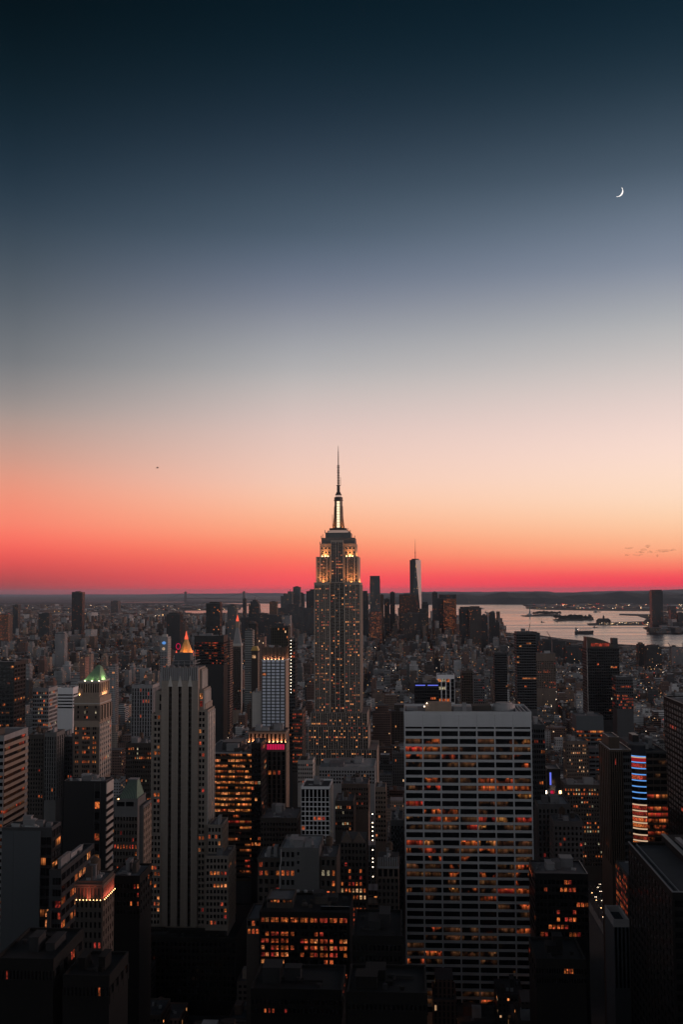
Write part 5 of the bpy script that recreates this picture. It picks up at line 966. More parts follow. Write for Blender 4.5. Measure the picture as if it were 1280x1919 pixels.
def neon_line_block():
    Y = 1250.0; X = lambda u: P(u, 1285, Y).x; zz = lambda v: P(800, v, Y).z
    b = Bld('blue_neon_block', 'black block with a glowing blue neon line along its top', X(800), Y + 15); b.core('black_panel', X(777), X(823), Y, Y + 34, 0, zz(1279), par=.8); b.one('neon_line', 'blue_strip', MB().box(X(778.5), X(797), Y - .5, Y, zz(1284.6), zz(1283)).box(X(801.5), X(821), Y - .5, Y, zz(1284.6), zz(1283))); b.grid('F', X(777), X(823), Y, zz(1330), zz(1288), 14, 3.7, .2, .3, .25, .2, .03, LR, 'black_panel'); b.grid('L', Y, Y + 34, X(777), zz(1330), zz(1288), 8, 3.7, .2, .3, .25, .2, .03, LR, 'black_panel'); b.roofkit(X(779), X(821), Y + 2, Y + 30, zz(1279) - 1, 3, False, 4); b.finish()
neon_line_block()
tower('brown_mid_tower', 'brown slab tower right of the white piered mid-rise', 865, 886, 1256, 1520, 28, 'bronze_panel', 6, 4, 3.6, .4, .3, .3, .2, .03, LR, 1320, solo=False)
tower('grey_mid_tower', 'grey banded slab right of the brown slab tower', 888, 908, 1268, 1600, 28, 'grey_stone', 5, 4, 3.6, .3, .45, .3, .3, .03, LR, 1320, solo=False)

# ------------------------------------------------------------------ landmark towers between the stepped tower and the spired tower
tower('orange_top_tower', 'black tower with orange lit top floors behind the stepped limestone tower', 364, 419, 1191, 1500, 34, 'black_panel', 12, 8, 3.6, .1, .42, .2, .2, .5, ('ribbon_orange', 'ribbon_red'), 1246, blank=8, kit=3, solo=True, row=.5)
def clock_tower():
    Y0 = 2100.0; px = Y0 / F_PX; c = P(443.5, 1300, Y0).x; zz = lambda v: P(443, v, Y0).z; w = 8.0 * px
    b = Bld('lantern_tower', 'slender old tower with steep pyramid roof and red glowing lantern', c, Y0 + w)
    b.core('tan_brick', c - w, c + w, Y0, Y0 + 2 * w, 0, zz(1207), par=0); b.mb('cornice', 'pale_stone').box(c - w - 1, c + w + 1, Y0 - 1, Y0 + 2 * w + 1, zz(1210), zz(1206)); b.grid('F', c - w, c + w, Y0, zz(1330), zz(1212), 5, 3.8, .5, .45, .4, .2, .02, LO, 'dark_brick'); b.grid('R', Y0, Y0 + 2 * w, c + w, zz(1330), zz(1212), 5, 3.8, .5, .45, .4, .2, .02, LO, 'tan_brick', pmat='pale_stone')
    sq = lambda k: [(c - k, Y0 + w - k), (c + k, Y0 + w - k), (c + k, Y0 + w + k), (c - k, Y0 + w + k)]
    b.one('pyramid_roof', 'grey_stone', MB().loft(sq(w * .93), zz(1206) + .01, sq(w * .32), zz(1176))); b.one('cupola', 'tan_brick', MB().box(c - w * .42, c + w * .42, Y0 + w * .58, Y0 + w * 1.42, zz(1176) + .01, zz(1165)).box(c - w * .5, c + w * .5, Y0 + w * .5, Y0 + w * 1.5, zz(1165) + .01, zz(1164)))
    b.one('lantern', 'lantern_red', MB().cyl(c, Y0 + w, zz(1164) + .01, zz(1159), w * .34, w * .26, 10).cyl(c, Y0 + w, zz(1159), zz(1152), w * .24, .1, 10)); b.finish(solo=False)
clock_tower()
def gold_pyramid():
    Y0 = 1900.0; px = Y0 / F_PX; c = P(346.5, 1222, Y0).x; zz = lambda v: P(346, v, Y0).z; w = 12.5 * px
    b = Bld('gold_pyramid_tower', 'tower topped by a floodlit gold pyramid with a red glowing tip', c, Y0 + w); b.core('pale_stone', c - w * 1.6, c + w * 1.6, Y0 - 6, Y0 + 2 * w + 8, 0, zz(1228), par=0)
    ring = lambda k: [(c + k * math.cos(R(22.5 + 45 * i)), Y0 + w + k * math.sin(R(22.5 + 45 * i))) for i in range(8)]
    b.one('pyramid_roof', 'gold_leaf', MB().loft(ring(w * 1.05), zz(1225), ring(w * .26), zz(1198))); b.one('lantern', 'lantern_red', MB().loft(ring(w * .30), zz(1198) + .01, ring(w * .2), zz(1192)).loft(ring(w * .17), zz(1192) + .01, ring(.1), zz(1182)))
    for sx_ in (-1, 1): b.one('pinnacle', 'lantern_red', MB().box(c + sx_ * w * 1.25 - 1.2, c + sx_ * w * 1.25 + 1.2, Y0 - 3, Y0 - .6, zz(1228), zz(1222)).cyl(c + sx_ * w * 1.25, Y0 - 1.8, zz(1222), zz(1218), 1.2, .1, 6))
    b.grid('F', c - w * 1.6, c + w * 1.6, Y0 - 6, zz(1275), zz(1230), 9, 3.8, .4, .4, .4, .2, .1, LR, 'pale_stone'); o = b.finish(solo=False); zr = zz(1227)
    area(o, (c, Y0 - 3.0, zr), 18, 4500, (1, .33, .11), (0, .7, 1), 1); area(o, (c + w * 1.3, Y0 + w, zr), 18, 8000, (1, .33, .11), (-.7, 0, 1), 1); area(o, (c - w * 1.3, Y0 + w, zr), 18, 3000, (1, .33, .11), (.7, 0, 1), 1)
    # the big wheel-like glow beside it: a red lit sign ring
    b2 = empty('ring_sign', 'pink and red glowing ring sign left of the gold pyramid', 'sign', (P(334, 1210, 1880).x, 1880, 0)); mb = MB(); q = P(334, 1211, 1880)
    for k in range(14): a, c2 = 2 * math.pi * k / 14, 2 * math.pi * (k + 1) / 14; mb.bar((q.x + 3.6 * math.cos(a), 1880, q.z + 5 * math.sin(a)), (q.x + 3.6 * math.cos(c2), 1880, q.z + 5 * math.sin(c2)), .9)
    mb.build('sign_ring', 'neon_magenta', b2); MB().box(q.x - .7, q.x + .7, 1880.6, 1882, 0, q.z + 6).build('sign_post', 'lamp_metal', b2)
gold_pyramid()
def blue_sign_tower():
    Y0 = 1750.0; X = lambda u: P(u, 1200, Y0).x; zz = lambda v: P(308, v, Y0).z
    b = Bld('blue_emblem_tower', 'grey stone tower with blue bars and a white ring emblem glowing near its top', X(308), Y0 + 12); b.core('grey_stone', X(300), X(314), Y0, Y0 + 24, 0, zz(1193), par=.8); b.mb('cupola', 'pale_stone').box(X(303), X(311), Y0 + 4, Y0 + 14, zz(1193), zz(1189))
    for k, h in enumerate((3, 5, 6, 5, 3.4)): b.one('sign_bar', 'neon_blue', MB().box(X(304.2 + k * 1.4), X(305 + k * 1.4), Y0 - .8, Y0 - .1, zz(1204.5 + h / 2), zz(1204.5 - h / 2)))
    q = (X(306.8), zz(1215.5)); mb = MB()
    for k in range(12): a, c2 = 2 * math.pi * k / 12, 2 * math.pi * (k + 1) / 12; mb.bar((q[0] + 1.7 * math.cos(a), Y0 - .5, q[1] + 1.7 * math.sin(a)), (q[0] + 1.7 * math.cos(c2), Y0 - .5, q[1] + 1.7 * math.sin(c2)), .7)
    b.one('sign_emblem', 'neon_white', mb); b.grid('R', Y0, Y0 + 24, X(314), zz(1260), zz(1196), 6, 3.6, .45, .4, .4, .2, .05, LO, 'pale_stone'); b.grid('F', X(300), X(314), Y0, zz(1260), zz(1222), 5, 3.6, .45, .4, .4, .2, .05, LO, 'grey_stone'); b.finish(solo=False)
blue_sign_tower()
def gold_cap():
    Y0 = 1600.0; X = lambda u: P(u, 1220, Y0).x; zz = lambda v: P(476, v, Y0).z
    b = Bld('gold_cap_tower', 'small tower with a gold hipped roof and one bright yellow window', X(476), Y0 + 8); b.core('dark_brick', X(471), X(483), Y0, Y0 + 15, 0, zz(1219), par=0); a = [(X(470), Y0 - 1), (X(484), Y0 - 1), (X(484), Y0 + 16), (X(470), Y0 + 16)]; t_ = [(X(473), Y0 + 3), (X(481), Y0 + 3), (X(481), Y0 + 12), (X(473), Y0 + 12)]
    b.one('roof', 'gold_leaf', MB().loft(a, zz(1219) + .01, t_, zz(1211))); b.win.append(('F', X(473), X(479), Y0, zz(1233), zz(1227), 'lit_white')); b.grid('R', Y0, Y0 + 15, X(483), zz(1300), zz(1222), 3, 3.6, .5, .4, .3, .2, .0, LO, 'tan_brick'); b.finish(solo=False)
gold_cap()

# ------------------------------------------------------------------ downtown by the harbour and other far towers
def far_tower(name, label, u0, u1, v, Y, dep, tint=(.06, .065, .07), fac='facade_punched', steps=(), rod=None, sign=None, yaw=0.0, extra=None):
    """steps: (u0, u1, v) blocks stacked on or beside the main shaft"""
    X = lambda u: P(u, v, Y).x; zz = lambda q: P((u0 + u1) / 2, q, Y).z; sd = RND.randrange(1, 900)
    o = empty(name, label, 'tower', ((X(u0) + X(u1)) / 2, Y + dep / 2, 0)); mb = MB()
    mb.fbox(X(u0), X(u1), Y, Y + dep, 0, zz(v), tint, (.07, .07, .075), sd, yaw)
    for i, (a, b_, q) in enumerate(steps): mb.fbox(X(a), X(b_), Y + 1.5 + i, Y + dep - 2 - i, 0, zz(q), tint, (.07, .07, .075), sd + i + 1, yaw)
    mb.build('wall', [fac, 'tinted_roof'], o, tint=True, uv=True); pk = MB(); w = X(u1) - X(u0); pk.box(X(u0) + w * .25, X(u0) + w * .7, Y + dep * .3, Y + dep * .7, zz(v) - .2, zz(v) + 5); pk.build('roof_bulkhead', 'dark_panel', o)
    rm_ = MB(); pw = .8; zt = zz(v); rm_.box(X(u0) - .3, X(u1) + .3, Y - .3, Y + pw, zt - .5, zt + 1.2); rm_.build('parapet', 'dark_panel', o)
    if rod: rm2 = MB().bar((X(rod[0]), Y + dep / 2, zz(v) - 2), (X(rod[0]), Y + dep / 2, zz(rod[1])), 1.6); rm2.build('rod_aerial', 'mast_dark', o)
    HERO_FOOT.append((X(u0), X(u1), Y, Y + dep, zz(v))); return o
D_ = (.05, .055, .06); M_ = (.10, .105, .11); B_ = (.12, .08, .06)
far_tower('river_side_tower', 'tall dark glass tower alone above the far left rooftops, rising past the horizon', 134.5, 154.5, 1109.5, 5700, 45, (.03, .034, .038), 'facade_dark')
far_tower('dark_box_tower', 'broad dark tower block between the lone glass tower and the black river tower', 312, 337, 1151, 3900, 60, (.035, .035, .037), 'facade_dark', [(316, 333, 1148)])
far_tower('black_river_tower', 'tall black tower in front of the pink river channel', 386, 412, 1131, 2900, 40, (.02, .021, .023), 'facade_dark', [(392, 411, 1128)])
far_tower('lit_corner_tower', 'grey tower with a lit strip beside the black river tower', 426, 443, 1135, 4300, 45, M_, 'facade_punched', [(427, 431, 1140)])
far_tower('old_dome_tower', 'old stepped tower with broad base and peaked top, left of the downtown cluster', 466, 485, 1132, 4600, 50, D_, 'facade_punched', [(469, 483, 1127), (473, 480, 1124)], (476, 1119))
far_tower('wide_court_tower', 'broad dark government block low in the left downtown cluster', 452, 530, 1157, 4500, 70, (.05, .05, .055), 'facade_small', [(470, 500, 1149), (500, 528, 1152)])
far_tower('narrow_flag_tower', 'thin tower with a rod on top left of the old stepped tower', 455, 461, 1122, 5900, 30, D_, 'facade_small', (), (457, 1107))
far_tower('capped_stone_tower', 'brownish tower with dark cap left of the tallest left downtown slab', 505, 519, 1128, 5200, 40, B_, 'facade_small', [(507, 518, 1127)])
far_tower('peaked_grey_tower', 'grey stepped tower with a lit top just left of the tallest left downtown slab', 526, 546, 1117, 6000, 60, M_, 'facade_punched', [(531, 546, 1112), (539, 547, 1108)], (543, 1104))
far_tower('metal_slab_tower', 'tallest grey slab of the left downtown cluster', 549, 562.5, 1100, 6100, 50, (.13, .14, .15), 'facade_piers')
far_tower('slim_stepped_tower', 'slim stepped tower leaning on the tallest left downtown slab', 562.8, 570, 1113, 6150, 40, M_, 'facade_punched', [(563, 567, 1110)])
far_tower('shadow_twin_tower', 'dark stepped tower just left of the spired skyscraper', 574, 592, 1108, 6200, 60, D_, 'facade_dark', [(581, 592, 1104)])
far_tower('wide_grey_block', 'wide grey block low between the left downtown slabs', 519, 588, 1139, 5600, 80, (.08, .08, .085), 'facade_small', [(534, 560, 1132)])
far_tower('pale_lit_block', 'pale block with white lit windows below the left downtown slabs', 529, 544, 1153, 3300, 40, (.2, .2, .21), 'facade_small')
far_tower('olive_grid_tower', 'olive dark grid tower directly above the slim blue grid tower', 508, 540, 1175, 1480, 34, (.05, .048, .036), 'facade_piers', [(510, 538, 1173)])
far_tower('pink_flank_tower', 'small pinkish stepped tower left of the olive dark grid tower', 484, 496, 1193, 2000, 26, (.28, .18, .15), 'facade_piers', [(486, 489, 1190)])
far_tower('banded_far_tower', 'grey banded block with a black tower behind it, above the gold roofed tower', 459, 473, 1182, 2300, 34, (.2, .21, .21), 'facade_ribbon', [(461, 472, 1180)])
far_tower('black_back_tower', 'black flat tower standing behind the grey banded block', 466, 480, 1168, 2600, 34, (.02, .02, .02), 'facade_dark')
far_tower('ribbon_flank_tower', 'dark tower with pinkish right edge beside the orange topped black tower', 421, 431, 1200, 1700, 30, (.12, .08, .07), 'facade_ribbon')
far_tower('grey_shadow_tower', 'dark grey tower half hidden by the right edge of the spired skyscraper', 676, 690, 1113, 5400, 50, D_, 'facade_punched', [(680, 688, 1107)])
far_tower('crowned_glass_tower', 'tall grey tower with flat dark cap right of the spired skyscraper', 693, 712, 1085, 5300, 45, (.09, .095, .10), 'facade_punched', [(693.4, 711.6, 1079)])
far_tower('lit_foot_block', 'block with pink lit floors at the foot of the tall flat capped tower', 692, 715, 1146, 5200, 40, (.14, .09, .08), 'facade_glow')
far_tower('brown_slab_tower', 'brown slab tower beside the tall flat capped tower', 712.3, 719, 1115, 5500, 35, B_, 'facade_punched')
far_tower('short_dark_tower', 'short dark tower between the brown slab and the lone slim dark tower', 720, 730, 1123, 5600, 40, D_, 'facade_punched')
far_tower('slim_dark_tower', 'lone slim dark tower left of the faceted glass tower', 731, 740, 1110, 5700, 35, (.03, .03, .032), 'facade_dark')
far_tower('orange_harbour_block', 'broad dark harbour block with rows of orange floors below the faceted glass tower', 748, 784, 1114, 5500, 70, (.05, .04, .036), 'facade_glow')
far_tower('low_orange_block', 'lower dark block right below the broad orange floored harbour block', 752, 800, 1150, 5100, 60, (.05, .045, .045), 'facade_small', [(786, 802, 1141)])
far_tower('domed_dark_tower', 'dark tower with rounded shoulders right of the faceted glass tower', 790, 803, 1132, 5600, 50, D_, 'facade_dark', [(792, 801, 1128)])
far_tower('slim_harbour_tower', 'slim dark tower at the left end of the red lit harbour group', 810, 820, 1110, 5600, 40, D_, 'facade_dark')
far_tower('stepped_harbour_tower', 'dark stepped tower between the slim dark tower and the red lit slab', 819, 833, 1121, 5650, 45, D_, 'facade_dark', [(823, 855, 1114)])
far_tower('red_lit_slab', 'slab tower glowing with red windows beside the water', 831.5, 855, 1121.5, 5560, 40, (.10, .05, .035), 'facade_glow')
far_tower('twin_bulk_tower', 'broad dark bulky tower with sloped shoulders by the water', 861, 884, 1141, 4700, 60, D_, 'facade_dark', [(863, 881, 1137)])
far_tower('brown_bulk_tower', 'broad brown bulky tower paired with the dark bulky tower by the water', 880, 902, 1139, 4600, 60, (.09, .07, .06), 'facade_dark', [(882, 899, 1136)])
far_tower('low_wing_tower', 'lower dark wing right of the paired bulky towers', 902, 914, 1153, 4700, 50, D_, 'facade_dark')
far_tower('quay_slim_tower', 'slim dark tower standing at the quay edge', 917, 928, 1148, 4800, 35, D_, 'facade_dark', [(918, 926, 1147)])
far_tower('quay_low_tower', 'low stepped tower at the end of the quay', 928, 936, 1166, 4850, 35, D_, 'facade_dark', [(930, 934, 1162)])
far_tower('across_water_tower', 'tall dark glass tower across the harbour with rounded top', 1221, 1242, 1108, 7400, 70, (.025, .027, .03), 'facade_dark', [(1222.5, 1240.5, 1105)])
for i, (a, c, v, nm, lb) in enumerate(((1257, 1268, 1143, 'across_low_tower', 'low dark tower across the harbour with pale water behind it'), (1270, 1284, 1148, 'across_edge_tower', 'dark block across the harbour at the picture edge'), (1243, 1256, 1166, 'across_quay_block', 'lowest dark quay block right of the tall tower across the harbour'))):
    far_tower(nm, lb, a, c, v, 7500, 60, (.03, .03, .033), 'facade_dark')
for (nm, lb, a, c, v, Y, dep, tn, fc, st) in (
    ('terrace_pier_block', 'long dark pier building with roof terraces on the near shore', 988, 1012, 1186, 4300, 60, D_, 'facade_dark', [(1000, 1007, 1184)]),
    ('shore_low_block', 'wide low dark block on the near shore below the cargo ship', 1012, 1060, 1201, 4100, 60, D_, 'facade_dark', [(1020, 1046, 1198)]),
    ('right_shore_tower', 'dark stepped tower breaking the shoreline near the right edge', 1197, 1208, 1207, 3600, 40, D_, 'facade_dark', [(1200, 1205, 1204)]),
    ('right_shore_block', 'dark broad block beside the stepped tower on the right shoreline', 1213, 1240, 1212, 3500, 50, (.04, .04, .042), 'facade_punched', [(1218, 1236, 1209)]),
    ('shore_pale_tower', 'pair of grey towers on the right shoreline at the picture edge', 1259, 1272, 1212, 3700, 40, (.2, .2, .21), 'facade_punched', [(1266, 1283, 1213)]),
    ('wooded_shore_block', 'dark low block on the shoreline left of the curved roof tower', 1060, 1098, 1211, 3800, 60, D_, 'facade_dark', [(1066, 1070, 1203)]),
    ('glowing_left_block', 'small block with two glowing orange bands at the far left edge', -6, 16, 1152, 4600, 50, (.1, .08, .07), 'facade_glow', ()),
    ('tower_in_the_park', 'pair of plain dark slabs far left below the horizon', 72, 92, 1150, 5200, 40, D_, 'facade_punched', [(80, 91, 1148)]),
    ('left_plain_slab', 'plain dark slab far left beside the glowing banded block', 24, 34, 1134, 6000, 40, D_, 'facade_punched', ()),
    ('grey_slab_pair', 'pale grey slab left of the lone glass tower foot', 103, 121, 1187, 3300, 30, (.24, .24, .25), 'facade_punched', [(105, 119, 1184)]),
    ('church_spire_block', 'pale stone block with a pointed turret in the left rooftops', 160, 170, 1225, 2600, 24, (.32, .24, .21), 'facade_punched', [(163, 166, 1215)]),
    ('pink_lit_slab', 'pinkish brick slab in the left rooftops beside the pointed turret', 150, 160, 1231, 2400, 30, (.32, .19, .16), 'facade_piers', [(151, 155, 1229)]),
    ('pale_round_tower', 'pale tower with arched top behind the green roofed tower', 204, 216, 1248, 1900, 24, (.34, .34, .35), 'facade_piers', [(206, 214, 1244)]),
    ('far_box_tower', 'boxy dark tower far left on the horizon flats', 208, 221, 1126, 13000, 120, (.05, .05, .055), 'facade_punched', ()),
): far_tower(nm, lb, a, c, v, Y, dep, tn, fc, st)
def bevelled_tower():
    Y = 5800.0; c = P(779, 1110, Y); cx, cy_ = c.x, Y + 30; zz = lambda v: P(779, v, Y).z; o = empty('faceted_glass_tower', 'tallest glass tower by the harbour with slanting facets and a thin spire', 'tower', (cx, cy_, 0)); h = 30.5
    a = R(2); rot = lambda x, y: (cx + x * math.cos(a) - y * math.sin(a), cy_ + x * math.sin(a) + y * math.cos(a))
    base = [rot(*p_) for p_ in ((-h, -h), (h, -h), (h, h), (-h, h))]; k = h * .98; top = [rot(*p_) for p_ in ((0, -k), (k, 0), (0, k), (-k, 0))]; z0, z1 = 60, zz(1049)
    MB().prism(base, 0, z0 - .01).build('plinth', 'dark_panel', o); fa, fb = MB(), MB()
    for i in range(4):
        j = (i + 1) % 4; fa.face([(*base[i], z0), (*base[j], z0), (*top[i], z1)]); fb.face([(*base[j], z0), (*top[j], z1), (*top[i], z1)])
    fa.face([(*p_, z1) for p_ in top])
    fa.build('wall', 'blue_glass', o); fb.build('slanting_facet', 'mirror_glass', o)
    MB().cyl(cx, cy_, z1 + .02, z1 + 6, 20, 20, 20).build('crown_ring', 'mast_dark', o); MB().cyl(cx, cy_, z1 + 6.01, zz(1031), 2.0, 1.3, 8).cyl(cx, cy_, zz(1031), zz(1010), 1.2, .4, 8).cyl(cx, cy_, zz(1036), zz(1035), 3.2, 3.2, 8).build('spire', 'mast_dark', o)
    r = random.Random(5)
    for i in range(26):
        f = r.random(); z = z0 + f * (z1 - z0) * .95; t = (z - z0) / (z1 - z0); p0 = Vector(base[0]).lerp(Vector(top[3]), t) if False else Vector(base[0]) + (Vector(top[0]) - Vector(base[0])) * t; p1 = Vector(base[1]) + (Vector(top[0]) - Vector(base[1])) * t
        q = p0 + (p1 - p0) * r.uniform(.08, .9); d = (p1 - p0).normalized() if (p1 - p0).length > .1 else Vector((1, 0)); nn = Vector((d.y, -d.x)); q = q + nn * 1.2
        w_ = MB(); w_.bar((q.x, q.y, z), (q.x + d.x * r.uniform(2, 6), q.y + d.y * 4, z), 2.0); w_.build('lit_window', 'lit_white', o)
    HERO_FOOT.append((cx - h, cx + h, Y, Y + 60, z1))
bevelled_tower()

# ------------------------------------------------------------------ harbour
def statue():
    g_ = G(993, 1153); Y = g_.y; px = Y / F_PX; c = Vector((g_.x, g_.y, 1.5)); o = empty('statue', 'robed statue with raised torch on a pedestal on the small wooded harbour island', 'statue', c); L = c
    zb = 1.5; MB().cyl(c.x, c.y, zb, zb + 10, 34, 32, 11).cyl(c.x, c.y, zb + 10, zb + 18, 22, 20, 4, R(45)).build('fort', 'concrete', o)
    MB().cyl(c.x, c.y, zb + 18.01, zb + 34, 13, 9.5, 4, R(45)).cyl(c.x, c.y, zb + 34, zb + 46, 9.5, 9.5, 4, R(45)).cyl(c.x, c.y, zb + 46, zb + 48, 11.5, 11.5, 4, R(45)).build('pedestal', 'grey_stone', o)
    v, e, rad = [], [], []
    def jt(x, y, z, r, p=None):
        v.append((x, y, z)); rad.append(r)
        if p is not None: e.append((p, len(v) - 1))
        return len(v) - 1
    z0 = 48.0; a = jt(0, 0, z0, 5.5); b_ = jt(.3, 0, z0 + 12, 5.0, a); w = jt(.2, -.4, z0 + 22, 4.3, b_); ch = jt(0, -.3, z0 + 30, 4.6, w); nk = jt(0, -.3, z0 + 35, 1.9, ch); hd = jt(0, -.5, z0 + 38, 2.3, nk); jt(0, -.4, z0 + 41, 1.9, hd)
    sh = jt(4.2, 0, z0 + 32, 1.9, ch); el = jt(5.4, -.3, z0 + 38, 1.5, sh); ha = jt(5.6, -.8, z0 + 45, 1.1, el); s2 = jt(-4.2, -.3, z0 + 31, 1.9, ch); e2 = jt(-5.2, -1.4, z0 + 25.5, 1.6, s2); jt(-3.4, -3.8, z0 + 25, 1.3, e2)
    me = bpy.data.meshes.new('statue_figure'); me.from_pydata(v, e, []); f = bpy.data.objects.new('statue_figure', me); C.objects.link(f); f.parent = o; f.location = (0, 0, 0); me.materials.append(MATS['copper_roof'])
    me.skin_vertices.new() if hasattr(me.skin_vertices, 'new') and not me.skin_vertices else None
    md = f.modifiers.new('Skin', 'SKIN'); 
    if me.skin_vertices:
        for i, r_ in enumerate(rad): me.skin_vertices[0].data[i].radius = (r_, r_)
        me.skin_vertices[0].data[0].use_root = True
    sb = f.modifiers.new('Subsurf', 'SUBSURF'); sb.levels = 1; sb.render_levels = 1
    MB().cyl(c.x + 5.6, c.y - .8, zb + z0 + 44, zb + z0 + 46, .7, 1.6, 8).cyl(c.x + 5.6, c.y - .8, zb + z0 + 46, zb + z0 + 49.5, 1.1, .1, 8).build('torch', 'gold_leaf', o); cr = MB()
    for k in range(7): an = R(-60 + k * 20); cr.bar((c.x, c.y - .4, zb + z0 + 41), (c.x + 4.2 * math.sin(an), c.y - .4, zb + z0 + 41 + 4.2 * math.cos(an)), .4)
    cr.build('crown', 'copper_roof', o)
statue()
def trees_on(u0, u1, v, n, hmin, hmax, label, grp, z=1.5, seed=0):
    r = random.Random(seed); proto = []
    for k in range(3):
        mb = MB(); tk = MB().cyl(0, 0, 0, .45, .05, .03, 6).bar((0, 0, .35), (.16, .05, .62), .03).bar((0, 0, .3), (-.15, -.06, .6), .03)
        for i in range(420):
            th, ph = r.uniform(0, 6.28), math.acos(r.uniform(-1, 1)); cl = r.choice([(0, 0, .66, .34), (.2, .05, .6, .22), (-.2, -.05, .62, .24), (.02, .1, .85, .18), (.1, -.18, .5, .2)])
            rr = cl[3] * r.uniform(.6, 1.05); q = Vector((cl[0] + rr * math.sin(ph) * math.cos(th), cl[1] + rr * math.sin(ph) * math.sin(th), cl[2] + .8 * rr * math.cos(ph))); s_ = .055
            d1 = Vector((r.uniform(-1, 1), r.uniform(-1, 1), r.uniform(-1, 1))).normalized() * s_; d2 = Vector((r.uniform(-1, 1), r.uniform(-1, 1), r.uniform(-1, 1))).normalized() * s_; mb.face([q - d1 - d2, q + d1 - d2, q + d1 + d2, q - d1 + d2])
        proto.append((mb.mesh('crown', 'woodland'), tk.mesh('trunk', 'wood_tank')))
    for i in range(n):
        q = G(u0 + (u1 - u0) * (i + r.uniform(.1, .9)) / n, v + r.uniform(-.7, .7)); h = r.uniform(hmin, hmax); o = empty('tree', label, 'tree', (q.x, q.y, z), grp); o.scale = (h * r.uniform(.9, 1.5), h, h); o.rotation_euler.z = r.uniform(0, 6)
        for nm, me in zip(('crown', 'trunk'), r.choice(proto)): c = bpy.data.objects.new(nm, me); C.objects.link(c); c.parent = o
trees_on(1000, 1050, 1152.2, 20, 26, 44, 'dark tree on the wooded island behind the statue', 'trees on the statue island', seed=2); trees_on(1038, 1112, 1160.5, 26, 22, 46, 'dark tree on the long low island in the harbour', 'trees on the long harbour island', seed=3)
for (a, c, v, h, lb) in ((1048, 1060, 1159.5, 30, 'brick hall with corner turrets on the long low harbour island'), (1070, 1092, 1160, 38, 'widest brick hall on the long low harbour island'), (1097, 1107, 1160, 24, 'small dark hall at the far end of the long low harbour island')):
    q0, q1 = G(a, v), G(c, v); o = empty('island_hall', lb, 'building', ((q0.x + q1.x) / 2, q0.y + 30, 1.5)); MB().box(q0.x, q1.x, q0.y, q0.y + 60, 1.5, 1.5 + h * .7).build('wall', 'dark_brick', o)
    mx = (q0.x + q1.x) / 2; MB().loft([(q0.x - 1, q0.y - 1), (q1.x + 1, q0.y - 1), (q1.x + 1, q0.y + 61), (q0.x - 1, q0.y + 61)], 1.52 + h * .7, [(q0.x + 8, q0.y + 28), (q1.x - 8, q0.y + 28), (q1.x - 8, q0.y + 32), (q0.x + 8, q0.y + 32)], h).build('roof', 'roof_dark', o); MB().cyl(q0.x + 6, q0.y, 1.5, h * 1.05, 4, 4, 8).cyl(q0.x + 6, q0.y, h * 1.05, h * 1.4, 4.4, .1, 8).build('turret', 'dark_brick', o)
def terminal():
    q = G(1132, 1168); o = empty('terminal', 'old ferry terminal with clock turret on the harbour pier', 'building', (q.x, q.y, 1)); MB().box(q.x - 55, q.x + 55, q.y, q.y + 40, 1, 22).build('wall', 'dark_brick', o); MB().loft([(q.x - 56, q.y - 1), (q.x + 56, q.y - 1), (q.x + 56, q.y + 41), (q.x - 56, q.y + 41)], 22.02, [(q.x - 40, q.y + 18), (q.x + 40, q.y + 18), (q.x + 40, q.y + 22), (q.x - 40, q.y + 22)], 40).build('roof', 'roof_dark', o); MB().box(q.x - 7, q.x + 7, q.y + 8, q.y + 22, 22.05, 52).loft([(q.x - 8, q.y + 7), (q.x + 8, q.y + 7), (q.x + 8, q.y + 23), (q.x - 8, q.y + 23)], 52.01, [(q.x - .2, q.y + 14.8), (q.x + .2, q.y + 14.8), (q.x + .2, q.y + 15.2), (q.x - .2, q.y + 15.2)], 66).build('turret', 'dark_brick', o)
terminal()
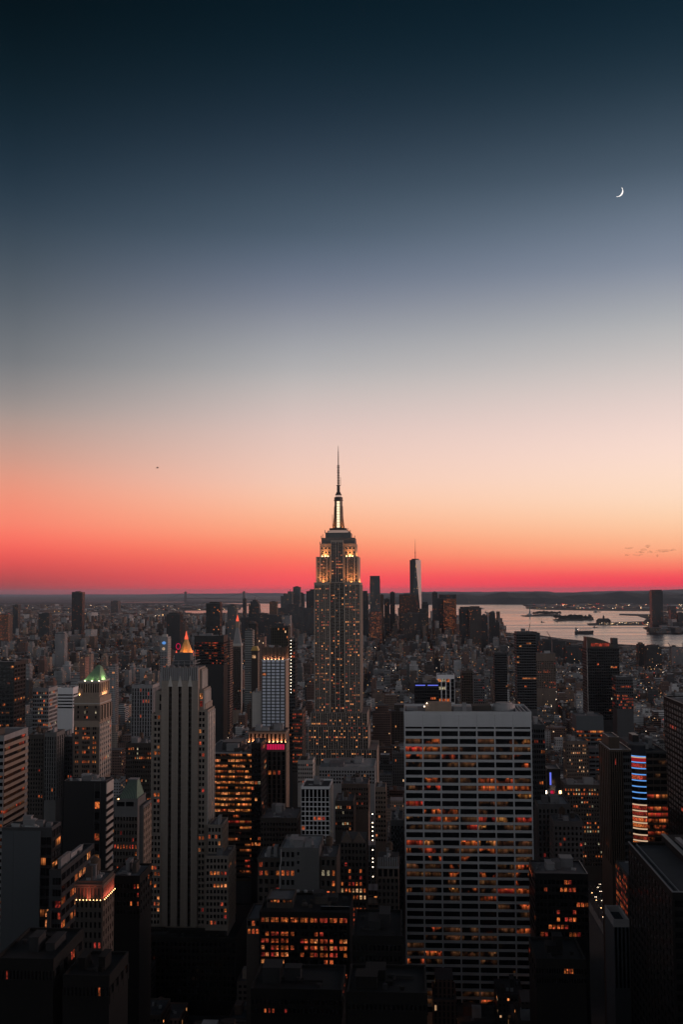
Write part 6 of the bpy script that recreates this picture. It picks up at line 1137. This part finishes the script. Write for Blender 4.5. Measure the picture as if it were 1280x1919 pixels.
def ship():
    q = G(1095, 1187.5, -3); px = q.y / F_PX; L = 35 * px; x0 = q.x - L / 2; y = q.y; o = empty('cargo_ship', 'long dark cargo ship with deck cranes lying in the harbour', 'ship', (q.x, y, -3)); w = 9; hd = 15.0
    def sec(x, hw): return [(x, y - hw), (x, y + hw)]
    out = [(x0, y - w * .7), (x0 + L * .06, y - w), (x0 + L * .86, y - w), (x0 + L, y), (x0 + L * .86, y + w), (x0 + L * .06, y + w), (x0, y + w * .7)]
    inn = [(x + (1.5 if x < q.x else -4), q_ * 1.0 + (y - q_) * .1) for x, q_ in out]; MB().loft(inn, -5, out, hd - 3).build('hull', 'hull_paint', o)
    MB().box(x0 + L * .05, x0 + L * .84, y - w * .8, y + w * .8, hd - 2.98, hd - 1.6).build('deck', 'dark_panel', o); MB().prism([(x0 + L * .86, y - 5), (x0 + L * .985, y), (x0 + L * .86, y + 5)], hd - 2.97, hd + 2).build('forecastle', 'hull_paint', o)
    br = MB().box(x0 + L * .03, x0 + L * .17, y - w * .85, y + w * .85, hd - 1.5, hd + 12).box(x0 + L * .05, x0 + L * .14, y - w * 1.05, y + w * 1.05, hd + 12.01, hd + 16); b_ = br.build('bridge_house', 'concrete', o); MB().cyl(x0 + L * .06, y, hd + 16.02, hd + 23, 2.6, 2.2, 10).build('funnel', 'dark_brick', o); MB().bar((x0 + L * .13, y, hd + 16), (x0 + L * .13, y, hd + 28), .9).build('ship_mast', 'mast_dark', o)
    for k in range(4): xx = x0 + L * (.3 + .155 * k); MB().cyl(xx, y, hd - 1.6, hd + 12, 1.5, 1.2, 8).bar((xx, y, hd + 10), (xx + L * .1, y, hd + 15), 1.0).build('deck_crane', 'concrete', o)
    for k in range(5): xx = x0 + L * (.23 + .13 * k); MB().box(xx, xx + L * .1, y - w * .6, y + w * .6, hd - 1.58, hd + .6).build('hatch', 'bronze_panel', o)
    MB().cyl(x0 + L * .15, y - w, hd + 9, hd + 10.6, .8, .8, 8).build('ship_lamp', 'lamp_white', o)
ship()
for (u, v, L_, lb) in ((1017, 1166, 34, 'small dark boat left of the pier lights'), (1045, 1164.5, 40, 'tiny tugboat beside the long low harbour island'), (1116, 1176, 36, 'small ferry near the cargo ship bow'), (1119, 1147, 90, 'long low barge far out near the industrial shore'), (905, 1141, 60, 'dark tanker beyond the paired bulky towers'), (912, 1148, 50, 'small barge beyond the paired bulky towers')):
    q = G(u, v, -3); o = empty('boat', lb, 'boat', (q.x, q.y, -3)); w = L_ * .13; out = [(q.x - L_ / 2, q.y - w), (q.x + L_ * .3, q.y - w), (q.x + L_ / 2, q.y), (q.x + L_ * .3, q.y + w), (q.x - L_ / 2, q.y + w)]
    MB().loft([(q.x + (x - q.x) * .92, q.y + (y - q.y) * .8) for x, y in out], -4, out, L_ * .08 - 2).build('hull', 'hull_paint', o); MB().box(q.x - L_ * .35, q.x - L_ * .05, q.y - w * .7, q.y + w * .7, L_ * .08 - 2, L_ * .2).box(q.x - L_ * .28, q.x - L_ * .12, q.y - w * .5, q.y + w * .5, L_ * .2 + .01, L_ * .3).build('cabin', 'concrete', o); MB().bar((q.x - L_ * .2, q.y, L_ * .28), (q.x - L_ * .2, q.y, L_ * .5), L_ * .015).build('boat_mast', 'mast_dark', o)
def bridge():
    a, c = G(347.5, 1127.5, -3), G(457, 1129, -3); o = empty('suspension_bridge', 'grey suspension bridge with two tall towers far out on the horizon water', 'bridge', ((a.x + c.x) / 2, (a.y + c.y) / 2, -3)); d = Vector((c.x - a.x, c.y - a.y, 0)).normalized(); n = Vector((-d.y, d.x, 0)); ht = 275.0; zd = 85.0
    for p_ in (a, c):
        mb = MB(); p_ = Vector((p_.x, p_.y, -3))
        for s_ in (-1, 1): mb.bar(p_ + n * 18 * s_ + d * 14, p_ + n * 16 * s_ + d * 14 + Vector((0, 0, ht)), 17); mb.bar(p_ + n * 18 * s_ - d * 14, p_ + n * 16 * s_ - d * 14 + Vector((0, 0, ht)), 17)
        mb.bar(p_ - d * 22 + Vector((0, 0, ht - 8)), p_ + d * 22 + Vector((0, 0, ht - 8)), 22); mb.bar(p_ - d * 22 + Vector((0, 0, zd)), p_ + d * 22 + Vector((0, 0, zd)), 20); mb.build('bridge_tower', 'dark_panel', o)
    A, B = Vector((a.x, a.y, 0)), Vector((c.x, c.y, 0)); L = (B - A).length; mb = MB(); mb.bar(A - d * L * .35 + Vector((0, 0, zd - 25)), A + Vector((0, 0, zd)), 9); mb.bar(A + Vector((0, 0, zd)), B + Vector((0, 0, zd)), 9); mb.bar(B + Vector((0, 0, zd)), B + d * L * .35 + Vector((0, 0, zd - 25)), 9); mb.build('bridge_deck', 'dark_panel', o)
    mb = MB(); pts = [A - d * L * .35 + Vector((0, 0, zd - 20))] + [A + d * L * t + Vector((0, 0, zd + 6 + (ht - zd - 12) * (2 * t - 1) ** 2)) for t in [i / 24 for i in range(25)]] + [B + d * L * .35 + Vector((0, 0, zd - 20))]
    for i in range(len(pts) - 1): mb.bar(pts[i], pts[i + 1], 5)
    mb.build('bridge_cable', 'mast_dark', o)
bridge()
def crane(u, v0, u2, v2, Y, label):
    a, c = P(u, v0, Y), P(u2, v2, Y); o = empty('crane', label, 'crane', (a.x, Y, 0)); MB().bar((a.x, Y, 0), (a.x, Y, a.z), 2.0).build('crane_mast', 'mast_dark', o); mb = MB(); d = (c - a)
    for s_ in (-.9, .9): mb.bar((a.x + s_, Y, a.z), (c.x + s_ * .4, Y, c.z), .8)
    for k in range(8): mb.bar((a.x - .9 + d.x * k / 8, Y, a.z + d.z * k / 8), (a.x + .9 + d.x * (k + 1) / 8, Y, a.z + d.z * (k + 1) / 8), .5)
    mb.build('crane_boom', 'mast_dark', o); MB().box(a.x - 3, a.x + 1.5, Y - 1.5, Y + 1.5, a.z - 3, a.z + 1).build('crane_cab', 'dark_panel', o)
crane(990, 1187, 993.5, 1168, 4000, 'thin crane with steep boom over the pier building'); crane(1034, 1198, 1025, 1183, 4000, 'thin crane with boom leaning left above the shoreline'); crane(1258, 1213, 1252, 1204, 3600, 'thin crane with short boom above the right shoreline')

# ------------------------------------------------------------------ the smaller blocks of the city
AVE = []
def overlaps(x0, x1, y0, y1, m=1.5):
    for a, b_, c, d, z in HERO_FOOT:
        if x0 < b_ + m and x1 > a - m and y0 < d + m and y1 > c - m: return True
    return False
TINTS = [(0.320, 0.328, 0.344, 'pale grey'), (0.216, 0.224, 0.232, 'grey'), (0.128, 0.132, 0.136, 'dark grey'), (0.064, 0.064, 0.068, 'blackish'), (0.176, 0.128, 0.108, 'brown brick'), (0.256, 0.212, 0.184, 'tan brick'), (0.136, 0.088, 0.076, 'red brick'), (0.448, 0.448, 0.456, 'whitish'), (0.096, 0.080, 0.072, 'dark brown')]
ROOFS = [(.09, .09, .095), (.16, .16, .17), (.28, .28, .30), (.46, .47, .49), (.12, .11, .105)]
blocks = []
r = random.Random(23)
def hmax(Y):
    lim = [(500, 60), (900, 64), (1300, 58), (2000, 46), (3000, 44), (5000, 42), (8500, 60)]
    for (a, h0), (c, h1) in zip(lim, lim[1:]):
        if Y <= c: return h0 + (h1 - h0) * (Y - a) / (c - a)
    return 50
ycur = 470.0; avs = [-2640 + 210 * k for k in range(24)]
shore = lambda Y: 1360 - (max(0, Y - 5000)) * .30 if Y > 5000 else 1360 + (5000 - Y) * .20
while ycur < 8200:
    for ax in avs:
        x = ax + 15
        while x < ax + 195:
            w = r.uniform(13, 32) if ycur < 1800 else r.uniform(9, 26); x2 = min(x + w, ax + 197)
            if x2 - x < 8: break
            for row_ in (0, 1):
                y0 = ycur + 9 + row_ * 31 + r.uniform(0, 2); y1 = y0 + r.uniform(22, 29)
                if not (x2 > 143 and x < 183 and 560 < y1 and y0 < 1026):
                    u, _ = PX(((x + x2) / 2, y0, 20))
                    if -70 < u < 1350 and x2 < shore(y0):
                        hm = hmax(y0); q = r.random(); h = r.uniform(14, hm * .72) if q < .75 else r.uniform(hm * .6, hm * 1.06)
                        if u > 945 and y0 > 4500: continue
                        if u > 950 and y0 > 3000: h = min(h, r.uniform(10, 24))
                        if q > .97 and y0 > 1500 and u < 950: h = min(95, hm * 1.6)
                        if 5000 < y0 and -1300 < x < 700: h *= r.uniform(1.0, 1.7)
                        yaw = 0.0 if y0 < 3300 else r.choice([0, .5, -.35, .25]) * .6
                        if not overlaps(x, x2, y0, y1): blocks.append((x, x2 - .3, y0, y1, h, yaw, r.randrange(len(TINTS)) if y0 > 760 else r.choice([3, 3, 8, 6]), r.randrange(len(ROOFS)) if y0 > 760 else r.choice([0, 4]), r.randrange(1, 100000)))  # nearest blocks: foreground gloom put into dark-only wall and roof tints
            x = x2
    ycur += 78
# which of them show, and how large: paint boxes far to near into a coarse grid
GW, GH = 640, 960
idb = np.full((GH, GW), -1, np.int32)
def paint(x0, x1, y0, y1, z, i):
    pts = [PX(p_) for p_ in ((x0, y0, z), (x1, y0, z), (x1, y1, z), (x0, y1, z), (x0, y0, 0), (x1, y0, 0))]
    us = [p_[0] / 2 for p_ in pts]; vsx = [p_[1] / 2 for p_ in pts]
    a, c = int(max(0, min(us[0], us[4]))), int(min(GW, math.ceil(max(us[1], us[5])))); t, b_ = int(max(0, min(vsx[2], vsx[3], vsx[0]))), int(min(GH, max(vsx[4], vsx[5])))
    if c > a and b_ > t: idb[t:b_, a:c] = i
allb = [(b_[2], b_[0], b_[1], b_[2], b_[3], b_[4], i) for i, b_ in enumerate(blocks)] + [(h[2], h[0], h[1], h[2], h[3], h[4], -2) for h in HERO_FOOT]
for q in sorted(allb, key=lambda k: -k[0]): paint(*q[1:])
cnt = np.bincount(idb[idb >= 0].ravel(), minlength=len(blocks)); order = np.argsort(-cnt)
NSOLO = 170
solo = [int(i) for i in order[:NSOLO] if cnt[i] > 3]; soloset = set(solo)
mass = {}
FACS = ['facade_punched', 'facade_small', 'facade_ribbon', 'facade_piers', 'facade_dark']
def block_fac(sd): return FACS[[0, 0, 1, 1, 2, 3, 0, 4, 1, 0, 3][sd % 11]]
mass_mb = MB(); MM = FACS + ['tinted_roof']
for i, b_ in enumerate(blocks):
    if i in soloset or (cnt[i] == 0 and b_[2] < 2500): continue
    x0, x1, y0, y1, h, yaw, ti, ri, sd = b_; mi = FACS.index(block_fac(sd)); rr = random.Random(sd)
    mass_mb.fbox(x0, x1, y0, y1, 0, h, TINTS[ti][:3], ROOFS[ri], sd % 900 + 1, yaw, mi, 5)
    if y0 < 4500:
        w, d = x1 - x0, y1 - y0
        for k in range(rr.choice([1, 2, 2, 3])):
            a, c = x0 + rr.uniform(.1, .6) * w, y0 + rr.uniform(.1, .6) * d; mass_mb.fbox(a, a + w * rr.uniform(.12, .3), c, c + d * rr.uniform(.15, .3), h - .3, h + rr.uniform(2, 5.5), rr.choice(TINTS)[:3], rr.choice(ROOFS), sd % 900 + 1, yaw, 5, 5)
far_r = random.Random(77)
def scatter(poly_u, v0, v1, n, hlo, hhi, wlo, whi, tall=0.02):
    for _ in range(n):
        u = far_r.uniform(*poly_u); t = far_r.random() ** .8; v = v0 + (v1 - v0) * t; q = G(u, v); w, d = far_r.uniform(wlo, whi), far_r.uniform(wlo, whi); h = far_r.uniform(hlo, hhi) * (far_r.uniform(1.8, 3.0) if far_r.random() < tall else 1); ti = far_r.choice(TINTS)
        if not overlaps(q.x - w / 2, q.x + w / 2, q.y, q.y + d, 1): mass_mb.fbox(q.x - w / 2, q.x + w / 2, q.y, q.y + d, 0, h, tuple(c * .8 for c in ti[:3]), far_r.choice(ROOFS), far_r.randrange(1, 900), far_r.uniform(-.5, .5), far_r.choice([0, 1, 1, 3]), 5)
scatter((-60, 330), 1182, 1240, 1500, 10, 34, 16, 50, .06); scatter((-60, 335), 1133, 1184, 2200, 9, 26, 30, 110, .04); scatter((335, 545), 1151, 1162, 350, 8, 22, 40, 120, .03); scatter((340, 440), 1133, 1142, 260, 8, 24, 60, 200, .03)
for (ua, va), (ub, vb) in zip([(940, 1184), (1000, 1188), (1050, 1196), (1150, 1206), (1215, 1211)], [(1000, 1188), (1050, 1196), (1150, 1206), (1215, 1211), (1300, 1215)]):
    scatter((ua, ub), max(va, vb) + 2, max(va, vb) + 24, int((ub - ua) * 1.3), 5, 15, 18, 60, .03)
scatter((992, 1290), 1133, 1140, 160, 8, 20, 80, 260, .02); scatter((1225, 1300), 1152, 1186, 160, 8, 40, 30, 90, .1)
ob = mass_mb.build('distant_buildings', MM, tint=True, uv=True); ob['kind'] = 'stuff'

heroes = [(o.name, o['label'], PX(o.location + Vector((0, 0, 0)))) for o in C.objects if o.parent is None and o.type == 'EMPTY' and o.get('category') in ('building', 'tower')]
SIZE = lambda h, w: ('tall' if h > 48 else 'mid-rise' if h > 28 else 'low') + (' narrow' if w < 17 else ' broad' if w > 28 else '')
REFS = [('the spired skyscraper', 590, 680, 1300), ('the ribbon windowed tower', 757, 1000, 670), ('the stepped tower', 283, 440, 720), ('the blue grid tower', 489, 541, 960), ('the green roofed tower', 139, 209, 800), ('the neon striped tower', 1183, 1252, 760), ('the curved roof tower', 1100, 1160, 1500), ('the dark banded tower', 968, 1004, 1500), ('the white piered mid-rise', 819, 852, 1350), ('the gold pyramid tower', 326, 367, 1900), ('the red lantern tower', 435, 452, 2100), ('the lone glass tower', 134, 155, 5700), ('the blue neon block', 777, 823, 1250), ('the orange topped tower', 364, 419, 1500), ('the ribbed dark tower', 1143, 1183, 640), ('the gridded grey block', 62, 108, 1050)]
used = {}
for i in sorted(solo, key=lambda k: blocks[k][2]):
    x0, x1, y0, y1, h, yaw, ti, ri, sd = blocks[i]; rr = random.Random(sd); w, d = x1 - x0, y1 - y0; fac = block_fac(sd)
    u, v = PX(((x0 + x1) / 2, y0, h)); ref = min(REFS, key=lambda q: abs((q[1] + q[2]) / 2 - u) - (q[2] - q[1]) * .3 + abs(q[3] - y0) * .06)
    side = 'left of' if u < ref[1] else 'right of' if u > ref[2] else 'behind' if y0 > ref[3] else 'in front of'
    tank = rr.random() < .4 and h > 18; nb = rr.choice([1, 1, 2, 3]); feat = 'with water tank' if tank else 'with one roof hut' if nb == 1 else 'with roof huts'
    base = f"{TINTS[ti][3]} {SIZE(h, w)} block {feat}, {side} {ref[0]}"; k = used.get(base, 0); used[base] = k + 1
    lab = base if k == 0 else base + ', ' + ['', 'second nearest', 'third nearest', 'fourth nearest', 'fifth nearest', 'sixth'][min(k, 5)]
    o = empty('city_block', lab, 'building', ((x0 + x1) / 2, (y0 + y1) / 2, 0), 'ordinary blocks of the city between the towers')
    mb = MB(); mb.fbox(x0, x1, y0, y1, 0, h - 1.0, TINTS[ti][:3], ROOFS[ri], sd % 900 + 1, 0, 0, 0)
    if h > 34 and rr.random() < .5: a = rr.uniform(.1, .25); mb.fbox(x0 + w * a, x1 - w * a, y0 + d * .2, y1 - d * .1, h - 1.0, h + rr.uniform(6, 11), TINTS[ti][:3], ROOFS[ri], sd % 900 + 2, 0, 0, 0)
    mb.build('wall', [fac], o, tint=True, uv=True); pm = MB(); e = .08; cl = tuple(c * 1.15 for c in TINTS[ti][:3])
    for q in ((x0 - e, x1 + e, y0 - e, y0 + .4), (x0 - e, x1 + e, y1 - .4, y1 + e), (x0 - e, x0 + .4, y0 + .41, y1 - .41), (x1 - .4, x1 + e, y0 + .41, y1 - .41)): pm.box(*q, h - 1.25, h)
    pm.t = [cl] * len(pm.f); pm.build('parapet', 'tinted_roof', o, tint=True); rf = MB().box(x0 + .4, x1 - .4, y0 + .4, y1 - .4, h - .99, h - .85); rf.t = [ROOFS[ri]] * len(rf.f); rf.build('roof', 'tinted_roof', o, tint=True)
    for q in range(nb):
        a, c = x0 + rr.uniform(.08, .6) * w, y0 + rr.uniform(.1, .6) * d; bm_ = MB().box(a, a + w * rr.uniform(.15, .32), c, c + d * rr.uniform(.18, .34), h - 1, h + rr.uniform(1.8, 4.5)); bm_.t = [rr.choice(TINTS)[:3]] * len(bm_.f); bm_.build('roof_bulkhead', 'tinted_roof', o, tint=True)
    for q in range(rr.choice([2, 3, 5])):
        a, c = x0 + rr.uniform(.08, .85) * w, y0 + rr.uniform(.08, .85) * d; MB().box(a, a + rr.uniform(.8, 2), c, c + rr.uniform(.8, 2), h - 1, h + rr.uniform(.2, .9)).build('roof_vent', rr.choice(['roof_pale', 'concrete', 'steel', 'roof_dark']), o)
    if tank: water_tank(o, x0 + w * rr.uniform(.25, .75), y0 + d * rr.uniform(.3, .7), h - .9, min(1.9, w * .09))

# ------------------------------------------------------------------ lamps far away, too many to count
lm = MB(); LMATS = ['lamp_warm', 'lamp_white', 'lamp_red']; lr = random.Random(9)
def spark(q, s, mi):
    a = [q + Vector(d) * s for d in ((1, 0, 0), (0, 1, 0), (-1, 0, 0), (0, -1, 0), (0, 0, 1), (0, 0, -1))]
    for i in range(4): lm.face([a[i], a[(i + 1) % 4], a[4]], mi); lm.face([a[(i + 1) % 4], a[i], a[5]], mi)
def sparks(u0, u1, v0, v1, n, k=1.0, z=9.0, red=.06):
    for _ in range(n):
        q = G(lr.uniform(u0, u1), lr.uniform(v0, v1), z); s = q.y * .00019 * k * lr.choice([.5, .6, .8, 1.0, 1.3]); spark(q, s, 2 if lr.random() < red else 0 if lr.random() < .62 else 1)
sparks(-20, 335, 1134, 1182, 330, .7, 14); sparks(200, 330, 1150, 1172, 160, 1.0, 12); sparks(335, 545, 1151, 1162, 60, .8, 12); sparks(340, 440, 1133, 1142, 50, .8, 12); sparks(1000, 1280, 1132, 1140, 140, .9, 12, .25); sparks(1050, 1130, 1131, 1136, 60, 1.0, 12, .4); sparks(1120, 1218, 1166, 1170, 60, .7, 4); sparks(1215, 1290, 1148, 1184, 70, .7, 8)
sparks(640, 1280, 1116, 1131, 60, .45, 60); sparks(-20, 540, 1182, 1250, 160, .8, 30); sparks(680, 960, 1190, 1330, 120, .7, 36, .1); sparks(960, 1280, 1222, 1330, 110, .7, 36, .1); sparks(0, 560, 1250, 1400, 90, .8, 40); sparks(1010, 1250, 1250, 1420, 130, .8, 50, .12)
for X_ in [a for a in avs if -900 < a < 900]:
    for k in range(16):
        y = lr.uniform(1300, 5200); q = Vector((X_ + lr.uniform(-6, 6), y, lr.choice([1.5, 8]))); spark(q, y * .00016, lr.choice([0, 0, 1, 2]))
o = lm.build('distant_lamps', LMATS); o['kind'] = 'stuff'

# ------------------------------------------------------------------ the lit avenue with its traffic, right of the ribbon tower
AX = 163.0
struct('road', MB().box(AX - 11, AX + 11, 560, 1026, 0.0, 0.012), 'asphalt'); pv = MB()
for s_ in (-1, 1): pv.box(AX + s_ * 13.2 - 2, AX + s_ * 13.2 + 2, 560, 1026, 0.0, .14)
struct('pavement', pv, 'pavement'); mk = MB()
for lx in (-5.4, -1.8, 1.8, 5.4):
    for k in range(45): mk.box(AX + lx - .08, AX + lx + .08, 570 + k * 10, 574 + k * 10, .016, .02)
struct('road_markings', mk, 'road_paint')
def car_meshes(body):
    b_ = MB().loft([(-.9, -2.2), (.9, -2.2), (.9, 2.2), (-.9, 2.2)], .35, [(-.88, -2.15), (.88, -2.15), (.88, 2.15), (-.88, 2.15)], .85).mesh('body', body); c = MB().loft([(-.8, -1.2), (.8, -1.2), (.8, 1.7), (-.8, 1.7)], .851, [(-.65, -.5), (.65, -.5), (.65, 1.1), (-.65, 1.1)], 1.42).mesh('cabin', 'dark_glass')
    wh = MB(); ring = [(math.cos(k * math.pi / 6) * .34, math.sin(k * math.pi / 6) * .34) for k in range(12)]
    for k in range(12): p_, q_ = ring[k], ring[(k + 1) % 12]; wh.face([(-.11, p_[0], p_[1]), (-.11, q_[0], q_[1]), (.11, q_[0], q_[1]), (.11, p_[0], p_[1])])
    wh.face([(.11, *p_) for p_ in ring]); wh.face([(-.11, *p_) for p_ in reversed(ring)]); return b_, c, wh.mesh('wheel', 'mast_dark')
hl = MB().box(-.17, .17, -.05, .05, -.1, .1).mesh('headlight', 'lamp_white'); tl = MB().box(-.17, .17, -.05, .05, -.1, .1).mesh('taillight', 'lamp_red'); kinds = [('white_panel', 'white'), ('black_panel', 'black'), ('gold_leaf', 'yellow')]; cars = {k: car_meshes(k) for k, _ in kinds}; rc = random.Random(14)
for i in range(26):
    lane = rc.choice([-7.2, -3.6, 0, 3.6, 7.2]); y = 812 + i * 8.2 + rc.uniform(-3, 3); mt, cn = rc.choice(kinds); toward = True
    o = empty('car', f'{cn} car with glowing headlights in the traffic on the lit avenue', 'car', (AX + lane, y, .02), f'{cn} cars on the lit avenue'); b_, c, wh = cars[mt]
    for nm, me, loc in [('body', b_, (0, 0, 0)), ('cabin', c, (0, 0, 0))] + [('wheel', wh, (sx_ * .82, sy_ * 1.4, .34)) for sx_ in (-1, 1) for sy_ in (-1, 1)] + [('headlight', hl, (sx_ * .6, -2.22, .66)) for sx_ in (-1, 1)] + [('taillight', tl, (sx_ * .62, 2.22, .7)) for sx_ in (-1, 1)]:
        q = bpy.data.objects.new(nm, me); C.objects.link(q); q.parent = o; q.location = loc
pole = MB().cyl(0, 0, 0, 8.6, .13, .08, 8).bar((0, 0, 8.5), (-2.0, 0, 9.1), .1).mesh('lamp_post', 'lamp_metal'); head = MB().box(-2.7, -1.9, -.22, .22, 8.95, 9.15).mesh('lamp_head', 'lamp_warm')
for i in range(22):
    s_ = 1 if i % 2 else -1; o = empty('street_lamp', 'slim street lamp glowing along the lit avenue', 'street lamp', (AX + s_ * 12.2, 780 + (i // 2) * 22, .14), 'street lamps along the avenue'); o.rotation_euler.z = 0 if s_ > 0 else math.pi
    for nm, me in (('lamp_post', pole), ('lamp_head', head)): q = bpy.data.objects.new(nm, me); C.objects.link(q); q.parent = o

# ------------------------------------------------------------------ the tower we stand on, and unseen towers added to block sky and sun
for k, (nm, lb, x0, x1, y0, y1, z, mt) in enumerate((('observation_tower', 'limestone slab tower that carries the viewing deck', -50, 45, -45, -4, 259, 'limestone'), ('sky_blocker_left', 'unseen grey slab added to block sky, below the viewing deck on its left', -190, -75, 45, 130, 196, 'grey_stone'), ('sky_blocker_plaza', 'unseen limestone slab added to block sky, directly below the viewing deck', -60, 40, 50, 120, 188, 'limestone'), ('sky_blocker_right', 'unseen dark slab added to block sky, below the viewing deck on its right', 60, 190, 40, 130, 200, 'dark_panel'), ('sky_blocker_far_right', 'unseen concrete slab added to block sky, farther right below the viewing deck', 215, 330, 30, 135, 205, 'concrete'), ('sky_blocker_far_left', 'unseen brown slab added to block sky, farther left below the viewing deck', -350, -215, 30, 135, 190, 'brown_brick'),
    ('north_blocker_tower', 'unseen grey tower added to block north sky, behind the viewing deck', -210, -95, -190, -110, 320, 'grey_stone'), ('north_blocker_slab', 'unseen dark slab added to block north sky, behind the viewing deck on the right', 75, 205, -190, -110, 330, 'dark_panel'), ('north_blocker_brick', 'unseen brown tower added to block north sky, farther behind on the left', -400, -255, -200, -110, 300, 'brown_brick'), ('north_blocker_pale', 'unseen pale tower added to block north sky, farther behind on the right', 250, 400, -200, -100, 310, 'concrete'), ('north_blocker_far', 'unseen dark tower added to block north sky, far behind on the left edge', -620, -450, -200, -90, 290, 'dark_panel'), ('north_blocker_edge', 'unseen grey tower added to block north sky, far behind on the right edge', 450, 620, -200, -90, 295, 'grey_stone'),
    ('sun_blocker_tower', 'unseen dark tower added across the avenue to block low sun', 245, 330, 190, 270, 215, 'dark_panel'), ('sun_blocker_slab', 'unseen grey slab added across the avenue to block low sun', 255, 345, 300, 390, 225, 'grey_stone'), ('sun_blocker_block', 'unseen brown tower added across the avenue to block low sun', 262, 350, 420, 510, 205, 'bronze_panel'), ('sun_blocker_corner', 'unseen concrete tower added across the avenue to block low sun', 270, 360, 540, 630, 215, 'concrete'))):
    b = Bld(nm, lb, (x0 + x1) / 2, (y0 + y1) / 2); b.core(mt, x0, x1, y0, y1, 0, z); b.grid('F', x0, x1, y0, z - 60, z - 4, 12, 3.8, win=False, mat=mt); b.grid('L', y0, y1, x0, z - 60, z - 4, 9, 3.8, win=False, mat=mt); b.finish()

# ------------------------------------------------------------------ evening haze
HAZE = 0.8e-5
if HAZE > 0:
    hm_ = bpy.data.materials.new('haze_air'); hm_.use_nodes = True; ht = hm_.node_tree; ht.nodes.clear(); ho = N(ht, 'ShaderNodeOutputMaterial'); pv_ = N(ht, 'ShaderNodeVolumePrincipled'); pv_.inputs['Color'].default_value = (0.66, 0.80, 1.0, 1); pv_.inputs['Density'].default_value = HAZE; pv_.inputs['Anisotropy'].default_value = 0.0
    ht.links.new(pv_.outputs[0], ho.inputs['Volume']); MATS['haze_air'] = hm_; hz = MB().box(-90100, 90100, -3100, 110100, -41.5, 470).build('haze', 'haze_air'); hz['kind'] = 'stuff'
